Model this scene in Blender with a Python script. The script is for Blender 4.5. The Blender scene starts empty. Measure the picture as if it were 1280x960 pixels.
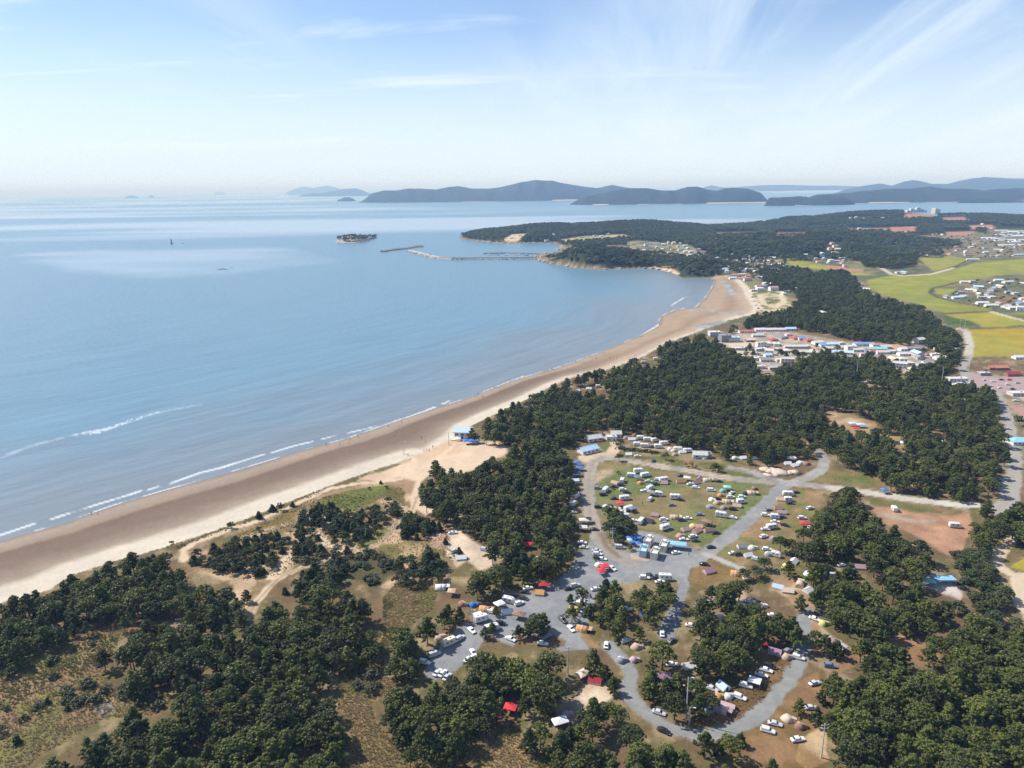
import bpy, bmesh, math, random
import numpy as np
from mathutils import Matrix, Vector

random.seed(7)
RNG = np.random.default_rng(7)
SC = bpy.context.scene
COL = SC.collection

# ------------------------------------------------------------------ camera
H = 130.0                      # drone height above the camp ground, metres
F = 900.0                      # focal length in pixels of the 1280 px wide photograph
PITCH = math.atan2(245.0, F)
ROLL = math.radians(0.8)
_f = np.array([0, math.cos(PITCH), -math.sin(PITCH)])
_r0 = np.array([1.0, 0, 0]); _u0 = np.array([0, math.sin(PITCH), math.cos(PITCH)])
_r = math.cos(ROLL) * _r0 - math.sin(ROLL) * _u0
_u = math.sin(ROLL) * _r0 + math.cos(ROLL) * _u0
cam_data = bpy.data.cameras.new('camera')
cam = bpy.data.objects.new('camera', cam_data); COL.objects.link(cam)
M = Matrix.Identity(4)
for i in range(3):
    M[i][0] = _r[i]; M[i][1] = _u[i]; M[i][2] = -_f[i]
M[2][3] = H
cam.matrix_world = M
cam_data.sensor_width = 36.0
cam_data.lens = 36.0 * F / 1280.0
cam_data.clip_start = 1.0
cam_data.clip_end = 200000.0
SC.camera = cam

# ------------------------------------------------------------------ sun, sky, exposure
SUN_EL = math.radians(47.0)
SUN_AZ = math.radians(-66.0)          # clockwise from +Y: to the left and a little ahead
sun_dir = Vector((math.sin(SUN_AZ) * math.cos(SUN_EL), math.cos(SUN_AZ) * math.cos(SUN_EL), math.sin(SUN_EL)))
sun_data = bpy.data.lights.new('sun', 'SUN')
sun_data.energy = 5.0; sun_data.angle = math.radians(0.5); sun_data.color = (1.0, 0.95, 0.87)
sun = bpy.data.objects.new('sun', sun_data); COL.objects.link(sun)
sun.rotation_mode = 'QUATERNION'
sun.rotation_quaternion = sun_dir.to_track_quat('Z', 'Y')
sun.location = (-300, 100, 400)

W = bpy.data.worlds.new('World'); SC.world = W; W.use_nodes = True
SC.view_settings.view_transform = 'Standard'; SC.view_settings.look = 'None'
SC.view_settings.exposure = 0.52; SC.view_settings.gamma = 1.0
SC.view_settings.use_curve_mapping = False
SC.cycles.use_denoising = True; SC.cycles.denoising_prefilter = 'NONE'; SC.cycles.use_adaptive_sampling = False
SC.cycles.max_bounces = 6; SC.cycles.diffuse_bounces = 2; SC.cycles.glossy_bounces = 2
SC.cycles.transparent_max_bounces = 6; SC.cycles.volume_bounces = 0
SC.cycles.caustics_reflective = False; SC.cycles.caustics_refractive = False

def build_world():
    nt = W.node_tree; nt.nodes.clear(); N = nt.nodes; L = nt.links
    def node(t, **kw):
        n = N.new(t)
        for k, v in kw.items(): setattr(n, k, v)
        return n
    def math_(op, a, b=None, c=None, clamp=False):
        n = node('ShaderNodeMath', operation=op, use_clamp=clamp)
        for i, v in enumerate((a, b, c)):
            if v is None: continue
            if isinstance(v, (int, float)): n.inputs[i].default_value = v
            else: L.new(v, n.inputs[i])
        return n.outputs[0]
    def smooth(v, lo, hi, to=1.0):
        n = node('ShaderNodeMapRange', interpolation_type='SMOOTHSTEP')
        L.new(v, n.inputs[0]); n.inputs[1].default_value = lo; n.inputs[2].default_value = hi
        n.inputs[3].default_value = 0; n.inputs[4].default_value = to
        return n.outputs[0]
    out = node('ShaderNodeOutputWorld'); bg = node('ShaderNodeBackground')
    sky = node('ShaderNodeTexSky', sky_type='NISHITA', sun_disc=False)
    sky.sun_elevation = SUN_EL; sky.sun_rotation = SUN_AZ
    sky.altitude = 130; sky.air_density = 1.0; sky.dust_density = 0.7; sky.ozone_density = 4.0
    tc = node('ShaderNodeTexCoord')
    sep = node('ShaderNodeSeparateXYZ'); L.new(tc.outputs['Generated'], sep.inputs[0])
    x, y, z = sep.outputs
    zz = math_('ADD', math_('MAXIMUM', z, 0.0), 0.10)
    u = math_('DIVIDE', x, zz); v = math_('DIVIDE', y, zz)
    def noise(cu, cv, w, scale, detail, rough=0.55, dist=0.0):
        cmb = node('ShaderNodeCombineXYZ')
        L.new(cu, cmb.inputs[0]); L.new(cv, cmb.inputs[1]); cmb.inputs[2].default_value = w
        n = node('ShaderNodeTexNoise'); L.new(cmb.outputs[0], n.inputs['Vector'])
        n.inputs['Scale'].default_value = scale; n.inputs['Detail'].default_value = detail
        n.inputs['Roughness'].default_value = rough; n.inputs['Distortion'].default_value = dist
        return n.outputs[0]
    # high cirrus drawn out along the viewing heading: parallel streaks in the cloud plane, fanning apart overhead
    ru = math_('SUBTRACT', math_('MULTIPLY', u, 0.985), math_('MULTIPLY', v, 0.17))
    rv = math_('ADD', math_('MULTIPLY', v, 0.985), math_('MULTIPLY', u, 0.17))
    s1 = noise(ru, math_('MULTIPLY', rv, 0.16), 4.9, 1.9, 8, 0.60, 0.7)
    fib = noise(math_('MULTIPLY', ru, 6.0), math_('MULTIPLY', rv, 0.5), 1.3, 1.6, 5, 0.6, 0.5)
    s2 = noise(math_('MULTIPLY', u, 0.42), math_('MULTIPLY', v, 1.15), 6.6, 1.25, 7, 0.56, 0.5)
    big = noise(u, v, 5.3, 0.35, 2)
    c1 = smooth(math_('ADD', s1, math_('MULTIPLY', math_('SUBTRACT', fib, 0.5), 0.16)), 0.34, 0.74, 0.72)
    c2 = smooth(math_('ADD', s2, math_('MULTIPLY', math_('SUBTRACT', fib, 0.5), 0.05)), 0.50, 0.68, 0.85)
    cover = smooth(math_('ADD', big, math_('MULTIPLY', u, 0.10)), 0.36, 0.70)
    cl = math_('MAXIMUM', math_('MULTIPLY', c1, cover), math_('MULTIPLY', c2, math_('SUBTRACT', 1.0, math_('MULTIPLY', cover, 0.75))))
    # a thin layer looks denser towards the horizon; the unseen cirrus overhead is thinned to cut sky fill
    cl = math_('MULTIPLY', cl, math_('MINIMUM', math_('DIVIDE', 0.34, math_('ADD', math_('MAXIMUM', z, 0.0), 0.08)), 1.0))
    veil = math_('MULTIPLY', smooth(math_('MULTIPLY', z, -1.0), -0.27, 0.0), 0.92)
    veil = math_('MAXIMUM', veil, math_('MULTIPLY', math_('DIVIDE', 0.07, math_('ADD', math_('MAXIMUM', z, 0.0), 0.10)), 0.75))
    tot = math_('SUBTRACT', 1.0, math_('MULTIPLY', math_('SUBTRACT', 1.0, cl), math_('SUBTRACT', 1.0, veil)), clamp=True)
    mix = node('ShaderNodeMix', data_type='RGBA')
    tint = node('ShaderNodeVectorMath', operation='MULTIPLY'); L.new(sky.outputs[0], tint.inputs[0]); tint.inputs[1].default_value = (0.90, 1.02, 1.18)
    L.new(tot, mix.inputs[0]); L.new(tint.outputs[0], mix.inputs[6]); mix.inputs[7].default_value = (6.9, 7.9, 9.0, 1)
    L.new(mix.outputs[2], bg.inputs[0]); bg.inputs[1].default_value = 0.09
    L.new(bg.outputs[0], out.inputs[0])
build_world()

# ------------------------------------------------------------------ projection helpers
def ray(px, py):
    px = np.asarray(px, float); py = np.asarray(py, float)
    a = (px - 640) / F; b = -(py - 480) / F
    return _f + a[..., None] * _r + b[..., None] * _u
def at(px, py, z=0.0):
    """the point of the horizontal plane z seen at a pixel of the photograph"""
    d = ray(px, py); t = (z - H) / d[..., 2]
    return np.stack([d[..., 0] * t, d[..., 1] * t, np.zeros_like(t) + z], -1)
def proj(P):
    P = np.asarray(P, float); q = P - np.array([0, 0, H])
    w = np.maximum(q @ _f, 1e-3)
    return 640 + F * (q @ _r) / w, 480 - F * (q @ _u) / w
def at_dist(px, py, d):
    """the point at ground distance d (along +Y) seen at a pixel"""
    r = ray(px, py); t = d / r[..., 1]
    return np.array([0, 0, H]) + r * t[..., None]

def lin(c):
    c = np.asarray(c, float) / 255.0
    return np.where(c <= 0.04045, c / 12.92, ((c + 0.055) / 1.055) ** 2.4)

# value noise on numpy arrays
_perm = np.random.default_rng(3).random((256, 256))
def vnoise(x, y):
    xi = np.floor(x).astype(int); yi = np.floor(y).astype(int)
    fx = x - xi; fy = y - yi
    fx = fx * fx * (3 - 2 * fx); fy = fy * fy * (3 - 2 * fy)
    a = _perm[xi & 255, yi & 255]; b = _perm[(xi + 1) & 255, yi & 255]
    c = _perm[xi & 255, (yi + 1) & 255]; d = _perm[(xi + 1) & 255, (yi + 1) & 255]
    return (a * (1 - fx) + b * fx) * (1 - fy) + (c * (1 - fx) + d * fx) * fy
def fbm(x, y, s, o=4, g=0.55, k=0.0):
    t = 0; a = 1; n = 0; x = x / s + 17.3 + k; y = y / s + 9.1 + 2 * k
    for i in range(o):
        t = t + a * vnoise(x, y); n += a; a *= g
        x, y = x * 1.93 * 0.9 - y * 1.93 * 0.43 + 5.2, x * 1.93 * 0.43 + y * 1.93 * 0.9 + 1.7
    return t / n
def sstep(v, a, b):
    t = np.clip((v - a) / (b - a), 0, 1); return t * t * (3 - 2 * t)

def sd_line(P, line):
    line = np.asarray(line, float); best = np.full(len(P), 1e18)
    for a, b in zip(line[:-1], line[1:]):
        e = b - a; w = P - a
        t = np.clip((w @ e) / max(e @ e, 1e-9), 0, 1)
        q = w - t[:, None] * e
        best = np.minimum(best, (q * q).sum(1))
    return np.sqrt(best)
def sd_poly(P, poly):
    """signed distance, positive inside"""
    poly = np.asarray(poly, float)
    d = sd_line(P, np.vstack([poly, poly[:1]]))
    ins = np.zeros(len(P), bool)
    x, y = P[:, 0], P[:, 1]
    for (x0, y0), (x1, y1) in zip(poly, np.roll(poly, -1, 0)):
        if y0 == y1: continue
        c = ((y0 > y) != (y1 > y)) & (x < (x1 - x0) * (y - y0) / (y1 - y0) + x0)
        ins ^= c
    return np.where(ins, d, -d)
def inside(P, poly):
    poly = np.asarray(poly, float)
    ins = np.zeros(len(P), bool); x, y = P[:, 0], P[:, 1]
    for (x0, y0), (x1, y1) in zip(poly, np.roll(poly, -1, 0)):
        if y0 == y1: continue
        ins ^= ((y0 > y) != (y1 > y)) & (x < (x1 - x0) * (y - y0) / (y1 - y0) + x0)
    return ins

# ------------------------------------------------------------------ materials
MATS = {}
def new_mat(name):
    m = bpy.data.materials.new(name); m.use_nodes = True
    nt = m.node_tree; b = nt.nodes['Principled BSDF']
    return m, nt, b
def plain(name, rgb, rough=0.6, metal=0.0, spread=0.12, scale=1.5, spec=0.4, rnd=0.0):
    """a colour with procedural wear; rgb is the linear albedo"""
    if name in MATS: return MATS[name]
    m, nt, b = new_mat(name); N = nt.nodes; L = nt.links
    tc = N.new('ShaderNodeTexCoord'); nz = N.new('ShaderNodeTexNoise')
    nz.inputs['Scale'].default_value = scale; nz.inputs['Detail'].default_value = 5
    L.new(tc.outputs['Object'], nz.inputs['Vector'])
    mr = N.new('ShaderNodeMapRange'); L.new(nz.outputs[0], mr.inputs[0])
    mr.inputs[1].default_value = 0.3; mr.inputs[2].default_value = 0.7
    mr.inputs[3].default_value = 1 - spread; mr.inputs[4].default_value = 1 + spread * 0.6
    v = mr.outputs[0]
    if rnd:
        oi = N.new('ShaderNodeObjectInfo'); m2 = N.new('ShaderNodeMapRange'); L.new(oi.outputs['Random'], m2.inputs[0])
        m2.inputs[3].default_value = 1 - rnd; m2.inputs[4].default_value = 1 + rnd
        mu = N.new('ShaderNodeMath'); mu.operation = 'MULTIPLY'; L.new(v, mu.inputs[0]); L.new(m2.outputs[0], mu.inputs[1]); v = mu.outputs[0]
    mx = N.new('ShaderNodeVectorMath'); mx.operation = 'SCALE'; mx.inputs[0].default_value = tuple(rgb)
    L.new(v, mx.inputs['Scale']); L.new(mx.outputs[0], b.inputs['Base Color'])
    b.inputs['Roughness'].default_value = rough; b.inputs['Metallic'].default_value = metal
    b.inputs['Specular IOR Level'].default_value = spec
    MATS[name] = m
    return m
def ground_mat(name, nscale=1.2, amp=0.35, bump=0.4, rough=0.95, big=0.12):
    """albedo from the baked ground cover (Col) broken up with procedural grain"""
    m, nt, b = new_mat(name); N = nt.nodes; L = nt.links
    at_ = N.new('ShaderNodeVertexColor'); at_.layer_name = 'Col'
    ge = N.new('ShaderNodeNewGeometry')
    nz = N.new('ShaderNodeTexNoise'); nz.inputs['Scale'].default_value = nscale; nz.inputs['Detail'].default_value = 6
    nz.inputs['Roughness'].default_value = 0.7
    L.new(ge.outputs['Position'], nz.inputs['Vector'])
    n2 = N.new('ShaderNodeTexNoise'); n2.inputs['Scale'].default_value = big; n2.inputs['Detail'].default_value = 4
    L.new(ge.outputs['Position'], n2.inputs['Vector'])
    ad = N.new('ShaderNodeMath'); ad.operation = 'ADD'; L.new(nz.outputs[0], ad.inputs[0]); L.new(n2.outputs[0], ad.inputs[1])
    mr = N.new('ShaderNodeMapRange'); L.new(ad.outputs[0], mr.inputs[0])
    mr.inputs[1].default_value = 0.65; mr.inputs[2].default_value = 1.35
    mr.inputs[3].default_value = 1 - amp; mr.inputs[4].default_value = 1 + amp
    mx = N.new('ShaderNodeVectorMath'); mx.operation = 'SCALE'
    L.new(at_.outputs['Color'], mx.inputs[0]); L.new(mr.outputs[0], mx.inputs['Scale'])
    L.new(mx.outputs[0], b.inputs['Base Color'])
    b.inputs['Roughness'].default_value = rough; b.inputs['Specular IOR Level'].default_value = 0.15
    bp = N.new('ShaderNodeBump'); bp.inputs['Strength'].default_value = bump; bp.inputs['Distance'].default_value = 0.3
    L.new(nz.outputs[0], bp.inputs['Height']); L.new(bp.outputs[0], b.inputs['Normal'])
    return m

# ------------------------------------------------------------------ object helpers
def mesh_np(name, V, Fc, mat=None, colors=None, smooth=False):
    me = bpy.data.meshes.new(name)
    V = np.asarray(V, np.float32); Fc = np.asarray(Fc, np.int32)
    k = Fc.shape[1]
    me.vertices.add(len(V)); me.vertices.foreach_set('co', V.ravel())
    me.loops.add(Fc.size); me.loops.foreach_set('vertex_index', Fc.ravel())
    me.polygons.add(len(Fc)); me.polygons.foreach_set('loop_start', np.arange(0, Fc.size, k, dtype=np.int32))
    me.polygons.foreach_set('loop_total', np.full(len(Fc), k, np.int32))
    if smooth: me.polygons.foreach_set('use_smooth', np.ones(len(Fc), bool))
    me.update(calc_edges=True)
    if colors is not None:
        ca = me.color_attributes.new('Col', 'FLOAT_COLOR', 'POINT')
        c4 = np.ones((len(V), 4), np.float32); c4[:, :3] = colors
        ca.data.foreach_set('color', c4.ravel())
    if mat: me.materials.append(mat)
    return me
def link(name, me, parent=None, loc=None, rz=None):
    o = bpy.data.objects.new(name, me); COL.objects.link(o)
    if parent: o.parent = parent
    if loc is not None: o.location = loc
    if rz is not None: o.rotation_euler = (0, 0, rz)
    return o
def tag(o, label=None, cat=None, group=None, kind=None):
    if label: o['label'] = label
    if cat: o['category'] = cat
    if group: o['group'] = group
    if kind: o['kind'] = kind
    return o
def copy_tree(o, parent=None):
    c = o.copy(); COL.objects.link(c); c.parent = parent
    for ch in o.children: copy_tree(ch, c)
    return c
# ================================================================== TERRAIN
SEA_Z = -1.5
TREE_TOP = 7.0
def ridge(nodes, d, w, sub=TREE_TOP):
    out = []
    for i, (px, py) in enumerate(nodes):
        dd = d if not isinstance(d, (list, tuple)) else d[i]
        p = at_dist(px, py, dd); out.append((p[0], p[1], max(p[2] - sub, 0.0)))
    return np.array(out), w
RIDGES = [
    ridge([(580, 297), (596, 291), (622, 288), (642, 288), (661, 283), (690, 279), (720, 281), (745, 278), (800, 275), (830, 278), (860, 282), (885, 285), (930, 283), (958, 285)], 2080, 190),
    ridge([(655, 291), (675, 288), (697, 294)], 1880, 75),
    ridge([(760, 289), (800, 286), (850, 291), (900, 292), (940, 292)], 1820, 150),
    ridge([(690, 316), (705, 307), (740, 304), (775, 309), (797, 317)], 1260, 62),
    ridge([(828, 328), (850, 322), (876, 320), (898, 328)], 1125, 48),
    ridge([(870, 301), (905, 294), (940, 290), (990, 289), (1050, 289), (1100, 292), (1150, 299)], 1580, 120),
    ridge([(880, 306), (940, 303), (990, 300), (1050, 303), (1115, 309)], 1360, 85),
    ridge([(957, 283), (985, 273), (1020, 270), (1060, 268), (1095, 263), (1112, 262), (1140, 266), (1180, 267), (1220, 266), (1250, 268), (1290, 271), (1400, 272)], 2380, 230),
    ridge([(1030, 283), (1080, 281), (1130, 280), (1180, 283)], 1990, 130),
    ridge([(1240, 276), (1290, 279), (1400, 282)], 2100, 110),
]
def hills(x, y):
    P = np.stack([x, y], 1); z = np.zeros(len(P))
    far = y > 950
    Q = P[far]; zz = np.zeros(len(Q))
    for nodes, w in RIDGES:
        for a, b in zip(nodes[:-1], nodes[1:]):
            e = b[:2] - a[:2]; q = Q - a[:2]
            t = np.clip((q @ e) / (e @ e), 0, 1)
            d = np.sqrt(((q - t[:, None] * e) ** 2).sum(1)) / w
            h = (a[2] + (b[2] - a[2]) * t) * np.exp(-(d ** 2) * 1.1) * (d < 2.2)
            zz = np.maximum(zz, h)
    zz = zz * (0.9 + 0.2 * fbm(Q[:, 0], Q[:, 1], 110, 3))
    z[far] = zz
    return z

# shoreline in world metres: the visible waterline read off the photograph, then round the back of the peninsula
_shore_px = [(-260, 752), (-100, 705), (0, 676), (75, 656), (142, 632), (210, 612), (265, 597), (320, 581), (382, 562), (435, 548), (480, 532), (545, 510),
             (585, 498), (640, 476), (700, 459), (752, 440), (800, 420), (823, 408), (826, 396), (845, 387), (870, 384), (882, 372), (890, 360), (894, 351), (890, 347),
             (852, 347), (846, 343), (832, 339), (815, 336), (805, 336), (755, 337), (722, 335), (702, 332), (681, 328), (671, 325),
             (672, 319), (690, 316), (702, 312), (698, 307), (690, 304), (662, 304), (640, 305), (620, 304), (600, 302), (578, 299)]
_sh = at([p[0] for p in _shore_px], [p[1] for p in _shore_px], SEA_Z)[:, :2]
_back = np.array([at_dist(px, 300, d)[:2] for px, d in [(572, 2060), (600, 2200), (640, 2270), (700, 2320), (800, 2360), (870, 2370), (922, 2345), (950, 2350), (985, 2560), (1050, 2640), (1100, 2690), (1300, 2720), (1800, 2720)]])
SHORE_N = len(_sh)
LAND = np.vstack([_sh, _back, [[4200, 2720], [4200, 20], [-300, 20]]])
_edge_px = [(-260, 835), (-100, 788), (0, 755), (60, 738), (100, 716), (150, 700), (200, 687), (283, 659), (316, 646), (356, 630), (400, 613), (442, 598), (489, 581), (514, 573),
            (545, 575), (580, 548), (590, 532), (640, 508), (665, 497), (690, 483), (715, 472), (760, 462), (800, 448), (835, 428), (880, 412), (905, 402), (944, 392), (950, 384), (941, 370), (936, 358), (925, 350), (905, 345), (893, 344)]
EDGE = at([p[0] for p in _edge_px], [p[1] for p in _edge_px], 0)[:, :2]
BEACH = np.vstack([_sh[:25], EDGE[::-1]])
# densify shoreline with small irregularities
def rough_line(L, step, amp):
    out = []
    for a, b in zip(L[:-1], L[1:]):
        n = max(1, int(np.hypot(*(b - a)) / step))
        for i in range(n):
            out.append(a + (b - a) * i / n)
    out.append(L[-1]); out = np.array(out)
    out[:, 0] += (fbm(out[:, 0], out[:, 1], 25, 3, k=1) - .5) * amp
    out[:, 1] += (fbm(out[:, 0], out[:, 1], 25, 3, k=7) - .5) * amp
    return out

S_COLS = np.arange(-0.95, 0.95, 2.1 / F)
def row_dists():
    ys = [92.0]
    while ys[-1] < 900:
        d = ys[-1]; step = 2.0 * (d * d + H * H) / (F * H) * 0.93
        ys.append(d + min(max(step, 0.25), 7.0))
    while ys[-1] < 2780:
        ys.append(ys[-1] + 8.0)
    return np.array(ys)
R_DIST = row_dists()
GX = (S_COLS[None, :] * R_DIST[:, None]); GY = np.repeat(R_DIST[:, None], len(S_COLS), 1)
gx, gy = GX.ravel(), GY.ravel()
gP = np.stack([gx, gy], 1)
sd_land = np.full(len(gP), -999.0)
near_land = inside(gP, LAND)
sd_land = sd_poly(gP, LAND)
hz = hills(gx, gy)
# distance to the sandy shore only (rocky coasts are steep)
sd_sand_shore = sd_line(gP, _sh[:26])
in_beach = inside(gP, BEACH)
d_edge = sd_line(gP, EDGE)
u_beach = np.where(in_beach, sd_land / np.maximum(sd_land + d_edge, 1e-3), 1.0)
near = np.clip(sd_land, -60, 60)
gz = np.where(near < 0, SEA_Z + near * 0.03, 0)
rocky = sd_sand_shore > 60
beach_z = SEA_Z + (0.0 - SEA_Z) * np.clip(u_beach * 1.15, 0, 1)
inland_z = SEA_Z + (0 - SEA_Z) * np.clip(np.maximum(sd_land, 0) / np.where(rocky, 10.0, 30.0), 0, 1)
gz = np.where(near >= 0, np.where(in_beach, beach_z, np.where(rocky | (sd_land < 30), inland_z, 0.0)), gz)
gz = gz + np.where(near > 0, hz * sstep(sd_land, 0, 28), 0)
dune = sstep(d_edge, 60, 8) * (~in_beach) * (gy < 460) * (near > 0)
gz = gz + dune * 1.3 * fbm(gx, gy, 14, 3)
gz = gz + (near > 20) * (~in_beach) * (fbm(gx, gy, 30, 3) - 0.5) * 0.5

PX, PY = proj(np.stack([gx, gy, gz], 1))
gQ = np.stack([PX, PY], 1)
# noise-warped picture coordinates so that mapped outlines come out uneven, about half a metre on the ground
wz = np.clip(900.0 / np.maximum(gy, 100), 0.4, 6)
wq = gQ + np.stack([(fbm(gx, gy, 5, 3, k=2) - .5) * 3.2 * wz * 0.55, (fbm(gx, gy, 5, 3, k=4) - .5) * 2.0 * wz * 0.45], 1)

# ------------------------------------------------------------------ ground cover
KALB = 0.62
def alb(c): return lin(c) * KALB
cov = np.zeros((len(gP), 3))
n1 = fbm(gx, gy, 9, 4, k=11); n2 = fbm(gx, gy, 28, 4, k=12); n3 = fbm(gx, gy, 3, 3, k=13); n4 = fbm(gx, gy, 1.2, 2, k=15)
def mix(a, b, t): return a * (1 - t[:, None]) + b * t[:, None]
base = mix(np.tile(alb((126, 104, 76)), (len(gP), 1)), alb((112, 106, 64)), sstep(n2 * .6 + n1 * .4, .40, .62))
base = mix(base, alb((190, 164, 132)), sstep(n1 * .6 + n3 * .4, .50, .70) * 0.6)
far_base = mix(np.tile(alb((104, 108, 74)), (len(gP), 1)), alb((150, 132, 100)), sstep(n2, .48, .62))
cov = mix(base, far_base, sstep(gy, 620, 760))
cov = mix(cov, alb((52, 66, 42)), sstep(hz, 2.5, 6.0))
rock = (near > 0) & rocky & (sd_land < 15)
cov = mix(cov, alb((205, 178, 150)), (rock * sstep(sd_land, 12, 3) * .75 * (0.25 + 0.75 * sstep(n1, .35, .6))))
cls = np.zeros(len(gP), np.int8)            # 0 ground 1 beach 2 gravel road 3 path 4 field 5 grass 6 bare soil
def lay(poly, c1, c2=None, edge=2.0, k=None, amt=1.0, nz=None, lo=.45, hi=.58):
    poly = np.asarray(poly, float)
    mn, mx = poly.min(0) - 8, poly.max(0) + 8
    m = np.where((gQ[:, 0] > mn[0]) & (gQ[:, 0] < mx[0]) & (gQ[:, 1] > mn[1]) & (gQ[:, 1] < mx[1]) & (sd_land > 0))[0]
    if not len(m): return
    s = sd_poly(wq[m], poly); a = sstep(s, -edge, edge) * amt
    c = np.tile(alb(c1), (len(m), 1))
    if c2 is not None:
        c = mix(c, alb(c2), sstep((n2 if nz is None else nz)[m], lo, hi))
    cov[m] = mix(cov[m], c, a)
    if k is not None: cls[m[s > 0]] = k
def road(line, w, c1, c2=None, k=2, edge=0.5, rough=2.2, strip=None):
    L_ = at([p[0] for p in line], [p[1] for p in line], 0)[:, :2]
    mn, mx = L_.min(0) - w - 6, L_.max(0) + w + 6
    m = np.where((gx > mn[0]) & (gx < mx[0]) & (gy > mn[1]) & (gy < mx[1]))[0]
    if not len(m): return
    dd = sd_line(gP[m], L_); d = dd + (n3[m] - .5) * rough
    e = np.maximum(edge, gy[m] * 0.0016)
    a = sstep(w / 2 - d, -e, e)
    c = np.tile(alb(c1), (len(m), 1))
    if c2 is not None: c = mix(c, alb(c2), sstep(n1[m], .42, .6))
    if strip is not None:                         # a worn crown between the two wheel tracks
        c = mix(c, alb(strip), sstep(w * 0.13 - dd + (n3[m] - .5) * .6, -.25, .25) * 0.7)
    cov[m] = mix(cov[m], c, a)
    cls[m[a > .5]] = k

# beach: wet sand, darker damp belt, pale dry sand at the top
ub = np.clip(u_beach + (fbm(gx, gy, 40, 4, k=21) - .5) * 0.10 + (n3 - .5) * .03, 0, 1)
stops = [(0.0, (148, 137, 126)), (0.08, (174, 156, 138)), (0.22, (164, 143, 123)), (0.27, (128, 107, 91)), (0.50, (136, 116, 98)), (0.64, (154, 136, 118)), (0.73, (172, 155, 136)), (0.80, (220, 207, 187)), (1.0, (225, 213, 193))]
stops2 = [(0.0, (152, 136, 116)), (0.06, (180, 157, 131)), (0.35, (184, 159, 131)), (0.55, (164, 139, 113)), (0.72, (186, 163, 137)), (0.88, (196, 173, 148)), (0.95, (220, 206, 186)), (1.0, (224, 211, 191))]
def ramp(u, st):
    xs = [s[0] for s in st]; cs = np.array([alb(s[1]) for s in st])
    return np.stack([np.interp(u, xs, cs[:, i]) for i in range(3)], 1)
bc = mix(ramp(ub, stops), ramp(ub, stops2), sstep(gx, 10, 110))
streak = fbm(gx * 0.94 + gy * 0.34, (gy * 0.94 - gx * 0.34) * 6, 30, 4, k=31)
bc = bc * (0.93 + 0.14 * streak)[:, None]
seabed = sd_land <= 0
cov = mix(cov, bc, sstep(np.where(in_beach, 1.0, -1.0) * np.minimum(d_edge, 9) + (n3 - .5) * 4, -1.2, 1.2) * (in_beach | (sd_sand_shore < 260)) * (gy < 1180))
cov[seabed] = alb((150, 130, 112))
cls[in_beach | seabed] = 1

exec_layers = True
# sandy plaza and dunes behind the beach
lay([(440, 600), (480, 586), (514, 572), (540, 560), (575, 545), (592, 552), (632, 552), (634, 566), (605, 582), (575, 594), (545, 588), (527, 602), (522, 620), (545, 640), (532, 644), (512, 632), (506, 606), (480, 601)], (230, 204, 174), (220, 190, 158), 1.5, 1)
lay([(225, 705), (320, 657), (400, 620), (470, 602), (508, 606), (515, 640), (570, 660), (575, 705), (545, 735), (480, 735), (430, 705), (380, 700), (340, 725), (300, 775), (290, 730), (240, 712)], (150, 128, 92), (206, 176, 142), 3, None, 1, n1, .48, .6)
lay([(400, 622), (440, 611), (485, 606), (505, 614), (506, 632), (480, 622), (440, 640), (410, 632), (380, 640)], (124, 108, 62), (112, 116, 58), 2, 5)
lay([(262, 680), (320, 658), (372, 635), (366, 650), (330, 662), (300, 672), (270, 690), (262, 700)], (128, 112, 64), (96, 108, 54), 2, 5)
lay([(205, 688), (283, 660), (356, 631), (400, 613.5), (404, 617), (357, 636), (318, 651), (285, 664), (225, 688)], (96, 92, 58), (130, 112, 74), 1, 5)
lay([(400, 613), (442, 596), (450, 598), (420, 610)], (104, 98, 58), None, 1, 5)
lay([(450, 594), (478, 584), (500, 578), (514, 573), (513, 577), (490, 585), (470, 592), (452, 598)], (110, 104, 66), (200, 178, 146), 1, 5, 1, n1)
lay([(470, 604), (500, 596), (520, 602), (514, 620), (505, 612)], (170, 138, 110), (150, 132, 92), 2)
lay([(430, 690), (470, 680), (520, 680), (560, 690), (555, 700), (500, 705), (480, 715), (440, 712)], (186, 162, 118), (128, 118, 70), 2, 5, 1, n1)
lay([(455, 665), (488, 658), (478, 678), (450, 688), (440, 680)], (130, 130, 72), (168, 146, 104), 2, 5)
lay([(545, 655), (575, 662), (573, 684), (552, 682), (530, 672)], (196, 160, 134), (176, 148, 112), 2)
lay([(420, 700), (480, 690), (500, 712), (470, 735), (440, 725)], (96, 90, 56), (84, 88, 50), 3, 5)
# meadows on the near side
lay([(-80, 850), (0, 833), (60, 815), (100, 795), (150, 778), (166, 790), (146, 806), (135, 835), (131, 851), (155, 862), (195, 860), (217, 871), (196, 893), (130, 899), (90, 922), (45, 948), (0, 1000), (-80, 1000)], (156, 126, 94), (132, 122, 74), 3, 5, 1, n1, .46, .62)
for q in ([(20, 885), (45, 870), (70, 860), (75, 870), (50, 890), (25, 898)], [(40, 818), (75, 812), (95, 815), (75, 832), (50, 838)], [(0, 925), (50, 905), (70, 905), (40, 935), (0, 950)]):
    lay(q, (134, 142, 58), (128, 126, 64), 5, 5, .8, n1)
lay([(120, 880), (135, 873), (145, 885), (130, 897), (120, 893)], (150, 140, 138), None, 3)
lay([(478, 748), (492, 733), (530, 726), (547, 738), (542, 760), (515, 780), (492, 790), (480, 815), (479, 846), (500, 848), (525, 838), (532, 845), (500, 857), (463, 878), (470, 902), (496, 932), (500, 1000), (420, 1000), (442, 940), (436, 905), (422, 885), (424, 840), (470, 826), (480, 790)], (162, 130, 90), (142, 122, 74), 3, 5, 1, n1)
lay([(526, 738), (546, 741), (541, 760), (520, 757)], (130, 136, 48), None, 3, 5)
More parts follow.
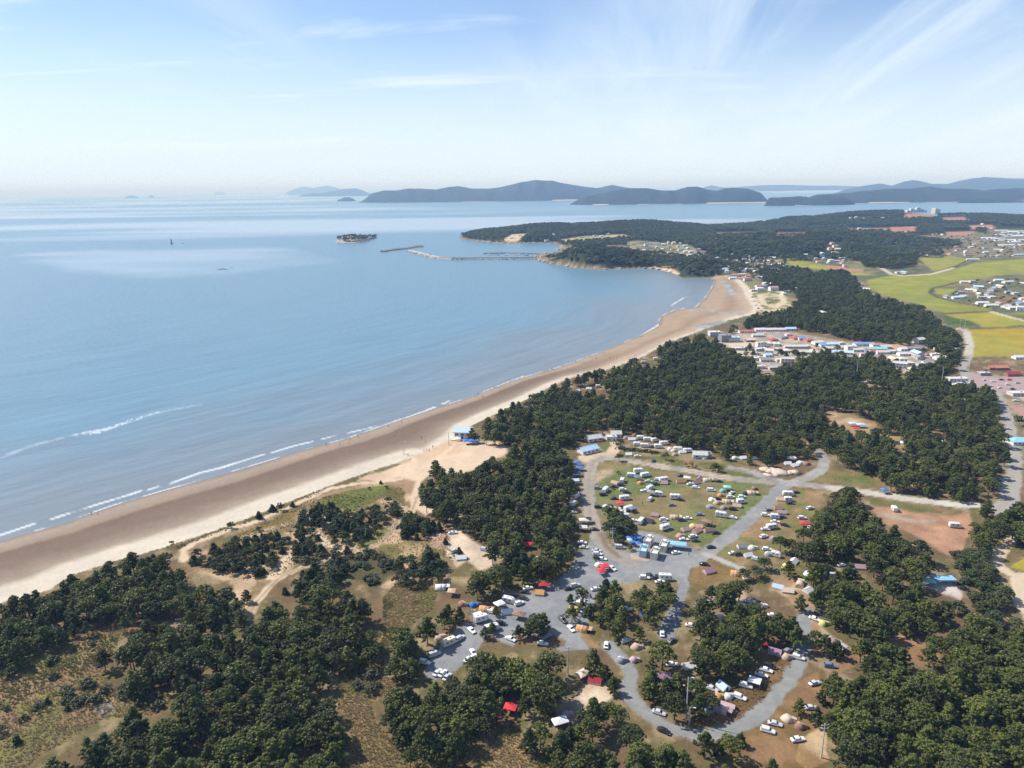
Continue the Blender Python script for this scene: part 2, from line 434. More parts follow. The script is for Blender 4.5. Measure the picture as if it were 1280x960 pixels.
lay([(428, 858), (468, 852), (470, 868), (430, 872)], (128, 128, 52), None, 3, 5, .9)
lay([(420, 826), (475, 828), (478, 845), (430, 858)], (134, 112, 64), (112, 108, 54), 3, 5)
lay([(490, 1000), (500, 955), (590, 935), (620, 905), (642, 898), (660, 935), (705, 960), (720, 1000)], (166, 138, 92), (150, 132, 76), 3, 5, 1, n1)
lay([(610, 880), (640, 870), (660, 890), (640, 902), (620, 905)], (172, 138, 110), (140, 108, 80), 2)
# campsite
lay([(752, 577), (800, 585), (880, 597), (960, 605), (972, 610), (950, 632), (925, 655), (900, 675), (880, 687), (840, 669), (800, 661), (780, 660), (758, 662), (744, 640), (741, 610), (744, 588)], (118, 126, 74), (146, 130, 90), 1.2, 5, 1, n2, .44, .62)
lay([(745, 590), (765, 583), (768, 592), (752, 600), (742, 604)], (200, 176, 148), (150, 134, 100), 3, None, .8)
lay([(860, 620), (890, 615), (920, 640), (900, 660), (870, 670), (850, 655)], (160, 132, 98), (124, 128, 76), 8, None, .6, n1)
lay([(985, 610), (1026, 614), (1032, 625), (1012, 650), (1002, 665), (985, 692), (965, 702), (940, 702), (925, 706), (888, 690), (910, 675), (935, 655), (960, 632)], (130, 124, 76), (164, 134, 98), 1.5, 5, 1, n1, .42, .58)
lay([(868, 704), (890, 699), (925, 712), (948, 724), (900, 727), (870, 738), (862, 725)], (140, 116, 74), (160, 126, 86), 1.5, 5)
lay([(878, 866), (905, 844), (930, 834), (960, 814), (985, 814), (996, 825), (985, 845), (965, 868), (940, 890), (910, 908), (890, 914), (868, 908), (862, 890)], (118, 92, 56), (140, 108, 72), 1.5, 5, 1, n1)
lay([(895, 925), (950, 898), (985, 868), (1002, 848), (1030, 838), (1035, 860), (1012, 905), (1032, 905), (1036, 1000), (930, 1000)], (152, 120, 86), (128, 106, 64), 2, 6, 1, n1)
lay([(1000, 925), (1030, 905), (1034, 950), (1010, 965), (995, 950)], (206, 178, 140), (170, 138, 96), 2)
lay([(1085, 632), (1105, 632), (1150, 640), (1190, 645), (1212, 640), (1217, 655), (1207, 675), (1204, 692), (1190, 697), (1165, 682), (1140, 667), (1105, 652)], (192, 148, 118), (176, 138, 108), 2, 6, 1, n1)
lay([(1095, 640), (1140, 648), (1170, 650), (1170, 654), (1135, 653), (1098, 645)], (178, 160, 140), None, 2)
lay([(1005, 602), (1036, 584), (1080, 591), (1100, 600), (1112, 613), (1060, 607)], (116, 122, 66), (138, 120, 78), 1.5, 5, 1, n1)
lay([(1085, 621), (1150, 631), (1200, 639), (1150, 641), (1088, 631)], (120, 116, 66), (150, 118, 82), 1.5, 5)
lay([(770, 560), (800, 560), (850, 568), (905, 577), (950, 585), (950, 600), (900, 592), (850, 583), (790, 572)], (158, 138, 102), (112, 114, 62), 1.5, 5, 1, n1)
lay([(790, 553), (880, 563), (905, 577), (870, 573), (800, 562)], (196, 172, 138), (150, 132, 98), 1.5)
lay([(722, 571), (740, 565), (756, 560), (766, 558), (760, 549), (750, 545), (756, 540), (773, 548), (776, 560), (770, 571), (755, 574), (736, 581), (724, 578)], (222, 198, 166), (206, 182, 150), 1, 3)
lay([(755, 566), (760, 560), (764, 556), (758, 552), (752, 556), (750, 562)], (110, 118, 66), None, 1, 5)
lay([(722, 575), (738, 580), (735, 600), (735, 640), (728, 660), (720, 640)], (150, 132, 98), (116, 112, 70), 2)
lay([(558, 690), (566, 658), (586, 672), (612, 690), (617, 706), (600, 714), (586, 702), (572, 710)], (226, 204, 180), (214, 188, 160), 2, 6)
lay([(560, 640), (585, 640), (600, 660), (580, 668), (562, 655)], (196, 168, 136), (160, 136, 100), 2)
lay([(720, 866), (735, 854), (760, 853), (768, 870), (745, 884), (722, 884)], (222, 200, 172), (190, 162, 130), 2, 6)
lay([(690, 880), (720, 870), (740, 885), (720, 905), (700, 900)], (190, 166, 142), None, 3, None, .8)
lay([(965, 718), (1012, 730), (1018, 760), (1022, 775), (1042, 795), (1066, 812), (1050, 818), (1015, 802), (998, 790), (998, 760), (985, 748), (962, 738)], (200, 174, 146), (172, 140, 106), 2, 6, 1, n1)
lay([(880, 745), (930, 735), (940, 760), (920, 775), (880, 770)], (200, 176, 148), (150, 124, 92), 3, None, .9, n1)
lay([(1108, 796), (1140, 790), (1172, 805), (1175, 822), (1150, 832), (1120, 812)], (158, 122, 86), (176, 144, 108), 2, 6)
lay([(1075, 800), (1100, 805), (1065, 835), (1040, 845), (1035, 825), (1060, 815)], (160, 128, 94), None, 2, 6)
lay([(1148, 722), (1165, 718), (1185, 722), (1205, 742), (1203, 750), (1180, 742), (1160, 735)], (214, 200, 190), (190, 178, 168), 2, 6)
lay([(1026, 508), (1055, 515), (1095, 528), (1095, 540), (1070, 545), (1040, 530)], (206, 178, 146), (170, 144, 110), 2)
lay([(1095, 540), (1105, 538), (1140, 560), (1130, 566)], (176, 146, 100), None, 2)
lay([(1040, 462), (1110, 476), (1120, 482), (1080, 482)], (196, 172, 136), None, 2)
lay([(1200, 462), (1240, 470), (1290, 470), (1290, 520), (1262, 500), (1240, 488), (1205, 485)], (196, 176, 170), (184, 160, 156), 1.5, 2)
lay([(1248, 488), (1290, 505), (1290, 600), (1265, 590), (1262, 540)], (168, 152, 128), (128, 122, 88), 2, 6, 1, n1)
lay([(1255, 505), (1290, 510), (1290, 525), (1270, 515)], (190, 150, 140), None, 1, 2)
lay([(1240, 600), (1268, 590), (1275, 625), (1255, 625)], (190, 188, 186), None, 2, 2)
# the village and fields inland
lay([(895, 418), (960, 410), (1060, 428), (1150, 432), (1165, 450), (1130, 470), (1080, 445), (990, 450), (960, 470), (930, 450), (905, 440)], (196, 178, 158), (168, 156, 142), 2, 2, 1, n1)
lay([(905, 428), (940, 428), (945, 445), (925, 445)], (224, 206, 180), None, 2)
lay([(1100, 432), (1138, 427), (1142, 432), (1120, 437)], (206, 172, 136), None, 2)
lay([(928, 362), (975, 362), (992, 384), (955, 392), (940, 380)], (214, 192, 160), (118, 124, 72), 2, None, 1, n1, .4, .55)
lay([(935, 348), (950, 352), (942, 362), (932, 356)], (140, 136, 84), None, 1, 5)
lay([(895, 325), (960, 322), (985, 335), (1000, 340), (960, 350), (925, 350), (900, 340)], (170, 158, 136), (110, 112, 80), 2, None, 1, n1)
lay([(780, 302), (800, 300), (860, 306), (885, 318), (860, 322), (830, 318), (800, 316), (785, 308)], (150, 146, 108), (120, 116, 80), 1.5)
lay([(698, 300), (725, 295), (780, 293), (790, 297), (740, 301), (705, 303)], (166, 160, 110), (196, 180, 140), 1.2)
lay([(625, 300), (640, 293), (660, 292), (645, 303)], (214, 192, 160), None, 1)
lay([(815, 334), (835, 334), (850, 342), (846, 345), (830, 339)], (226, 202, 172), None, 1, 1)
RICE = (158, 158, 64); RICE2 = (146, 150, 66); RICE3 = (172, 160, 64)
lay([(1083, 350), (1110, 345), (1165, 342), (1192, 337), (1220, 328), (1330, 320), (1330, 341), (1262, 343), (1235, 346), (1205, 352), (1180, 357), (1166, 360), (1163, 366), (1172, 371), (1180, 374), (1196, 378), (1240, 385), (1240, 388), (1180, 391), (1150, 380), (1115, 372), (1088, 362)], RICE, RICE2, 1, 4)
lay([(1180, 393), (1240, 390), (1280, 400), (1330, 403), (1330, 408), (1230, 409), (1215, 402), (1195, 397)], RICE3, RICE, 1, 4)
lay([(1209, 412), (1330, 409), (1330, 444), (1210, 446), (1208, 425)], RICE3, (178, 156, 50), 1, 4)
lay([(1147, 322), (1185, 319), (1217, 325), (1192, 333), (1167, 339), (1158, 332)], (162, 158, 74), (150, 150, 70), 1, 4)
lay([(955, 326), (992, 322), (1010, 327), (1025, 330), (1042, 335), (1095, 344), (1060, 344), (1035, 339), (985, 331)], (166, 162, 66), (150, 150, 62), 1, 4)
lay([(1252, 392), (1330, 386), (1330, 399)], (140, 144, 66), None, 1, 4)
lay([(1167, 361), (1197, 361), (1195, 367), (1180, 370), (1170, 366)], RICE, None, 1, 4)
lay([(1262, 708), (1330, 672), (1330, 716), (1280, 714)], RICE3, None, 1, 4)
lay([(1276, 722), (1330, 720), (1330, 775), (1276, 760)], RICE3, None, 1, 4)
lay([(1235, 690), (1262, 680), (1285, 690), (1262, 706), (1248, 705)], (132, 112, 76), (110, 112, 64), 2, 5)
for q in ([(968, 291), (1007, 291), (1007, 295), (970, 296)], [(1132, 267), (1167, 266), (1172, 273), (1130, 273)], [(1112, 284), (1145, 283), (1143, 291), (1115, 292)], [(1180, 290), (1217, 289), (1217, 295), (1185, 296)],
          [(1175, 272), (1205, 271), (1212, 277), (1180, 278)], [(1246, 370), (1290, 368), (1290, 380), (1250, 380)], [(1060, 286), (1110, 285), (1110, 288), (1062, 289)], [(1210, 282), (1240, 281), (1245, 285), (1215, 286)], [(1030, 331), (1080, 336), (1078, 341), (1040, 338)], [(895, 291), (940, 290), (945, 294), (900, 295)]):
    lay(q, (196, 140, 112), (180, 134, 110), 0.8, 6)
lay([(1055, 330), (1085, 330), (1092, 337), (1062, 336)], (132, 136, 90), None, 1)
lay([(1180, 295), (1290, 290), (1290, 322), (1215, 322), (1150, 318)], (120, 116, 84), (158, 140, 116), 2, None, 1, n1)
lay([(1245, 355), (1290, 345), (1290, 366), (1255, 368)], (96, 112, 70), (130, 120, 90), 1.5)
lay([(1175, 372), (1200, 360), (1245, 346), (1290, 345), (1290, 372), (1250, 385), (1200, 379)], (132, 122, 92), (96, 100, 66), 1.5, None, .7, n1)
lay([(1090, 336), (1130, 332), (1160, 334), (1168, 340), (1130, 344), (1110, 342)], (120, 112, 82), (88, 96, 60), 1.5, None, .8, n1)
lay([(1180, 394), (1195, 398), (1215, 402), (1226, 408), (1200, 408), (1180, 404)], (84, 104, 50), None, 1, 5)
for q in ([(1180, 392), (1240, 389)], [(1215, 410), (1280, 408), (1330, 407)], [(1205, 351), (1180, 357), (1166, 360), (1163, 366), (1173, 372), (1200, 379), (1245, 386)], [(1213, 324), (1195, 333), (1168, 341)]):
    road(q, 5, (92, 88, 56), None, 4, rough=2)
road([(1098, 333), (1115, 343), (1130, 345), (1165, 342.5), (1192, 335)], 7, (214, 200, 176), None, 3)
road([(1240, 390), (1280, 401), (1330, 415)], 6, (214, 204, 180), None, 3)
road([(1200, 411), (1208, 413), (1212, 432), (1210, 446)], 6, (206, 196, 180), None, 3)
road([(1210, 446), (1203, 460), (1212, 480), (1245, 490), (1258, 520), (1268, 560), (1268, 600), (1262, 625), (1245, 640)], 6, (176, 170, 160), None, 2)
road([(1244, 706), (1250, 690), (1262, 678), (1270, 668)], 4, (214, 190, 156), None, 3)
road([(1244, 702), (1258, 714), (1270, 722), (1274, 735), (1274, 752), (1290, 775)], 4, (220, 200, 172), None, 3)
road([(1270, 722), (1300, 716)], 4, (220, 200, 172), None, 3)
# the promenade of the far beach and the tidal channel
road([(922, 349), (932, 360), (938, 372), (948, 386), (962, 392)], 9, (224, 208, 184), None, 3)
road([(955, 368), (975, 368), (980, 378), (968, 384), (955, 380), (950, 370)], 7, (222, 200, 168), None, 3)
for q, w in (([(903, 352), (912, 358), (916, 368)], 9), ([(860, 386), (890, 388), (925, 393)], 8), ([(876, 409), (890, 405), (902, 402)], 12)):
    road(q, w, (172, 180, 184), (160, 150, 140), 1, rough=6, edge=3)
# gravel roads of the campsite
G1 = (164, 158, 150); G2 = (152, 152, 150)
lay([(742, 655), (752, 655), (752, 668), (765, 685), (790, 690), (788, 668), (800, 663), (830, 669), (872, 690), (872, 700), (862, 712), (861, 735), (851, 775), (842, 802), (825, 798), (822, 785), (845, 750), (848, 725), (810, 722), (790, 728), (765, 731), (745, 745), (740, 765), (727, 795), (738, 812), (700, 814), (680, 797), (650, 797), (640, 807), (610, 792), (596, 812), (572, 837), (546, 852), (528, 841), (543, 815), (563, 795), (580, 776), (600, 763), (630, 758), (660, 743), (690, 731), (713, 713), (725, 690), (735, 680)], (160, 160, 160), (146, 148, 150), 1.3, 2, 1, n1)
lay([(648, 784), (668, 794), (690, 793), (709, 802), (706, 809), (675, 809), (643, 800)], (158, 128, 98), (140, 116, 84), 1.5, 6)
lay([(722, 782), (735, 790), (752, 810), (738, 808), (726, 798)], (160, 130, 96), None, 1.5, 6)
lay([(578, 765), (592, 775), (596, 782), (588, 780), (575, 775)], (150, 118, 84), None, 1.5, 6)
lay([(745, 745), (760, 735), (772, 738), (765, 750), (750, 755)], (170, 140, 108), None, 1.5, 6)
lay([(757, 660), (768, 682), (785, 690), (790, 686), (772, 676), (766, 660)], (204, 178, 146), (150, 134, 100), 1.5, 6)
lay([(788, 692), (812, 700), (808, 702), (790, 698)], (210, 182, 150), None, 1, 6)
road([(757, 572), (743, 576), (737, 590), (735, 612), (737, 640), (743, 656), (749, 672), (758, 688), (772, 697), (790, 704)], 5.5, (178, 168, 156), G1, strip=(168, 152, 128))
road([(757, 571), (800, 578), (850, 587), (900, 596), (950, 601.5), (985, 604.5), (1010, 606), (1040, 610)], 6, (196, 184, 168), G1, strip=(172, 156, 128))
road([(1040, 610), (1060, 612), (1100, 618), (1150, 625.5), (1200, 632), (1218, 631)], 6, (220, 214, 204), (206, 198, 184))
road([(985, 604.5), (975, 612), (955, 632), (930, 655), (905, 675), (885, 690), (865, 703)], 6, (164, 162, 158), G2)
road([(985, 604.5), (1010, 597), (1028, 586), (1031, 576), (1025, 567), (1015, 560)], 5.5, (178, 174, 168), G1)
road([(985, 604.5), (960, 597), (940, 590), (915, 585)], 6, (176, 172, 168), (150, 140, 128))
road([(880, 691), (900, 699), (925, 709.5)], 3.2, (190, 186, 178), G1)
road([(752, 668), (760, 685), (775, 697)], 2.2, (140, 124, 104), None, 2)
road([(760, 806), (770, 818), (783, 830), (789, 845), (786, 860), (787, 872), (800, 886), (820, 901), (840, 912), (868, 919), (900, 918), (930, 905), (955, 886), (975, 866), (990, 846), (1000, 826), (1003, 800), (1003, 780), (1006, 762)], 4.3, (158, 158, 154), G2)
# sand tracks through the dunes
ST = (226, 202, 170)
road([(229, 703), (230, 690), (246, 680), (283, 665), (320, 653), (350, 641), (374, 630), (400, 618), (415, 612), (450, 606), (500, 600)], 3.0, ST, None, 3)
road([(309, 773), (320, 753), (345, 726), (356, 719), (376, 710), (402, 702), (440, 690), (466, 683), (480, 676), (490, 665), (497, 650), (515, 640), (521, 622)], 2.8, ST, (200, 174, 140), 3, strip=(150, 132, 92))
road([(430, 690), (410, 682), (396, 665)], 2.6, ST, None, 3)
road([(340, 722), (352, 708), (362, 696)], 3.5, ST, None, 3)

cov = np.clip(cov * (0.90 + 0.20 * n4)[:, None], 0.005, 0.9)

nr, nc = GX.shape
idx = np.arange(nr * nc).reshape(nr, nc)
quads = np.stack([idx[:-1, :-1], idx[:-1, 1:], idx[1:, 1:], idx[1:, :-1]], -1).reshape(-1, 4)
keep = (sd_land[quads] > -70).any(1)
quads = quads[keep]
qc = cls[quads[:, 0]]
GV = np.stack([gx, gy, gz], 1)
MG = ground_mat('ground_cover', 1.3, 0.38, 0.5)
MS = ground_mat('sand', 0.9, 0.10, 0.12, 0.85, 0.05)
MR = ground_mat('gravel', 1.6, 0.17, 0.3, 0.95, 0.3)
MF = ground_mat('crop', 0.8, 0.22, 0.5, 0.95, 0.05)
for k, nm, mt in ((0, 'ground', MG), (1, 'beach', MS), (2, 'gravel_road', MR), (3, 'sand_path', MS), (4, 'rice_field', MF), (5, 'grass_ground', MG), (6, 'soil_ground', MG)):
    q = quads[qc == k]
    used, inv = np.unique(q, return_inverse=True)
    me = mesh_np(nm, GV[used], inv.reshape(-1, 4), mt, cov[used], smooth=True)
    tag(link(nm, me), kind='structure')

def ground_z(x, y):
    """terrain height by interpolation in the grid"""
    x = np.atleast_1d(np.asarray(x, float)); y = np.atleast_1d(np.asarray(y, float))
    r = np.clip(np.searchsorted(R_DIST, y) - 1, 0, nr - 2)
    s = np.clip((x / np.maximum(y, 1) - S_COLS[0]) / (S_COLS[1] - S_COLS[0]), 0, nc - 2.001)
    c = s.astype(int); fc = s - c
    fr = np.clip((y - R_DIST[r]) / (R_DIST[r + 1] - R_DIST[r]), 0, 1)
    Z = gz.reshape(nr, nc)
    return (Z[r, c] * (1 - fc) + Z[r, c + 1] * fc) * (1 - fr) + (Z[r + 1, c] * (1 - fc) + Z[r + 1, c + 1] * fc) * fr
def ground_class(x, y):
    r = np.clip(np.searchsorted(R_DIST, y) - 1, 0, nr - 1); c = np.clip(np.round((x / np.maximum(y, 1) - S_COLS[0]) / (S_COLS[1] - S_COLS[0])).astype(int), 0, nc - 1)
    return cls.reshape(nr, nc)[r, c]
def on_ground(px, py, up=0.0):
    """terrain point whose spot `up` metres above the ground is seen at the pixel"""
    p = at(px, py, up)
    if p[1] < 900: return np.array([p[0], p[1], ground_z(p[0], p[1])[0]])
    d = ray(px, py)
    for t in np.linspace(900, 2780, 900) / d[1]:
        q = np.array([0, 0, H]) + d * t
        z = ground_z(q[0], q[1])[0]
        if q[2] <= z + up: return np.array([q[0], q[1], z])
    return np.array([p[0], p[1], ground_z(p[0], p[1])[0]])

# outer plain beyond the sides of the mapped ground
def sheet(nm, pts, z, mat, c):
    P = np.array([(x, y, z) for x, y in pts])
    me = mesh_np(nm, P, [list(range(len(P)))], mat, np.tile(alb(c), (len(P), 1)))
    return tag(link(nm, me), kind='structure')
sheet('outer_ground', [(0.945 * 92, 92), (0.945 * 2780, 2780), (4200, 2720), (4200, -60), (-300, -60), (-0.3 * 92, 92)], -0.4, MG, (92, 92, 60))

# ================================================================== SEA
s_cols = np.arange(-1.3, 1.0, 2.6 / F)
rd = [90.0]
while rd[-1] < 120000:
    d = rd[-1]; step = 2.0 * (d * d + H * H) / (F * H)
    if 300 < d < 900: step *= 0.8
    rd.append(d + min(step, d * 0.2))
rd = np.array(rd)
SX = s_cols[None, :] * rd[:, None]; SY = np.repeat(rd[:, None], len(s_cols), 1)
sx, sy = SX.ravel(), SY.ravel(); sP = np.stack([sx, sy], 1)
sdl = np.full(len(sP), -9999.0); cl_ = (sy < 3600)
sdl[cl_] = sd_poly(sP[cl_], LAND)
keep_v = sdl < 40
spx, spy = proj(np.stack([sx, sy, np.full_like(sx, SEA_Z)], 1)); sQ = np.stack([spx, spy], 1)
off = -sdl
sand_d = np.full(len(sP), 9999.0); sand_d[cl_] = sd_line(sP[cl_], _sh[:26])
deep = lin((102, 136, 158)) * 0.78; mid = lin((102, 138, 158)) * 0.76; murk = lin((144, 148, 152)) * 0.58
f_ = fbm(sx, sy, 60, 4, k=41)
cs = np.tile(deep, (len(sP), 1))
cs = mix(cs, mid, sstep(off, 900, 250) * (0.6 + 0.4 * f_))
cs = mix(cs, murk, sstep(sand_d + (f_ - .5) * 90, 170, 0) * 0.78)
# smooth slicks lying with the tide: their sky sheen painted as pale colour
sl = fbm(sx * 0.35, sy * 0.9, 260, 4, k=43); sl2 = fbm(sx * .25, sy * 1.3, 900, 4, k=45)
slick_sheen = sstep(sl2 - .06 * sstep(sx, 0, 1500) + .04 * sstep(sx, -200, -1500), .47, .62) * sstep(sy, 800, 1500)
poly = np.array([(20, 324), (60, 316), (120, 312), (280, 313), (395, 320), (345, 331), (285, 341), (200, 346), (90, 338)])
mm = (spx > -20) & (spx < 430) & (spy > 300) & (spy < 356)
sp_ = np.zeros(len(sP)); sp_[mm] = sstep(sd_poly(sQ[mm] + np.stack([(sl[mm] - .5) * 120, (sl[mm] - .5) * 26 + (fbm(sx[mm] * .5, sy[mm], 90, 3, k=66) - .5) * 8], 1), poly), -7, 7) * (.45 + .55 * sstep(sl[mm], .35, .6))
slick_sheen = np.maximum(slick_sheen, sp_ * 0.7)
cs = mix(cs, lin((196, 208, 220)) * 0.72, slick_sheen * 0.62)
# ripples running in towards the beach, their light and dark painted into colour
dirv = np.array([0.93, 0.37]); along = sx * dirv[0] + sy * dirv[1]
rip_shade = fbm(along * 0.10, off + (f_ - .5) * 14, 4.5, 3, k=47)
cs = cs * (1 + (rip_shade - .5)[:, None] * 0.42 * sstep(sy, 1300, 400)[:, None])
foam = np.zeros(len(sP))
def foam_line(line, w0, inten, nzs=3.0, lo=.35, hi=.55):
    L_ = at([p[0] for p in line], [p[1] for p in line], SEA_Z)[:, :2]
    mn, mx = L_.min(0) - 12, L_.max(0) + 12
    m = np.where((sx > mn[0]) & (sx < mx[0]) & (sy > mn[1]) & (sy < mx[1]))[0]
    d = sd_line(sP[m], L_); n = fbm(sx[m], sy[m], nzs, 3, k=51)
    a = sstep(w0 * (0.55 + 0.9 * n) - d, -.6, .6) * sstep(n, lo, hi) * inten
    foam[m] = np.maximum(foam[m], a)
for q, w in (([(-60, 690), (0, 669), (42, 655)], .8), ([(64, 649), (92, 640), (120, 631), (150, 622), (175, 614)], 1.5), ([(186, 612), (198, 608)], .9), ([(214, 604), (250, 591), (275, 585), (300, 577), (330, 568)], 2.3), ([(339, 566), (365, 558), (390, 552)], 2.0), ([(402, 549), (421, 544)], 1.5), ([(436, 541), (470, 533)], .9), ([(492, 527), (520, 518), (543, 509)], 1.9), ([(553, 505), (562, 501)], 1.2), ([(600, 492), (632, 479), (655, 470)], 1.1), ([(690, 462), (720, 452), (750, 441)], 1.0), ([(770, 434), (800, 421), (826, 404)], 1.2), ([(838, 382), (848, 376), (858, 371)], 1.8), ([(884, 372), (892, 358)], 1.4)):
    foam_line(q, max(w * .42, .8), 0.6, 6, .12, .42)
foam_line([(-40, 588), (0, 572), (40, 557), (85, 545), (110, 541), (140, 535)], 2.0, 0.2, 5, .2, .7)
foam_line([(96, 542), (112, 539), (130, 538)], 1.7, .5, 2.0, .35, .65)
foam_line([(118, 542), (140, 534), (155, 529), (172, 523), (195, 516)], 2.2, .5, 2.5, .32, .65)
foam_line([(172, 523), (210, 513), (232, 509), (250, 506)], 1.4, .22, 4, .2, .7)
edge_f = sstep(off, 1.6, 0.3) * sstep(off, -2.0, -.3) * sstep(fbm(sx, sy, 7, 3, k=55), .38, .6) * 0.55 * (sand_d < 30)
foam = np.maximum(foam, edge_f)
cs = mix(cs, np.array([.78, .8, .8]), foam)
nr2, nc2 = SX.shape; id2 = np.arange(nr2 * nc2).reshape(nr2, nc2)
q2 = np.stack([id2[:-1, :-1], id2[:-1, 1:], id2[1:, 1:], id2[1:, :-1]], -1).reshape(-1, 4)
q2 = q2[keep_v[q2].any(1)]
used, inv = np.unique(q2, return_inverse=True)
def sea_mat():
    m, nt, b = new_mat('sea_water'); N = nt.nodes; L = nt.links
    a = N.new('ShaderNodeVertexColor'); a.layer_name = 'Col'; L.new(a.outputs['Color'], b.inputs['Base Color'])
    b.inputs['IOR'].default_value = 1.33; b.inputs['Roughness'].default_value = 0.32
    b.inputs['Specular IOR Level'].default_value = 0.5
    ge = N.new('ShaderNodeNewGeometry'); mp = N.new('ShaderNodeMapping'); mp.vector_type = 'TEXTURE'
    mp.inputs['Rotation'].default_value = (0, 0, math.radians(22)); mp.inputs['Scale'].default_value = (5.0, 1.6, 1.0)
    L.new(ge.outputs['Position'], mp.inputs['Vector'])
    nz = N.new('ShaderNodeTexNoise'); nz.inputs['Scale'].default_value = 0.35; nz.inputs['Detail'].default_value = 8; nz.inputs['Roughness'].default_value = 0.62
    L.new(mp.outputs[0], nz.inputs['Vector'])
    bp = N.new('ShaderNodeBump'); bp.inputs['Strength'].default_value = 0.55; bp.inputs['Distance'].default_value = 0.8
    L.new(nz.outputs[0], bp.inputs['Height']); L.new(bp.outputs[0], b.inputs['Normal'])
    return m
me = mesh_np('sea', np.stack([sx, sy, np.full_like(sx, SEA_Z)], 1)[used], inv.reshape(-1, 4), sea_mat(), cs[used], smooth=True)
tag(link('sea', me), kind='structure')

# ================================================================== FAR HILLS AND ISLANDS
def hill_mat(name, c1, c2, sc=0.02):
    m, nt, b = new_mat(name); N = nt.nodes; L = nt.links
    ge = N.new('ShaderNodeNewGeometry'); nz = N.new('ShaderNodeTexNoise'); nz.inputs['Scale'].default_value = sc; nz.inputs['Detail'].default_value = 8
    nz.inputs['Roughness'].default_value = .7
    L.new(ge.outputs['Position'], nz.inputs['Vector'])
    cr = N.new('ShaderNodeValToRGB'); L.new(nz.outputs[0], cr.inputs[0])
    cr.color_ramp.elements[0].position = .38; cr.color_ramp.elements[0].color = (*c1, 1)
    cr.color_ramp.elements[1].position = .66; cr.color_ramp.elements[1].color = (*c2, 1)
    L.new(cr.outputs[0], b.inputs['Base Color']); b.inputs['Roughness'].default_value = .95; b.inputs['Specular IOR Level'].default_value = .1
    bp = N.new('ShaderNodeBump'); bp.inputs['Strength'].default_value = 1; bp.inputs['Distance'].default_value = 14
    L.new(nz.outputs[0], bp.inputs['Height']); L.new(bp.outputs[0], b.inputs['Normal'])
    return m
HM = hill_mat('far_woodland', (0.012, 0.022, 0.018), (0.034, 0.046, 0.032))
SHM = plain('far_shore_sand', lin((205, 185, 160)) * .6, .95, scale=.01)
def far_land(name, crest, d, depth, seed=0, shore=None, rugged=0.16):
    """a range seen across the water: crest profile read at its pixels, real depth behind its shoreline"""
    c = np.array(crest, float); n = max(40, int((c[-1, 0] - c[0, 0]) / 1.6))
    px = np.linspace(c[0, 0], c[-1, 0], n); py = np.interp(px, c[:, 0], c[:, 1])
    dc = d + depth * 0.5
    top = np.array([at_dist(a, b, dc) for a, b in zip(px, py)])
    hh = np.maximum(top[:, 2] - SEA_Z, 1.0) * sstep(np.minimum(np.arange(n), n - 1 - np.arange(n)) / n, -.01, .05)
    m = 16; V = []; t = np.linspace(0, 1, m)
    for i in range(n):
        e = np.sin(np.pi * np.clip((i + .3) / n, 0.0, 1)) ** 0.35
        for j in range(m):
            y = d + depth * (0.5 + (t[j] - 0.5) * e) + (vnoise(np.array([i * .13 + seed]), np.array([2.2]))[0] - .5) * depth * 0.25 * (1 - abs(2 * t[j] - 1))
            x = top[i, 0] * y / dc
            prof = np.sin(np.pi * t[j]) ** 0.8
            k = 1 + (fbm(np.array([x]), np.array([y]), depth * .22, 4, k=seed)[0] - .5) * rugged * 4 * (1 - prof * .8)
            V.append((x, y, SEA_Z - .4 + hh[i] * prof * k))
    id3 = np.arange(n * m).reshape(n, m)
    q = np.stack([id3[:-1, :-1], id3[1:, :-1], id3[1:, 1:], id3[:-1, 1:]], -1).reshape(-1, 4)
    o = tag(link(name, mesh_np(name, V, q, HM, None, smooth=True)), kind='structure')
    for (a, b) in (shore or []):
        P = []; xs = np.linspace(a, b, 10)
        for x in xs:
            w = at_dist(x, 300, d + depth * 0.015); P.append((w[0], w[1] - depth * .02, SEA_Z + .3)); 
        for x in xs:
            w = at_dist(x, 300, d + depth * 0.05); P.append((w[0], w[1], SEA_Z + max(5, d * 0.0012)))
        q = [[i, i + 1, 11 + i, 10 + i] for i in range(9)]
        link('shore_strip', mesh_np('shore_strip', P, q, SHM), o)
    return o
far_land('far_island', [(448, 249), (455, 246), (464, 242), (480, 238), (495, 238), (510, 236), (525, 235.5), (545, 237), (560, 234), (572, 233), (590, 236), (610, 236), (625, 234), (640, 231), (655, 227), (668, 225.5), (690, 225.5), (705, 229), (730, 233), (752, 236), (775, 240), (800, 245)], 7600, 1500, 1, [(580, 624), (690, 737)])
far_land('far_island', [(712, 251), (725, 248.5), (740, 244), (757, 240.5), (775, 237), (790, 235), (808, 235), (825, 238), (845, 238), (860, 233.5), (872, 233.5), (885, 237), (897, 238), (905, 235), (915, 234), (935, 236), (950, 240), (963, 247)], 5500, 800, 4, [(740, 760), (795, 850), (880, 958)])
far_land('far_island', [(730, 239), (750, 234), (765, 231), (780, 234), (800, 237)], 8600, 800, 6)
far_land('far_island', [(372, 245), (380, 243), (388, 241.5), (400, 241.5), (410, 239.5), (420, 238), (430, 236), (445, 235.5), (453, 238), (460, 241), (468, 244)], 17000, 1500, 8)
far_land('far_island', [(355, 241), (362, 239), (368, 236.5), (376, 234), (384, 234), (392, 235.5), (400, 233.5), (410, 232), (418, 234), (428, 237), (440, 240)], 26000, 2600, 9)
far_land('far_island', [(421, 250.3), (426, 248.6), (431, 246.6), (437, 246.4), (441, 248.4), (445, 250.3)], 9300, 160, 10)
far_land('far_island', [(155, 247), (160, 245), (165, 244), (170, 245.5), (174, 247)], 21000, 900, 11)
far_land('far_island', [(185, 246), (189, 243.5), (193, 246)], 22000, 500, 12)
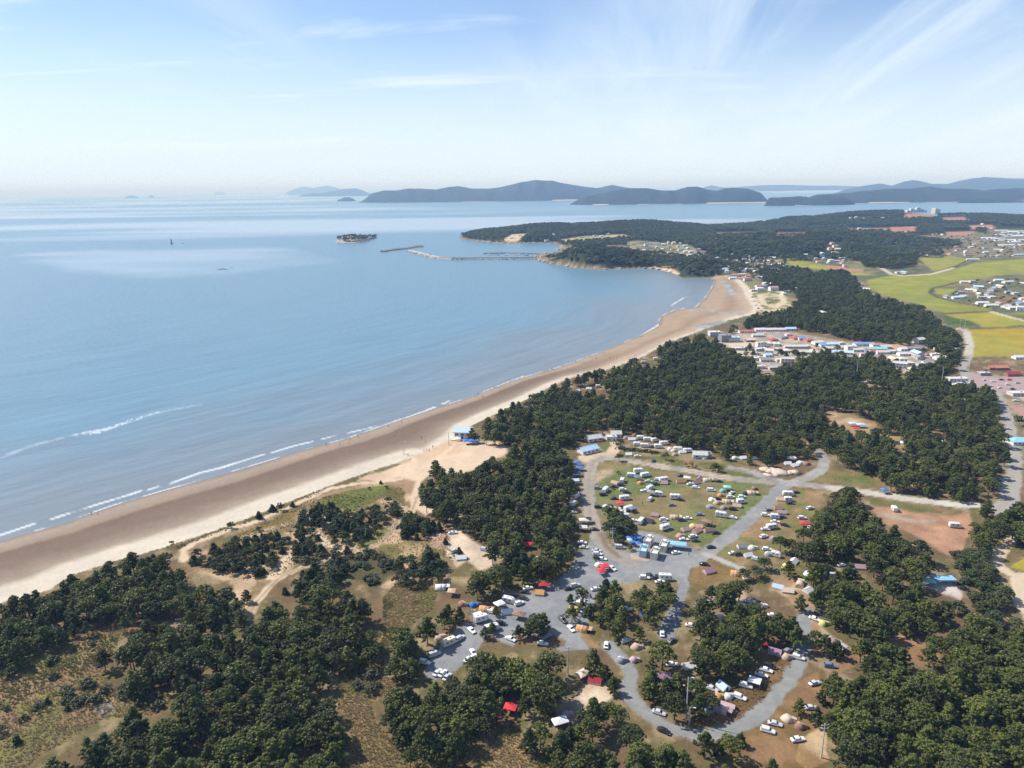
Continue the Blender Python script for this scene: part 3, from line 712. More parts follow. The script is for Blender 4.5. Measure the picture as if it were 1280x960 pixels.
far_land('far_island', [(268, 241), (274, 239.3), (282, 241)], 38000, 1500, 13)
far_land('far_hills', [(955, 252), (962, 247), (985, 246), (1000, 245), (1020, 248), (1035, 245), (1050, 245), (1062, 249), (1070, 252)], 4650, 260, 14, [(990, 1010)])
far_land('far_hills', [(1000, 246), (1025, 243), (1060, 241), (1080, 238), (1110, 236), (1140, 235), (1165, 233), (1185, 236), (1210, 236), (1230, 238), (1250, 236), (1270, 235), (1300, 236), (1380, 238)], 5000, 800, 15, [(1080, 1130), (1150, 1205), (1245, 1300)])
far_land('far_hills', [(1040, 240), (1065, 235), (1085, 231), (1100, 229), (1115, 232), (1130, 226.5), (1140, 224.5), (1150, 226), (1165, 230), (1185, 230), (1200, 226), (1215, 223), (1230, 221.5), (1260, 222.5), (1280, 223), (1330, 228), (1400, 232)], 9500, 1600, 16)
far_land('far_hills', [(870, 238), (880, 234), (890, 231.5), (900, 234), (915, 235), (930, 233), (950, 231.5), (985, 231), (1010, 232), (1040, 232), (1070, 233), (1100, 236)], 15500, 1500, 17)
far_land('far_hills', [(1195, 252), (1205, 250), (1225, 248), (1250, 249), (1290, 251), (1350, 250)], 4650, 200, 18)
# ================================================================== TREES
def foliage_mat(name, c_dark, c_light, rnd=0.25, trans=0.15):
    m, nt, b = new_mat(name); N = nt.nodes; L = nt.links
    oi = N.new('ShaderNodeObjectInfo'); ge = N.new('ShaderNodeNewGeometry')
    nz = N.new('ShaderNodeTexNoise'); nz.inputs['Scale'].default_value = 0.9; nz.inputs['Detail'].default_value = 3
    L.new(ge.outputs['Position'], nz.inputs['Vector'])
    n2 = N.new('ShaderNodeTexNoise'); n2.inputs['Scale'].default_value = 0.03; n2.inputs['Detail'].default_value = 3
    L.new(ge.outputs['Position'], n2.inputs['Vector'])
    def mth(op, a, b_):
        n = N.new('ShaderNodeMath'); n.operation = op
        for i, v in enumerate((a, b_)):
            if isinstance(v, (int, float)): n.inputs[i].default_value = v
            else: L.new(v, n.inputs[i])
        return n.outputs[0]
    t = mth('ADD', mth('MULTIPLY', nz.outputs[0], 0.55), mth('MULTIPLY', oi.outputs['Random'], 0.55))
    t = mth('ADD', t, mth('MULTIPLY', n2.outputs[0], 0.5))
    mr = N.new('ShaderNodeMapRange'); L.new(t, mr.inputs[0]); mr.inputs[1].default_value = 0.35; mr.inputs[2].default_value = 1.25
    mx = N.new('ShaderNodeMix'); mx.data_type = 'RGBA'; L.new(mr.outputs[0], mx.inputs[0])
    mx.inputs[6].default_value = (*c_dark, 1); mx.inputs[7].default_value = (*c_light, 1)
    L.new(mx.outputs[2], b.inputs['Base Color'])
    b.inputs['Roughness'].default_value = 0.5; b.inputs['Specular IOR Level'].default_value = 0.35
    if trans:
        tr = N.new('ShaderNodeBsdfTranslucent'); L.new(mx.outputs[2], tr.inputs[0])
        ms = N.new('ShaderNodeMixShader'); ms.inputs[0].default_value = trans
        out = N['Material Output']; L.new(b.outputs[0], ms.inputs[1]); L.new(tr.outputs[0], ms.inputs[2]); L.new(ms.outputs[0], out.inputs[0])
    return m
PINE_M = foliage_mat('pine_needles', (0.017, 0.029, 0.006), (0.140, 0.160, 0.024))
PINE_D = foliage_mat('coastal_pine_needles', (0.013, 0.025, 0.007), (0.082, 0.104, 0.022))
LEAF_M = foliage_mat('broad_leaves', (0.035, 0.055, 0.016), (0.110, 0.130, 0.042))
OLIVE_M = foliage_mat('shrub_leaves', (0.035, 0.042, 0.018), (0.105, 0.110, 0.052))
GOLD_M = foliage_mat('autumn_leaves', (0.16, 0.10, 0.02), (0.40, 0.24, 0.04))
FARW_M = foliage_mat('far_pine_needles', (0.018, 0.032, 0.010), (0.086, 0.108, 0.026))
BARK = plain('bark', (0.10, 0.072, 0.052), .95, scale=4)

def ico():
    bm = bmesh.new(); bmesh.ops.create_icosphere(bm, subdivisions=1, radius=1.0)
    V = np.array([v.co[:] for v in bm.verts]); Fc = np.array([[v.index for v in f.verts] for f in bm.faces]); bm.free()
    return V, Fc
ICO_V, ICO_F = ico()
def crown_mesh(name, seed, mat, R=3.2, Hc=4.4, lobes=8, clumps=7, cr=0.62, spray=16, shape='dome', z0=0.0):
    """clumps of needle sprays gathered into lobes; z0 = underside of the crown"""
    g = np.random.default_rng(seed); V = []; Fc = []; n = 0
    cen = []
    for l in range(lobes):
        a = l * 2.399 + g.uniform(-.4, .4); rr = math.sqrt((l + .35) / lobes)
        if shape == 'cone': zz = (1 - rr) * 0.86 + g.uniform(0, .12)
        else: zz = math.sqrt(max(0, 1 - (rr * .92) ** 2)) * .80 * (g.uniform(.55, .9) if l % 3 == 2 else 1.0) + g.uniform(-.12, .16)
        lc = np.array([math.cos(a) * rr * R * .78, math.sin(a) * rr * R * .78, z0 + Hc * max(.12, zz)])
        lr = R * g.uniform(.28, .48)
        for c in range(clumps):
            th = g.uniform(0, 2 * math.pi); ph = g.uniform(-.25, 1.0)
            q = math.sqrt(max(0, 1 - ph * ph * .9))
            cen.append((lc + np.array([math.cos(th) * q * lr, math.sin(th) * q * lr, ph * lr * .62]), g.uniform(.65, 1.2) * cr))
    for c, r in cen:
        v = ICO_V * (r * np.array([1, 1, .80])) * g.uniform(.45, 1.35, (len(ICO_V), 1))
        a = g.uniform(0, 6.28); rot = np.array([[math.cos(a), -math.sin(a), 0], [math.sin(a), math.cos(a), 0], [0, 0, 1]])
        V.append(v @ rot.T + c); Fc.append(ICO_F + n); n += len(v)
        for s in range(spray):                       # needle sprays sticking out of the clump
            d = g.normal(size=3); d[2] = d[2] * .7 + .35; d /= np.linalg.norm(d)
            t = np.cross(d, g.normal(size=3)); t /= np.linalg.norm(t) + 1e-6
            b0 = c + d * r * .55 * np.array([1, 1, .75]); L_ = r * g.uniform(.6, 1.3); w = r * g.uniform(.14, .28)
            V.append(np.array([b0 + t * w, b0 - t * w, b0 + d * L_ + t * w * .2])); Fc.append(np.array([[n, n + 1, n + 2]])); n += 3
    return mesh_np(name, np.vstack(V), np.vstack(Fc), mat)
def tiered_crown(name, seed, mat, R=2.6, Hc=5.6, z0=2.0, tiers=6, cr=.34, spray=14):
    """a pine crown of uneven branch whorls with needle tufts towards the branch tips"""
    g = np.random.default_rng(seed); V = []; Fc = []; n = 0; cen = []
    for t in range(tiers):
        k = t / (tiers - 1); z = z0 + Hc * k * .88; rad = R * (1 - .80 * k ** 1.25) * g.uniform(.85, 1.12); a0 = g.uniform(0, 6.28); nb = 7 - int(3 * k)
        for b in range(nb):
            a = a0 + b * 2 * math.pi / nb + g.uniform(-.35, .35); L_ = rad * g.uniform(.6, 1.2); up = g.uniform(-.1, .35)
            for f in (.3, .52, .72, .88, 1.0):
                for q in range(2 if f > .5 else 1):
                    cen.append((np.array([math.cos(a) * L_ * f + g.normal(0, .16), math.sin(a) * L_ * f + g.normal(0, .16), z + up * L_ * f * f + g.normal(0, .14)]), cr * g.uniform(.7, 1.25)))
    for q in range(8): cen.append((np.array([g.normal(0, .25), g.normal(0, .25), z0 + Hc * g.uniform(.82, 1.0)]), cr * .9))
    for c, r in cen:
        v = ICO_V * (r * np.array([1, 1, .85])) * g.uniform(.40, 1.35, (len(ICO_V), 1)); V.append(v + c); Fc.append(ICO_F + n); n += len(v)
        for s in range(spray):
            d = g.normal(size=3); d[2] = d[2] * .7 + .45; d /= np.linalg.norm(d); t_ = np.cross(d, g.normal(size=3)); t_ /= np.linalg.norm(t_) + 1e-6
            b0 = c + d * r * .4; L_ = r * g.uniform(.7, 1.5); w = r * g.uniform(.10, .22)
            V.append(np.array([b0 + t_ * w, b0 - t_ * w, b0 + d * L_])); Fc.append(np.array([[n, n + 1, n + 2]])); n += 3
    return mesh_np(name, np.vstack(V), np.vstack(Fc), mat)
def trunk_mesh(name, seed, h, r, limbs=5, lean=.25, R=2.0):
    g = np.random.default_rng(seed); V = []; Fc = []; n = 0
    def tube(pts, rad, k=6):
        nonlocal n
        for i, (p, q) in enumerate(zip(pts, rad)):
            for j in range(k):
                a = 2 * math.pi * j / k; V.append((p[0] + math.cos(a) * q, p[1] + math.sin(a) * q, p[2]))
            if i:
                for j in range(k):
                    a0 = n + (i - 1) * k; Fc.append((a0 + j, a0 + (j + 1) % k, a0 + k + (j + 1) % k, a0 + k + j))
        n += len(pts) * k
    lx, ly = g.uniform(-lean, lean, 2)
    ts = np.linspace(0, 1, 6); pts = [(lx * t * h * .3 + .1 * math.sin(t * 5 + seed), ly * t * h * .3, t * h - .15) for t in ts]
    tube(pts, [r * (1.25 if t == 0 else 1 - .7 * t) for t in ts])
    for i in range(limbs):
        t = g.uniform(.5, .92); p = np.array([lx * t * h * .3, ly * t * h * .3, t * h]); a = i * 2.4
        e = p + np.array([math.cos(a) * R * g.uniform(.5, .8), math.sin(a) * R * g.uniform(.5, .8), h * .14])
        tube([p, (p + e) / 2 + np.array([0, 0, .1]), e], [r * .4, r * .28, r * .12], 5)
    return mesh_np(name, V, Fc, BARK, smooth=True)
PINES = []      # (crown, trunk, base height of the tree)
for i in range(9):
    hh = 4.2 + (i % 3) * .9
    c = crown_mesh('pine_crown', 100 + i, PINE_M, R=3.15 + .3 * (i % 3), Hc=5.2, lobes=13 + i % 3, clumps=17, cr=.36, z0=hh - 2.8, spray=16)
    if i % 7 in (0, 2, 3, 5, 6): c = tiered_crown('pine_crown', 130 + i, PINE_M, R=2.75 + .25 * (i % 3), Hc=5.4 + .4 * (i % 2), z0=hh - 2.6, tiers=5 + i % 3)
    t = trunk_mesh('pine_trunk', 200 + i, hh + 1.2, .20, 5)
    PINES.append((c, t))
BUSHY = []      # low coastal pines with the crown down to the sand
for i in range(4):
    c = crown_mesh('young_pine_crown', 300 + i, PINE_D, R=2.6, Hc=4.0, lobes=10, clumps=14, cr=.34, z0=.25)
    if i % 2: c = tiered_crown('young_pine_crown', 310 + i, PINE_D, R=2.3, Hc=4.0, z0=.3, tiers=5)
    t = trunk_mesh('young_pine_trunk', 320 + i, 3.0, .14, 4, R=1.4); BUSHY.append((c, t))
LEAFY = []
for i in range(4):
    c = crown_mesh('leafy_crown', 400 + i, LEAF_M, R=2.7, Hc=4.0, lobes=11, clumps=14, cr=.36, spray=16, z0=1.2)
    t = trunk_mesh('leafy_trunk', 420 + i, 4.2, .17, 5); LEAFY.append((c, t))
SHRUB = []
for i in range(3):
    c = crown_mesh('shrub_leaves', 500 + i, OLIVE_M, R=1.7, Hc=1.5, lobes=6, clumps=6, cr=.42, spray=16, z0=.05)
    t = trunk_mesh('shrub_stem', 520 + i, 1.0, .07, 4, R=.8); SHRUB.append((c, t))
CONE = []
for i in range(2):
    c = crown_mesh('conifer_crown', 540 + i, PINE_D, R=1.7, Hc=5.0, lobes=11, clumps=6, cr=.42, z0=.3, shape='cone')
    t = trunk_mesh('conifer_trunk', 550 + i, 4.5, .12, 3, R=.8); CONE.append((c, t))
GOLD = []
for i in range(2):
    c = crown_mesh('autumn_crown', 560 + i, GOLD_M, R=1.8, Hc=2.4, lobes=6, clumps=6, cr=.42, z0=1.0)
    t = trunk_mesh('autumn_trunk', 570 + i, 2.6, .09, 4, R=1.0); GOLD.append((c, t))

# ---- groves, outlined on the photograph at crown height: (outline, spacing m, size, kind, phrase)
GROVES = [
 ('shore', [(-60, 790), (0, 757), (35, 748), (80, 728), (105, 718), (140, 702), (165, 697), (195, 692), (224, 706), (243, 712), (240, 728), (282, 737), (318, 724), (324, 742), (306, 765), (300, 776), (232, 772), (216, 760), (150, 776), (118, 780), (82, 795), (58, 806), (30, 816), (0, 823), (-60, 838)], 4.6, .92, 'pine', 'in the grove along the pale upper beach'),
 ('wood', [(162, 800), (150, 830), (142, 850), (158, 860), (195, 857), (215, 866), (202, 890), (160, 895), (130, 897), (100, 916), (85, 930), (45, 946), (20, 1010), (422, 1010), (442, 938), (430, 905), (420, 880), (418, 850), (422, 828), (447, 823), (471, 820), (478, 800), (472, 770), (455, 745), (432, 735), (400, 735), (350, 745), (320, 762), (290, 785), (240, 783), (200, 778), (165, 786)], 4.7, 1.0, 'pine', 'in the big dense wood between the two brown meadows'),
 ('lotwood', [(482, 838), (481, 815), (495, 790), (520, 778), (545, 762), (560, 742), (580, 724), (600, 714), (625, 700), (642, 712), (626, 735), (602, 742), (582, 757), (585, 772), (572, 788), (550, 798), (532, 815), (520, 835), (502, 845)], 4.3, 1.0, 'pine', 'in the grove edging the gravel car park'),
 ('southwood', [(462, 880), (490, 860), (545, 854), (580, 838), (598, 817), (620, 805), (640, 820), (680, 814), (704, 814), (720, 812), (745, 815), (766, 830), (778, 842), (776, 862), (765, 868), (718, 848), (712, 866), (690, 878), (662, 893), (642, 868), (620, 873), (616, 905), (592, 918), (586, 938), (550, 950), (502, 953), (496, 925), (472, 902)], 4.4, 1.0, 'pine', 'in the grove beside the red tarpaulin south of the car park'),
 ('rimwood', [(642, 890), (665, 896), (700, 884), (725, 892), (745, 876), (775, 872), (790, 897), (808, 908), (800, 925), (850, 938), (880, 930), (910, 937), (936, 962), (930, 1010), (715, 1010), (704, 932), (672, 932), (652, 922)], 4.7, .98, 'pine', 'in the grove outside the curving gravel loop road'),
 ('islewood', [(737, 752), (760, 730), (800, 722), (838, 722), (848, 732), (846, 758), (836, 772), (824, 780), (818, 800), (812, 812), (786, 812), (766, 800), (748, 808), (738, 790), (742, 770)], 4.5, .95, 'pine', 'in the clump between car park and lane'),
 ('campwood', [(797, 835), (812, 812), (850, 806), (866, 785), (862, 742), (885, 726), (920, 726), (955, 737), (965, 760), (990, 772), (994, 790), (984, 810), (958, 808), (940, 820), (922, 830), (902, 842), (880, 858), (888, 880), (884, 898), (862, 898), (842, 886), (820, 876), (802, 858)], 4.4, .98, 'pine', 'in the tent grove inside the loop road'),
 ('eastwood', [(1022, 640), (1036, 612), (1052, 607), (1075, 617), (1085, 640), (1110, 655), (1140, 670), (1163, 690), (1183, 703), (1165, 718), (1150, 724), (1155, 743), (1180, 753), (1203, 753), (1195, 775), (1160, 786), (1118, 790), (1095, 797), (1070, 788), (1042, 778), (1014, 745), (1004, 722), (1000, 700), (988, 690), (1000, 668)], 4.6, 1.0, 'pine', 'in the grove below the orange bare earth'),
 ('cornerwood', [(1002, 850), (1020, 838), (1060, 842), (1075, 818), (1107, 803), (1140, 832), (1172, 824), (1180, 790), (1210, 765), (1240, 775), (1340, 815), (1340, 1010), (1032, 1010), (1032, 905), (1012, 903), (968, 898), (986, 878)], 4.7, 1.0, 'pine', 'in the large grove behind the concrete lamp post'),
 ('midwood', [(522, 600), (545, 583), (570, 591), (600, 582), (640, 560), (690, 548), (712, 558), (718, 580), (716, 620), (722, 652), (728, 690), (733, 710), (718, 730), (690, 716), (670, 730), (642, 710), (620, 702), (600, 686), (604, 672), (585, 662), (560, 650), (537, 640), (525, 622)], 5.0, 1.0, 'pine', 'in the grove between sandy plaza and camping field'),
 ('main', [(578, 546), (592, 532), (640, 508), (665, 497), (690, 483), (715, 472), (760, 462), (800, 446), (835, 428), (880, 418), (905, 432), (930, 445), (960, 462), (985, 452), (1040, 444), (1075, 446), (1100, 452), (1130, 470), (1180, 473), (1215, 478), (1247, 487), (1258, 520), (1266, 560), (1270, 590), (1250, 608), (1215, 618), (1160, 617), (1112, 606), (1100, 588), (1075, 578), (1042, 570), (1028, 560), (1000, 566), (960, 572), (920, 570), (880, 560), (840, 548), (790, 545), (765, 538), (720, 548), (690, 552), (640, 549), (600, 552)], 5.6, 1.0, 'pine', 'in the long forest behind the beach'),
 ('eastclump', [(1212, 652), (1226, 627), (1250, 620), (1282, 632), (1340, 640), (1340, 690), (1280, 678), (1256, 683), (1242, 698), (1226, 690)], 4.8, 1.0, 'pine', 'in the clump above the pale farm track'),
 ('backwood', [(905, 411), (940, 394), (985, 386), (998, 372), (985, 352), (1000, 338), (1022, 339), (1055, 337), (1070, 347), (1080, 362), (1120, 375), (1160, 387), (1178, 400), (1185, 412), (1204, 430), (1186, 440), (1150, 426), (1100, 421), (1060, 419), (1030, 410), (985, 406), (930, 410)], 5.6, 1.0, 'pine', 'in the wood between the shops and the rice fields'),
 ('backwood2', [(945, 337), (985, 332), (1014, 337), (1010, 352), (985, 362), (960, 355), (950, 345)], 6, 1.0, 'pine', 'in the wood behind the far beach'),
 ('townwood', [(1040, 452), (1110, 452), (1128, 468), (1100, 478), (1060, 470)], 6, .9, 'pine', 'beside the village'),
 ('townwood2', [(1138, 455), (1175, 446), (1200, 452), (1178, 470), (1150, 472), (1130, 468)], 5.5, 1, 'pine', 'beside the village'),
 ('townwood3', [(1148, 408), (1180, 404), (1202, 418), (1204, 440), (1195, 452), (1170, 445), (1150, 436), (1160, 422)], 5.5, 1, 'pine', 'beside the village'),
 ('shoppines', [(925, 430), (1000, 440), (1020, 428), (1100, 436), (1150, 446), (1130, 462), (1080, 450), (985, 455), (940, 455)], 8, .85, 'pine', 'between the village houses'),
 ('baypines', [(900, 322), (985, 326), (985, 348), (925, 346)], 13, .9, 'pine', 'between the houses behind the far beach'),
 ('farmpines', [(1175, 372), (1200, 352), (1285, 345), (1285, 386), (1235, 386)], 24, .8, 'leafy', 'in the rice-field hamlet'),
 ('inlandpines', [(1150, 296), (1280, 290), (1285, 322), (1190, 322)], 36, .9, 'leafy', 'among the far fields'),
 ('edgeclump', [(1258, 500), (1300, 500), (1300, 600), (1275, 590), (1270, 545)], 9, .9, 'leafy', 'beside the village road'),
 ('knollwood', [(1066, 317), (1110, 312), (1145, 318), (1148, 328), (1120, 332), (1080, 330)], 7, 1.1, 'pine', 'on the low knoll among the far fields'),
 ('duneA', [(368, 642), (400, 627), (425, 628), (440, 642), (478, 620), (504, 624), (506, 640), (480, 655), (462, 670), (430, 682), (392, 690), (365, 688), (360, 665)], 3.9, .85, 'bushy', 'in the dense thicket on the dunes by the dirt track'),
 ('duneB', [(233, 692), (262, 684), (300, 670), (335, 664), (366, 672), (368, 690), (348, 712), (310, 720), (272, 716), (240, 706)], 3.8, .82, 'bushy', 'in the thicket between beach path and sand track'),
 ('duneC', [(488, 660), (500, 643), (530, 640), (545, 650), (558, 656), (530, 672), (505, 670)], 4.2, 1.0, 'bushy', 'in the clump where the dirt track leaves the plaza'),
 ('duneD', [(510, 692), (540, 682), (560, 692), (562, 712), (545, 733), (512, 735), (486, 727), (490, 704)], 4.5, 1.0, 'bushy', 'in the clump above the brown meadow'),
 ('duneE', [(345, 737), (360, 718), (385, 703), (410, 700), (428, 702), (438, 716), (435, 738), (420, 748), (382, 744)], 4.4, 1.0, 'bushy', 'in the rough scrub below the sand track'),
 ('rim', [(405, 690), (430, 688), (440, 700), (432, 722), (415, 718)], 4.4, 1.0, 'bushy', 'in the rough scrub below the sand track'),
 ('scrubE', [(1186, 690), (1215, 680), (1240, 700), (1262, 725), (1268, 760), (1300, 800), (1290, 830), (1240, 780), (1212, 760), (1205, 735), (1190, 712)], 4.2, .8, 'leafy', 'in the mixed scrub beside the pale farm track'),
 ('scrubF', [(1180, 750), (1215, 755), (1250, 790), (1300, 830), (1300, 860), (1240, 830), (1195, 800)], 4.6, .9, 'leafy', 'in the mixed scrub beside the pale farm track'),
 ('fieldtree', [(750, 655), (758, 634), (782, 642), (796, 658), (790, 686), (768, 686), (754, 668)], 3.6, 1.15, 'leafy', 'at the corner of the camping field'),
]
GAPS = [[(1026, 508), (1055, 515), (1095, 528), (1095, 540), (1068, 543), (1036, 528)], [(1098, 541), (1106, 539), (1138, 560), (1128, 564)], [(705, 493), (716, 485), (755, 478), (760, 486), (722, 495)],
        [(798, 448), (822, 444), (832, 452), (810, 458)], [(730, 553), (772, 541), (782, 556), (760, 575), (730, 575)], [(1070, 477), (1112, 478), (1110, 482), (1072, 482)],
        [(944, 455), (960, 444), (976, 452), (968, 470), (950, 470)], [(725, 852), (762, 852), (766, 872), (725, 880)], [(968, 724), (1010, 732), (1018, 770), (1000, 790), (998, 750)],
        [(240, 716), (262, 718), (272, 728), (250, 730)], [(222, 776), (236, 774), (238, 784), (226, 786)], [(822, 778), (848, 755), (846, 800), (826, 798)], [(1115, 793), (1145, 791), (1172, 806), (1172, 820), (1150, 830), (1122, 812)],
        [(555, 655), (590, 668), (612, 690), (600, 700), (570, 705), (556, 690)], [(668, 728), (690, 722), (690, 738), (672, 742)], [(625, 752), (660, 738), (662, 756), (630, 764)],
        [(1012, 764), (1036, 772), (1062, 806), (1050, 812), (1012, 790)], [(1148, 722), (1166, 716), (1186, 722), (1206, 742), (1202, 750), (1178, 742)], [(652, 650), (668, 668), (662, 682), (650, 684)]]
# clear ground round the things that stand in the open or show between the crowns: filled by the layout below
CLEAR = []

def scatter_groves():
    pts = []
    for gi, (nm, poly, sp, size, kind, phrase) in enumerate(GROVES):
        poly = np.array(poly, float)
        zc = {'pine': 5.5, 'bushy': 2.4, 'leafy': 3.0}[kind] * size
        W_ = at(poly[:, 0], poly[:, 1], zc)
        x0, y0 = W_[:, 0].min() - 5, W_[:, 1].min() - 5; x1, y1 = W_[:, 0].max() + 5, W_[:, 1].max() + 5
        sp = sp * .84; xs = np.arange(x0, x1, sp); ys = np.arange(y0, y1, sp * .88)
        X, Y = np.meshgrid(xs, ys); X = X + (np.arange(len(ys)) % 2)[:, None] * sp / 2
        X = (X + RNG.uniform(-.42, .42, X.shape) * sp).ravel(); Y = (Y + RNG.uniform(-.42, .42, Y.shape) * sp).ravel()
        inn = sd_poly(np.stack([X, Y], 1), W_[:, :2]) > 1.5 * size; X, Y = X[inn], Y[inn]
        px, py = proj(np.stack([X, Y, np.full_like(X, zc)], 1)); q = np.stack([px, py], 1)
        gx_, gy_ = proj(np.stack([X, Y, np.full_like(X, 1.0)], 1)); qg = np.stack([gx_, gy_], 1)
        ok = np.ones(len(X), bool)
        hid = at(px, py, 0.0); ok &= ~np.isin(ground_class(hid[:, 0], hid[:, 1]), (2, 3)) | (Y > 420)      # keep the lanes in view between the crowns
        ok &= ~np.isin(ground_class(X, Y), (2, 3)) | (Y > 420)
        for gp in GAPS: ok &= ~(inside(q, gp) | inside(qg, gp))
        thin = fbm(X, Y, 16, 2, k=61)
        ok &= RNG.random(len(X)) > (0.05 + 0.4 * (thin > .68))
        for x, y in zip(X[ok], Y[ok]):
            pts.append((x, y, size * RNG.uniform(.56, 1.12), RNG.uniform(0, 6.28), kind, gi))
    return pts
TREE_PTS = scatter_groves()
# ================================================================== THINGS: part meshes
class MB:
    """collects lofts, boxes and tubes into one mesh"""
    def __init__(s): s.v = []; s.f = []
    def add(s, V, Fc):
        n = len(s.v); s.v += [tuple(map(float, p)) for p in V]; s.f += [tuple(int(i) + n for i in f) for f in Fc]; return s
    def box(s, x0, x1, y0, y1, z0, z1):
        return s.add([(x, y, z) for z in (z0, z1) for y in (y0, y1) for x in (x0, x1)], [(0, 2, 3, 1), (4, 5, 7, 6), (0, 1, 5, 4), (2, 6, 7, 3), (0, 4, 6, 2), (1, 3, 7, 5)])
    def loft(s, secs, ch=.18):
        """secs: (x, half width, z0, z1, half width at top) -> chamfered tube along x"""
        V = []; Fc = []; k = 8
        for x, w, z0, z1, wt in secs:
            c = min(ch, (z1 - z0) * .35, wt * .5)
            V += [(x, -w + c * .6, z0), (x, w - c * .6, z0), (x, w, z0 + c * .6), (x, w, z0 + (z1 - z0) * .5), (x, wt, z1 - c * .6), (x, wt - c, z1), (x, -wt + c, z1), (x, -wt, z1 - c * .6)]
        V2 = []
        for i in range(0, len(V), 8):
            a = V[i:i + 8]; w = a[3]; V2 += a[:4] + a[4:] + [(w[0], -w[1], w[2]), (a[2][0], -a[2][1], a[2][2])]
        k = 10
        for i in range(len(secs) - 1):
            for j in range(k): Fc.append((i * k + j, i * k + (j + 1) % k, (i + 1) * k + (j + 1) % k, (i + 1) * k + j))
        Fc.append(tuple(range(k - 1, -1, -1))); Fc.append(tuple(range((len(secs) - 1) * k, len(secs) * k)))
        return s.add(V2, Fc)
    def tube(s, a, b, r, r2=None, k=8):
        a = np.array(a, float); b = np.array(b, float); d = b - a; d /= np.linalg.norm(d)
        u = np.cross(d, [0, 0, 1]) if abs(d[2]) < .9 else np.cross(d, [1, 0, 0]); u /= np.linalg.norm(u); w = np.cross(d, u)
        V = []; r2 = r if r2 is None else r2
        for p, q in ((a, r), (b, r2)):
            for j in range(k): t = 2 * math.pi * j / k; V.append(p + (u * math.cos(t) + w * math.sin(t)) * q)
        Fc = [(j, (j + 1) % k, k + (j + 1) % k, k + j) for j in range(k)] + [tuple(range(k - 1, -1, -1)), tuple(range(k, 2 * k))]
        return s.add(V, Fc)
    def quad(s, *p): return s.add(p, [tuple(range(len(p)))])
    def me(s, name, mat, smooth=False):
        m = bpy.data.meshes.new(name); m.from_pydata(s.v, [], s.f)
        bm = bmesh.new(); bm.from_mesh(m); bmesh.ops.recalc_face_normals(bm, faces=bm.faces); bm.to_mesh(m); bm.free()
        if smooth: m.polygons.foreach_set('use_smooth', np.ones(len(m.polygons), bool))
        m.materials.append(mat); m.update(); return m

GLASS = plain('dark_window_glass', (.02, .025, .032), .08, spread=.05, spec=.8)
TYRE = plain('tyre_rubber', (.02, .02, .02), .9)
LAMPW = plain('headlight_lens', (.75, .76, .78), .15, spec=.8); LAMPR = plain('tail_light_lens', (.45, .02, .02), .2, spec=.7)
STEEL = plain('grey_steel', (.35, .36, .37), .45, .3); CONC = plain('pole_concrete', (.50, .49, .46), .9)
DARKO = plain('opening_shade', (.03, .028, .03), .9)  # sheet coloured dark for the unlit inside of a tent doorway
ROCK = plain('shore_rock', (.30, .25, .21), .95, spread=.4, scale=.6)
HUES = {'white': (.70, .70, .69), 'silver': (.48, .49, .51), 'grey': (.24, .25, .27), 'dark': (.045, .047, .052), 'black': (.02, .02, .022), 'blue': (.05, .17, .50), 'slate': (.14, .19, .27), 'red': (.55, .045, .06),
        'cream': (.72, .66, .52), 'orange': (.52, .27, .11), 'tan': (.46, .33, .23), 'beige': (.54, .45, .36), 'mauve': (.34, .24, .25), 'brown': (.26, .15, .11), 'pink': (.48, .34, .34), 'yellow': (.66, .50, .20), 'lime': (.50, .54, .16),
        'teal': (.20, .40, .38), 'lightblue': (.38, .54, .68), 'maroon': (.30, .03, .04), 'palegrey': (.55, .54, .53), 'salmon': (.48, .25, .21), 'turquoise': (.24, .48, .46), 'purple': (.34, .20, .27), 'skyblue': (.22, .45, .66)}
SAY = {'dark': 'dark grey', 'lightblue': 'light blue', 'palegrey': 'pale grey', 'skyblue': 'bright blue', 'slate': 'blue-grey', 'lime': 'yellow-green', 'purple': 'purple-brown'}
def paint(c): return plain('paint_' + c, HUES[c], .28, spread=.05, spec=.6)
def cloth(c): return plain('cloth_' + c, HUES[c], .85, spread=.14, scale=2.5, spec=.2)
def wallm(c): return plain('wall_' + c, HUES[c], .9, spread=.16, scale=.5)

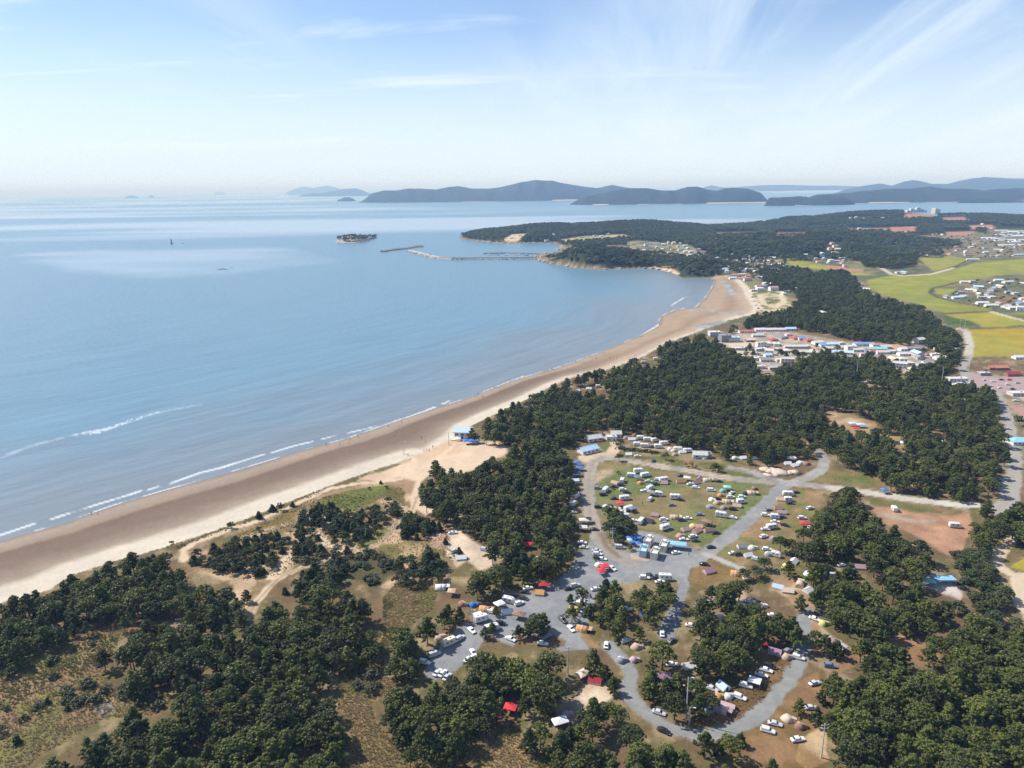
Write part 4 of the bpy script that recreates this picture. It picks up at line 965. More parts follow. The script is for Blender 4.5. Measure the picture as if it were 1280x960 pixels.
CACHE = {}
def cached(key, fn):
    if key not in CACHE: CACHE[key] = fn()
    return CACHE[key]
def wheel_parts(pos, r=.33, w=.22):
    ty = cached(('tyre', r, w), lambda: MB().tube((0, -w / 2, 0), (0, w / 2, 0), r, k=12).me('tyre', TYRE))
    rim = cached(('rim', r, w), lambda: MB().tube((0, -w / 2 - .012, 0), (0, w / 2 + .012, 0), r * .58, k=10).me('rim', STEEL))
    return [('wheel', ty, p, [('rim', rim, (0, 0, 0))]) for p in pos]
def car(kind, c):
    def mk():
        L2, w, hb, hr = {'sedan': (2.3, .91, .88, 1.44), 'suv': (2.3, .94, 1.02, 1.70), 'van': (2.5, .95, 1.15, 1.95)}[kind]
        b = MB(); zb = .28
        b.loft([(-L2, w * .82, .42, hb * .86, w * .74), (-L2 + .12, w * .95, zb, hb * .98, w * .86), (-L2 + .7, w, zb, hb, w * .92), (.2, w, zb, hb, w * .92), (1.0, w, zb, hb * .99, w * .90), (L2 - .45, w * .97, zb, hb * (.86 if kind != 'van' else .95), w * .82), (L2 - .08, w * .88, .34, hb * .74, w * .70), (L2, w * .70, .42, hb * .62, w * .58)], .16)
        x0, x1, x2, x3 = {'sedan': (-1.75, -1.05, .35, 1.05), 'suv': (-2.2, -1.95, .45, 1.05), 'van': (-2.42, -2.25, 1.0, 1.65)}[kind]
        c_ = MB(); t = .66 * w / .91; 
        # roof and pillars
        b.loft([(x0, w * .80, hb - .05, hb + .02, w * .78), (x1, w * .86, hb - .05, hr - .04, t), ((x1 + x2) / 2, w * .87, hb - .05, hr, t * 1.02), (x2, w * .86, hb - .05, hr - .05, t), (x3, w * .80, hb - .05, hb + .02, w * .78)], .10)
        body = b.me('body', paint(c))
        e = .012
        def pane(f): return f.me('window_pane', GLASS)
        def lerp(a, b_, k): return a + (b_ - a) * k
        ws = pane(MB().quad((lerp(x3, x2, .12) + e, -w * .74, lerp(hb, hr, .12) + .04), (lerp(x3, x2, .12) + e, w * .74, lerp(hb, hr, .12) + .04), (lerp(x3, x2, .9) + e, t * .92, lerp(hb, hr, .88) + .03), (lerp(x3, x2, .9) + e, -t * .92, lerp(hb, hr, .88) + .03)))
        rw = pane(MB().quad((lerp(x0, x1, .14) - e, -w * .72, lerp(hb, hr, .14) + .04), (lerp(x0, x1, .14) - e, w * .72, lerp(hb, hr, .14) + .04), (lerp(x0, x1, .9) - e, t * .9, lerp(hb, hr, .86) + .03), (lerp(x0, x1, .9) - e, -t * .9, lerp(hb, hr, .86) + .03)))
        def side(sg):
            y0 = (w * .885) * sg; y1 = (t * 1.045) * sg
            return pane(MB().quad((lerp(x0, x1, .5), y0, hb + .07), (lerp(x3, x2, .4), y0, hb + .07), (lerp(x3, x2, .98), y1, hr - .13), (lerp(x0, x1, 1.0), y1, hr - .13)))
        hl = MB().box(L2 - .20, L2 - .01, -.13, .13, hb * .62, hb * .74).me('headlight', LAMPW); tl = MB().box(-L2 - .015, -L2 + .12, -.11, .11, hb * .62, hb * .80).me('tail_light', LAMPR)
        mir = MB().box(-.08, .10, -.10, .10, -.07, .07).me('mirror', paint(c))
        P = [('body', body, (0, 0, 0)), ('windscreen', ws, (0, 0, 0)), ('rear_window', rw, (0, 0, 0)), ('side_window', side(1), (0, 0, 0)), ('side_window', side(-1), (0, 0, 0)),
             ('headlight', hl, (0, w * .58, 0)), ('headlight', hl, (0, -w * .58, 0)), ('tail_light', tl, (0, w * .62, 0)), ('tail_light', tl, (0, -w * .62, 0)), ('mirror', mir, (x3 - .25, w + .06, hb)), ('mirror', mir, (x3 - .25, -w - .06, hb))]
        return P + wheel_parts([(L2 * .62, w - .11, .33), (L2 * .62, -w + .11, .33), (-L2 * .60, w - .11, .33), (-L2 * .60, -w + .11, .33)])
    return cached(('car', kind, c), mk)
def caravan(c, L=5.4):
    def mk():
        h = L / 2; w = 1.12
        b = MB().loft([(-h, w * .92, .62, 2.25, w * .86), (-h + .18, w, .45, 2.58, w * .95), (-.2 * h, w, .42, 2.66, w * .96), (h - .9, w, .42, 2.6, w * .95), (h - .25, w, .48, 2.1, w * .93), (h, w * .92, .62, 1.45, w * .85)], .22).me('body', paint(c))
        win = MB().box(-.42, .42, -.015, .015, -.27, .27).me('window', GLASS); fw = MB().quad((h - .78, -.7, 2.44), (h - .78, .7, 2.44), (h - .28, .68, 2.06), (h - .28, -.68, 2.06))
        fwm = MB().add([(p[0] + .03, p[1], p[2] + .04) for p in fw.v], fw.f).me('front_window', GLASS)
        door = MB().box(-.32, .32, -.02, .02, -.85, .85).me('door', wallm('palegrey'))
        hatch = MB().box(-.35, .35, -.3, .3, 0, .12).me('roof_hatch', plain('smoked_plastic', (.18, .19, .2), .3))
        bar = MB().tube((h - .1, .7, .5), (h + 1.1, 0, .5), .05).tube((h - .1, -.7, .5), (h + 1.1, 0, .5), .05).me('drawbar', STEEL)
        stripe = MB().box(-h * .8, h * .7, -.012, .012, -.08, .08).me('side_stripe', plain('stripe_blue_grey', (.16, .22, .33), .4))
        P = [('body', b, (0, 0, 0)), ('front_window', fwm, (0, 0, 0)), ('drawbar', bar, (0, 0, 0)), ('door', door, (.35 * h, w + .01, 1.4)), ('roof_hatch', hatch, (-.15 * h, 0, 2.60)), ('roof_hatch', hatch, (.4 * h, 0, 2.54))]
        for sg in (1, -1):
            P += [('window', win, (-.45 * h, sg * (w + .008), 1.75)), ('side_stripe', stripe, (0, sg * (w + .006), 1.05))]
        P.append(('window', win, (.35 * h, -w - .008, 1.75)))
        return P + wheel_parts([(-.1 * h, w - .12, .33), (-.1 * h, -w + .12, .33)])
    return cached(('caravan', c, L), mk)
def motorhome(c):
    def mk():
        b = MB().loft([(-3.1, 1.05, .5, 2.75, 1.0), (-2.9, 1.13, .45, 2.92, 1.06), (1.2, 1.13, .45, 2.95, 1.06), (1.9, 1.10, 1.9, 2.9, 1.02), (2.5, .98, 2.0, 2.6, .9)], .2)
        b.loft([(1.1, 1.0, .4, 2.0, .92), (1.9, 1.0, .35, 1.9, .80), (2.6, .98, .35, 1.25, .86), (3.05, .9, .4, 1.05, .76), (3.12, .75, .45, .85, .6)], .15)
        body = b.me('body', paint(c))
        ws = MB().quad((2.62, -.80, 1.30), (2.62, .80, 1.30), (1.98, .74, 1.88), (1.98, -.74, 1.88)); ws = MB().add([(p[0] + .03, p[1], p[2] + .03) for p in ws.v], ws.f).me('windscreen', GLASS)
        win = MB().box(-.45, .45, -.015, .015, -.27, .27).me('window', GLASS); door = MB().box(-.32, .32, -.02, .02, -.9, .9).me('door', wallm('palegrey'))
        hatch = MB().box(-.35, .35, -.3, .3, 0, .12).me('roof_hatch', plain('smoked_plastic', (.18, .19, .2), .3))
        hl = MB().box(2.95, 3.11, -.13, .13, .72, .86).me('headlight', LAMPW)
        P = [('body', body, (0, 0, 0)), ('windscreen', ws, (0, 0, 0)), ('door', door, (.2, 1.14, 1.45)), ('window', win, (-1.6, 1.14, 1.9)), ('window', win, (-1.6, -1.14, 1.9)), ('window', win, (.2, -1.14, 1.9)), ('roof_hatch', hatch, (-1.5, 0, 2.91)), ('roof_hatch', hatch, (.3, 0, 2.93)), ('headlight', hl, (0, .6, 0)), ('headlight', hl, (0, -.6, 0))]
        return P + wheel_parts([(2.2, .92, .36), (2.2, -.92, .36), (-1.9, .98, .36), (-1.9, -.98, .36)], .36)
    return cached(('mh', c), mk)
def dome(c, c2, R=1.7, h=1.75):
    def mk():
        def shell(a0, a1, s=1.0):
            V = []; Fc = []; n = 9; mrow = 5
            for i in range(n):
                a = a0 + (a1 - a0) * i / (n - 1); k = 1 + .10 * math.cos(4 * a)
                for j in range(mrow):
                    t = j / (mrow - 1) * math.pi / 2; V.append((math.cos(a) * math.cos(t) ** .8 * R * k * s, math.sin(a) * math.cos(t) ** .8 * R * k * .92 * s, math.sin(t) * h * s))
            for i in range(n - 1):
                for j in range(mrow - 1): a_ = i * mrow + j; Fc.append((a_, a_ + mrow, a_ + mrow + 1, a_ + 1))
            return MB().add(V, Fc)
        fly = shell(0, 2 * math.pi).me('canopy', cloth(c), True); pan = shell(-.55, .55, 1.015).me('door_flap', cloth(c2), True); band = shell(math.pi * .5, math.pi * .8, 1.012).me('side_panel', cloth(c2), True)
        porch = MB().add([(R * .8, -.75, 0), (R * .8, .75, 0), (R * 1.45, .7, 0), (R * 1.45, -.7, 0), (R * .55, -.6, h * .85), (R * .55, .6, h * .85), (R * 1.4, .55, h * .6), (R * 1.4, -.55, h * .6)], [(4, 5, 6, 7), (0, 4, 7, 3), (1, 2, 6, 5)]).me('porch', cloth(c))
        pole = [('tent_pole', MB().tube((R * 1.4, s * .58, 0), (R * 1.38, s * .55, h * .62), .025, k=5).me('tent_pole', STEEL), (0, 0, 0)) for s in (1, -1)]
        return [('canopy', fly, (0, 0, 0)), ('door_flap', pan, (0, 0, 0)), ('side_panel', band, (0, 0, 0)), ('porch', porch, (0, 0, 0))] + pole
    return cached(('dome', c, c2, R, h), mk)
def tunnel(c, c2, L=4.6, w=1.7, h=2.1):
    def mk():
        def arch(x0, x1, s=1.0, flat=False):
            V = []; Fc = []; n = 9; xs = np.linspace(x0, x1, 4)
            for x in xs:
                for i in range(n):
                    a = math.pi * i / (n - 1); V.append((x, math.cos(a) * w * s, max(0, math.sin(a)) ** .75 * h * s * (1 - .05 * abs(math.sin(x * 2.1)))))
            for k in range(3):
                for i in range(n - 1): a = k * n + i; Fc.append((a, a + 1, a + n + 1, a + n))
            Fc.append(tuple(range(n))); Fc.append(tuple(range(3 * n + n - 1, 3 * n - 1, -1)))
            return MB().add(V, Fc)
        fly = arch(-L / 2, L / 2).me('canopy', cloth(c), True)
        for p in fly.polygons[-2:]: p.use_smooth = False
        return [('canopy', fly, (0, 0, 0)), ('entrance_panel', arch(L / 2 - .02, L / 2 + .03, .82).me('entrance_panel', DARKO), (0, 0, 0)), ('ridge_stripe', arch(-L * .12, L * .12, 1.012).me('ridge_stripe', cloth(c2), True), (0, 0, 0)),
                ('awning', MB().add([(L / 2, -w * .8, h * .78), (L / 2, w * .8, h * .78), (L / 2 + 1.6, w * .8, h * .72), (L / 2 + 1.6, -w * .8, h * .72)], [(0, 1, 2, 3)]).me('awning', cloth(c2)), (0, 0, 0)),
                ('awning_pole', MB().tube((L / 2 + 1.55, w * .78, 0), (L / 2 + 1.55, w * .78, h * .72), .03, k=5).me('awning_pole', STEEL), (0, 0, 0)), ('awning_pole', MB().tube((L / 2 + 1.55, -w * .78, 0), (L / 2 + 1.55, -w * .78, h * .72), .03, k=5).me('awning_pole', STEEL), (0, 0, 0))]
    return cached(('tunnel', c, c2, L, w), mk)
def gable_tent(c, c2, L=4.2, w=1.6, h=2.1, eave=.75):
    def mk():
        roof = MB(); hl = L / 2
        for s in (1, -1): roof.add([(-hl, 0, h), (hl, 0, h), (hl * 1.02, s * w, eave), (-hl * 1.02, s * w, eave)], [(0, 1, 2, 3)])
        side = MB()
        for s in (1, -1): side.add([(-hl, s * w * .98, 0), (hl, s * w * .98, 0), (hl, s * w * .98, eave + .02), (-hl, s * w * .98, eave + .02)], [(0, 1, 2, 3)])
        back = MB().add([(-hl * .99, -w * .97, 0), (-hl * .99, w * .97, 0), (-hl * .99, w * .97, eave), (-hl * .99, 0, h - .03), (-hl * .99, -w * .97, eave)], [(0, 1, 2, 3, 4)])
        front = MB().add([(hl * .97, -w * .97, 0), (hl * .97, w * .97, 0), (hl * .97, w * .97, eave), (hl * .97, 0, h - .03), (hl * .97, -w * .97, eave)], [(0, 1, 2, 3, 4)])
        door = MB().add([(hl * .985, -.5, 0), (hl * .985, .5, 0), (hl * .985, .4, h * .75), (hl * .985, -.4, h * .75)], [(0, 1, 2, 3)])
        return [('roof_panel', roof.me('roof_panel', cloth(c)), (0, 0, 0)), ('side_wall', side.me('side_wall', cloth(c2)), (0, 0, 0)), ('end_wall', back.me('end_wall', cloth(c2)), (0, 0, 0)), ('end_wall', front.me('end_wall', cloth(c2)), (0, 0, 0)), ('door_opening', door.me('door_opening', DARKO), (0, 0, 0))]
    return cached(('gable', c, c2, L, w, h), mk)
def canopy(c, c2, a=1.6, b=1.6, h=2.1, peak=.8):
    def mk():
        roof = MB(); V = [(-a, -b, h), (a, -b, h), (a, b, h), (-a, b, h), (0, 0, h + peak)]
        roof.add(V, [(0, 1, 4), (1, 2, 4), (2, 3, 4), (3, 0, 4)])
        val = MB()
        for i in range(4): p, q = V[i], V[(i + 1) % 4]; val.add([p, q, (q[0] * 1.005, q[1] * 1.005, h - .28), (p[0] * 1.005, p[1] * 1.005, h - .28)], [(0, 1, 2, 3)])
        leg = cached(('leg', h), lambda: MB().tube((0, 0, 0), (0, 0, h), .035, k=6).me('leg', STEEL))
        return [('roof_cloth', roof.me('roof_cloth', cloth(c)), (0, 0, 0)), ('valance', val.me('valance', cloth(c2)), (0, 0, 0))] + [('leg', leg, (sx_ * a * .96, sy_ * b * .96, 0)) for sx_ in (1, -1) for sy_ in (1, -1)]
    return cached(('canopy', c, c2, a, b, h, peak), mk)
def parasol(c):
    def mk():
        V = [(0, 0, 2.7)] + [(math.cos(i * math.pi / 4) * 1.35, math.sin(i * math.pi / 4) * 1.35, 2.15) for i in range(8)]
        cl = MB().add(V, [(0, i + 1, (i + 1) % 8 + 1) for i in range(8)]).me('canopy', cloth(c))
        return [('canopy', cl, (0, 0, 0)), ('pole', MB().tube((0, 0, 0), (0, 0, 2.72), .03, k=6).me('pole', STEEL), (0, 0, 0)), ('base', MB().tube((0, 0, 0), (0, 0, .12), .28, .2, 10).me('base', CONC), (0, 0, 0))]
    return cached(('parasol', c), mk)
def house(roofc, wallc, L=9, w=6.5, h=3.0, kind='gable', storeys=1, rise=1.7):
    def mk():
        hl, hw = L / 2, w / 2; H_ = h * storeys
        wl = MB()
        if kind == 'gable':
            wl.box(-hl, hl, -hw, hw, 0, H_)
            for x in (-hl + .01, hl - .01): wl.add([(x, -hw, H_), (x, hw, H_), (x, 0, H_ + rise)], [(0, 1, 2)])
            rf = MB(); o = .45; t = .16; sl = rise / hw
            for s in (1, -1):
                rf.add([(-hl - o, 0, H_ + rise + .02), (hl + o, 0, H_ + rise + .02), (hl + o, s * (hw + o), H_ - o * sl + .02), (-hl - o, s * (hw + o), H_ - o * sl + .02), (-hl - o, 0, H_ + rise + t + .02), (hl + o, 0, H_ + rise + t + .02), (hl + o, s * (hw + o), H_ - o * sl + t + .02), (-hl - o, s * (hw + o), H_ - o * sl + t + .02)], [(0, 1, 2, 3), (4, 7, 6, 5), (0, 4, 5, 1), (2, 6, 7, 3), (1, 5, 6, 2), (3, 7, 4, 0)])
            extra = [('ridge_cap', MB().box(-hl - .5, hl + .5, -.14, .14, H_ + rise + t - .04, H_ + rise + t + .1).me('ridge_cap', wallm(roofc)), (0, 0, 0))]
        elif kind == 'hip':
            wl.box(-hl, hl, -hw, hw, 0, H_); rf = MB(); o = .5; r_ = max(0.3, hl - hw)
            A = [(-hl - o, -hw - o, H_), (hl + o, -hw - o, H_), (hl + o, hw + o, H_), (-hl - o, hw + o, H_)]; B = [(-r_, 0, H_ + rise), (r_, 0, H_ + rise)]
            rf.add(A + B, [(0, 1, 5, 4), (1, 2, 5), (2, 3, 4, 5), (3, 0, 4), (3, 2, 1, 0)]); extra = []
        else:
            wl.box(-hl, hl, -hw, hw, 0, H_); rf = MB().box(-hl - .15, hl + .15, -hw - .15, hw + .15, H_, H_ + .22)
            rf.box(-hl - .15, hl + .15, -hw - .15, -hw + .05, H_ + .22, H_ + .6).box(-hl - .15, hl + .15, hw - .05, hw + .15, H_ + .22, H_ + .6).box(-hl - .15, -hl + .05, -hw + .05, hw - .05, H_ + .22, H_ + .6).box(hl - .05, hl + .15, -hw + .05, hw - .05, H_ + .22, H_ + .6)
            extra = [('roof_hatch', MB().box(-.8, .8, -.7, .7, H_ + .22, H_ + 1.4).me('roof_hatch', wallm(wallc)), (hl * .4, 0, 0))]
        P = [('wall', wl.me('wall', wallm(wallc)), (0, 0, 0)), ('roof', rf.me('roof', wallm(roofc)), (0, 0, 0))] + extra
        win = cached('win', lambda: MB().box(-.75, .75, -.04, .04, -.55, .55).me('window', GLASS)); fr = cached('wfr', lambda: MB().box(-.85, .85, -.03, .03, .55, .66).box(-.85, .85, -.03, .03, -.68, -.55).box(-.86, -.75, -.03, .03, -.55, .55).box(.75, .86, -.03, .03, -.55, .55).me('frame', wallm('white')))
        n = max(1, int(L / 3.2))
        for s in range(storeys):
            for i in range(n):
                x = -hl + (i + .5) * L / n
                for sg in (1, -1):
                    if s == 0 and sg == -1 and i == n // 2: continue
                    P.append(('window', win, (x, sg * (hw + .03), h * s + 1.65), [('frame', fr, (0, 0, 0))]))
        P.append(('door', cached(('door', wallc), lambda: MB().box(-.5, .5, -.05, .05, 0, 2.1).me('door', wallm('brown'))), (-hl + (n // 2 + .5) * L / n, -hw - .03, 0)))
        return P
    return cached(('house', roofc, wallc, L, w, h, kind, storeys, rise), mk)
def greenhouse(L=40, w=7):
    def mk():
        V = []; Fc = []; n = 9
        for x in (-L / 2, L / 2):
            for i in range(n): a = math.pi * i / (n - 1); V.append((x, math.cos(a) * w / 2, max(0, math.sin(a)) * 2.8))
        for i in range(n - 1): Fc.append((i, i + 1, n + i + 1, n + i))
        Fc += [tuple(range(n)), tuple(range(2 * n - 1, n - 1, -1))]
        rib = MB().add([(.0, p[1] * 1.01, p[2] * 1.01) for p in V[:n]] + [(.3, p[1] * 1.01, p[2] * 1.01) for p in V[:n]], [(i, i + 1, n + i + 1, n + i) for i in range(n - 1)]).me('rib', STEEL)
        return [('film_cover', MB().add(V, Fc).me('film_cover', plain('greenhouse_film', (.70, .74, .76), .35)), (0, 0, 0))] + [('rib', rib, (x, 0, 0)) for x in np.linspace(-L / 2, L / 2 - .3, 6)] + [('door', MB().box(L / 2, L / 2 + .06, -.9, .9, 0, 2).me('door', STEEL), (0, 0, 0))]
    return cached(('gh', L, w), mk)

def spawn(name, parts, loc, rz, label, cat, group=None, scale=1.0):
    o = link(name, None, None, loc, rz); o.scale = (scale,) * 3
    tag(o, label, cat, group)
    for p in parts:
        c = link(p[0], p[1], o, p[2])
        for s in (p[3] if len(p) > 3 else []): link(s[0], s[1], c, s[2])
    return o

# ================================================================== THE CAMP: kind, colour, px, py, heading degrees, zone
ZONES = {'field': ('on the camping field', 'on the mown camping field'), 'east': ('across the diagonal lane', 'on the worn grass'), 'lot': ('on the gravel car park', 'on the gravel car park'), 'junction': ('at the lane junction', 'at the lane junction'),
         'loop': ('inside the loop road', 'inside the loop road'), 'outer': ('outside the loop road', 'outside the loop road'), 'west': ('by the west lane', 'beside the west lane'), 'row': ('in the row above the field', 'in the row above the field'),
         'pines': ('under the pines', 'under the pines'), 'sand': ('on the pale sand clearing', 'on the sand clearing'), 'soil': ('on the orange bare earth', 'on the orange earth'), 'forest': ('in the long forest', 'in gaps of the long forest'), 'town': ('on the village car park', 'on the village car park'), 'prom': ('on the far promenade', 'along the far promenade')}
CAMP = []
def C_(zone, s):
    for it in s.strip().split(';'):
        a = it.split()
        if len(a) >= 4: CAMP.append((a[0], a[1], float(a[2]), float(a[3]), float(a[4]) if len(a) > 4 else None, zone))
C_('field', '''mh white 798.5 587 8; cv white 789 592.5 160; cv white 806.5 592 20; cp slate 796.5 595 10; dt orange 800 602 0; sd silver 811 600.5 -5; cv white 778 599 70; sv dark 776 605 0; sd black 767 607.5 -10;
 sv white 778.5 611 10; sd black 783.5 614.5 -15; cv white 757 611 60; sv black 754 617.5 10; cv white 812.5 608.5 45; sd white 805.5 612.5 170; cv white 824 616 -20; vn white 813 623 55; cv white 781 621 10; sd black 768 622.5 -5;
 cp red 775 627.5 5; cv white 786 634 30; cp slate 790 634.5 30; sv dark 748 633 0; dt palegrey 757 632 0; tt tan 767 635 -20; cv white 781 643.5 -10; cv white 801.5 650 60; gt dark 811 650 -30; gt mauve 819 642.5 -20; cv white 830 597.5 15; gt mauve 830.5 602 -10; gt brown 850.5 600.5 0; sd black 851.5 594 -10;
 mh white 844.5 620 -8; sd black 851 624 -18; sd slate 840 630.5 10; tt tan 843 645.5 -8; sv dark 852.5 649 0; sd white 860 647 -5; mh white 832 657.5 30; sv grey 832.5 653 10; gt mauve 870 602 30; sd white 863 604 20; sv white 870 608.5 -15; gt mauve 874.5 597 60; tt beige 884 599 0; sd black 899 601 -8;
 vn white 889 611.5 -10; dt teal 903 612 0; cp turquoise 909 607.5 0; sd white 915 615 40; sv white 913.5 620 0; dt orange 900 617.5 0; dt tan 896 627 0; sd black 897 622.5 0; tt tan 908 626 -15; dt mauve 904 633.5 0; cv white 926 625 10; sv white 927.5 620 5; dt dark 932 615 0; tt beige 939 615 -10; gt tan 921 631 -20; sv black 916.5 635.5 -5;
 mh white 902 642 -25; sd white 916 646 -20; sd slate 875 642.5 0; gt mauve 857 660 20; gt salmon 871 662 40; sd dark 887 656 -15; gt brown 886 661.5 10; sd black 895 665 10; dt salmon 849.5 668 0; sv white 866.5 669 20; sd white 855 673 -5; sd dark 869.5 674.5 0; dt yellow 866 656 0; gt salmon 874 657 -20''')
C_('east', '''cv white 985.5 615.5 -6; cv white 986 622.5 -6; sd dark 988 628 -6; gt brown 973 633.5 -10; gt mauve 977.5 639 -15; sd grey 960.5 636 20; sv white 957 642.5 -10; cv white 969 644 -15; sd white 969 651 -10; cv white 965 656.5 15; sd black 981.5 655.5 -30; sd white 957 660.5 -5; sv white 955 669 25; dt grey 966 671.5 0;
 dt palegrey 940 682.5 0; gt white 935.5 692 15; sd white 916.5 690 10; sv dark 924 691 10; sv white 959 685 -10; cv white 970.5 691 -35; sd black 889 682.5 10; sd black 880.5 704 -10; gt purple 886 712 20; tt orange 920 715 -20; dt yellow 982.5 705.5 0; gt white 992.5 700 50; sv white 1003 646 0; cp red 1006 652.5 -5; sv white 1012 657 60; sv white 1013 634 20''')
C_('junction', '''cp skyblue 846.5 679 -15; cb palegrey 811 676 60; cb lightblue 804.5 688 70; cb palegrey 819 691 65; cb palegrey 830 682 65; pa blue 786 670.5; pa blue 793.5 670; pa blue 799.5 670.5; pa blue 791 675.5; pa blue 797.5 677; pa lightblue 787 673; vn silver 775 682.5 -8; sd white 845 689.5 15; cp red 752 711.5 20; cp red 755.5 706 10; dt white 748 704 0; sd white 765.5 709 -55;
 sv white 747 691 -10; sd white 752.5 697.5 -10; sd silver 746 687 -10; sv white 806 720.5 -10; sd black 813 718.5 -60; sv black 821 720 70; mh white 832.5 720 -8; sd white 825 726 10; sv silver 719 730 20; sd dark 711 734 20; sd white 728 677 -10; sd silver 730 683 -10''')
C_('lot', '''dt blue 591 754 0; tt orange 606 760 -15; gt dark 624 761 -10; gt slate 634 763 10; mh white 602 771 25; cp cream 598 767 25; sd white 589.5 786.5 -55; cv white 615 782.5 20; sv black 626 778 -5; cv white 636 748.5 -25; sv white 649 753 30; sd dark 654 746.5 -20; sv black 647 744 -20; sd white 651.5 787 -30; sd white 638.5 797 -35; sd white 678 802.5 -15; sv slate 682.5 794 40;
 mh cream 562 800 35; sv silver 575 796 45; vn silver 543 816 30; sv white 531 826 -20; sd white 547 839 60; sd white 553.5 840 60; sd silver 559 844.5 60; sd white 591.5 814 -65; sd white 586 822 50; sd white 714 784 -65; sv dark 703.5 773 -60; gt yellow 717.5 759 -15; tt orange 728 784 -20; gt orange 675 739 -10; cp maroon 680.5 729 0; sd white 758 804.5 80; dt white 725 751 0; vn white 739 757 70; sd dark 656 739 -10; sd white 660 734 20''')
C_('pines', '''gt blue 808 765 20; sd white 828 791 80; sd dark 840 800 40; sd white 864 781 -20; gt lightblue 973 732 -30; gt white 1010.5 736 30; tt tan 1000 729 60; dt red 954 769 0; cp maroon 952 801.5 0; sd white 1018.5 772 -40; sd dark 1025 766 -40; dt lime 1029 777 0; dt white 924 755 0; dt white 952.5 755 0; gt purple 969 812 -30; dt tan 983 818.5 0; tt mauve 1038 798 -50; dt pink 792 822 0; gt maroon 744 848 -20; dt pink 708 890 0; cp red 638 881.5 -15; cp red 660 679 0; sd silver 1014 883 0; sd silver 1018.5 852 20; sv slate 1038 830 -10; tt white 551 733 0; gt purple 830 843 0; sd white 745 735 10; sv white 783 760 0; dt brown 1000 905 0;
 sd white 657 700 0; dt palegrey 672 697 0; sd white 622 694 -30; sv dark 633 690 0; gt mauve 1075 707 -10; dt tan 1055 720 0; sd white 1052 705 10; cv white 1085 735 20; dt white 1010 715 0; cp white 700 899 20; sd silver 1018 681 10; gt tan 1020 796 -40; dt mauve 715 688 0; sd white 1060 684 0; dt white 885 752 0; dt cream 900 770 0; gt white 862 830 10; sd white 840 829 0; dt tan 795 806 0''')
C_('loop', '''gt lightblue 904.5 855.5 -65; cp white 943.5 849 -30; sv white 932.5 855.5 -25; sd white 952 842 -30; sd white 958 836 -30; sv black 963 831 -30; sv white 925 869.5 -35; dt orange 897 868 0; tt pink 901 884 -30; gt pink 910 880.5 -30; gt yellow 873.5 865.5 -45; sd silver 824 889 -28''')
C_('outer', '''sv white 960 911 -25; sd silver 969 903 -20; sd white 997.5 922.5 10; sd black 830 912 -35''')
C_('west', '''cp blue 722 577 0; cp blue 724.5 583 0; cp blue 722 590 0; cp lightblue 718 600 0; cv white 720 619 60; sd dark 722 611 0; cv white 717 628 50; cp palegrey 730 649 0; cp dark 735 648 0; cp palegrey 729 658 0; sd dark 743 661 0; sd white 716 640 0''')
C_('row', '''cv white 801 546 0; cv white 810 548 0; cv white 818 549 20; cv white 797 554 0; cv white 806 556 -10; dt dark 814 557.5; cv white 823 557 0; cv white 830 553 10; dt white 837 560; dt beige 842 562; cv white 848 560 0; gt white 853 564 10; dt tan 843 567; cv white 860 562 0; gt white 786 566.5 0; sd dark 817 575 70; sd white 797 569 0; gt palegrey 790 548 0; dt white 880 571; sv white 945 572 0; gt white 929 571 10; dt palegrey 918 571; cp white 990 571 0; dt white 1000 577; gt palegrey 985 578 0''')
C_('sand', 'gt white 576.5 696 10; sv silver 568 688 40; sd white 566 665 10; sv silver 606 686 -20')
C_('soil', 'cv white 1118 634.5 80; cv white 1194 655 -12; cp turquoise 1162 725 -20; cp skyblue 1180.5 722.5 0; sd black 1205 735 -40')
C_('forest', '''cp red 1032 522 0; cp lightblue 1066 528.5 5; cp lightblue 1076 530 5; cp red 1070 534 0; cp blue 1106 611 0; sd white 972 495 0; cp salmon 957 463 0; dt white 755 498 0; gt white 722 488 0; gt white 736 485 0; cv white 748 482 0; cv white 820 448 0; cv palegrey 805 452 0; sd white 1170 546 0; dt white 1180 551; gt palegrey 1150 500 0; dt white 1205 499; dt white 862 511; cv white 700 497 0; sd white 905 540 0; gt white 985 503 20; cp white 1010 545 0; dt white 1040 470; dt white 1085 475; cv white 1060 466 0; sd white 1105 480 0; cp palegrey 1125 478 0; sd silver 960 488 0; gt white 982 487 0; dt white 1128 552 0; sd white 1155 575 0''')
C_('town', 'sd white 1242 476; sd dark 1252 474; sv white 1260 480; sd silver 1272 478; sd white 1250 484; sd black 1266 486; sv white 1276 492; sd silver 1238 482; sd white 1230 474; sd red 1262 474; sd white 1270 500; sv dark 1232 463; sd white 1256 548; sd silver 1260 535; sv white 1258 522; sd dark 1262 560')
C_('prom', 'sd dark 941 371; sd silver 943 376; sd white 945 381; sd dark 948 385; sd grey 952 388; sd white 957 374; sd silver 960 378; sd white 970 374; sd dark 955 390; sv white 962 377')
DESC = {'sd': ('parked_car', '{} saloon car', 'car'), 'sv': ('parked_car', '{} sport utility car', 'car'), 'vn': ('parked_van', '{} van', 'van'), 'cv': ('caravan', '{} caravan', 'caravan'), 'mh': ('motorhome', '{} motorhome', 'motorhome'),
        'dt': ('dome_tent', '{} dome tent', 'tent'), 'tt': ('tunnel_tent', '{} tunnel tent', 'tent'), 'gt': ('ridge_tent', '{} ridge tent', 'tent'), 'cp': ('canopy_shelter', '{} canopy shelter on poles', 'canopy'), 'cb': ('cabin_unit', '{} cabin unit', 'cabin'), 'pa': ('parasol', '{} parasol', 'parasol')}
def say(c): return SAY.get(c, c)
def base_name(k, c): return DESC[k][1].format(say(c))
items = []
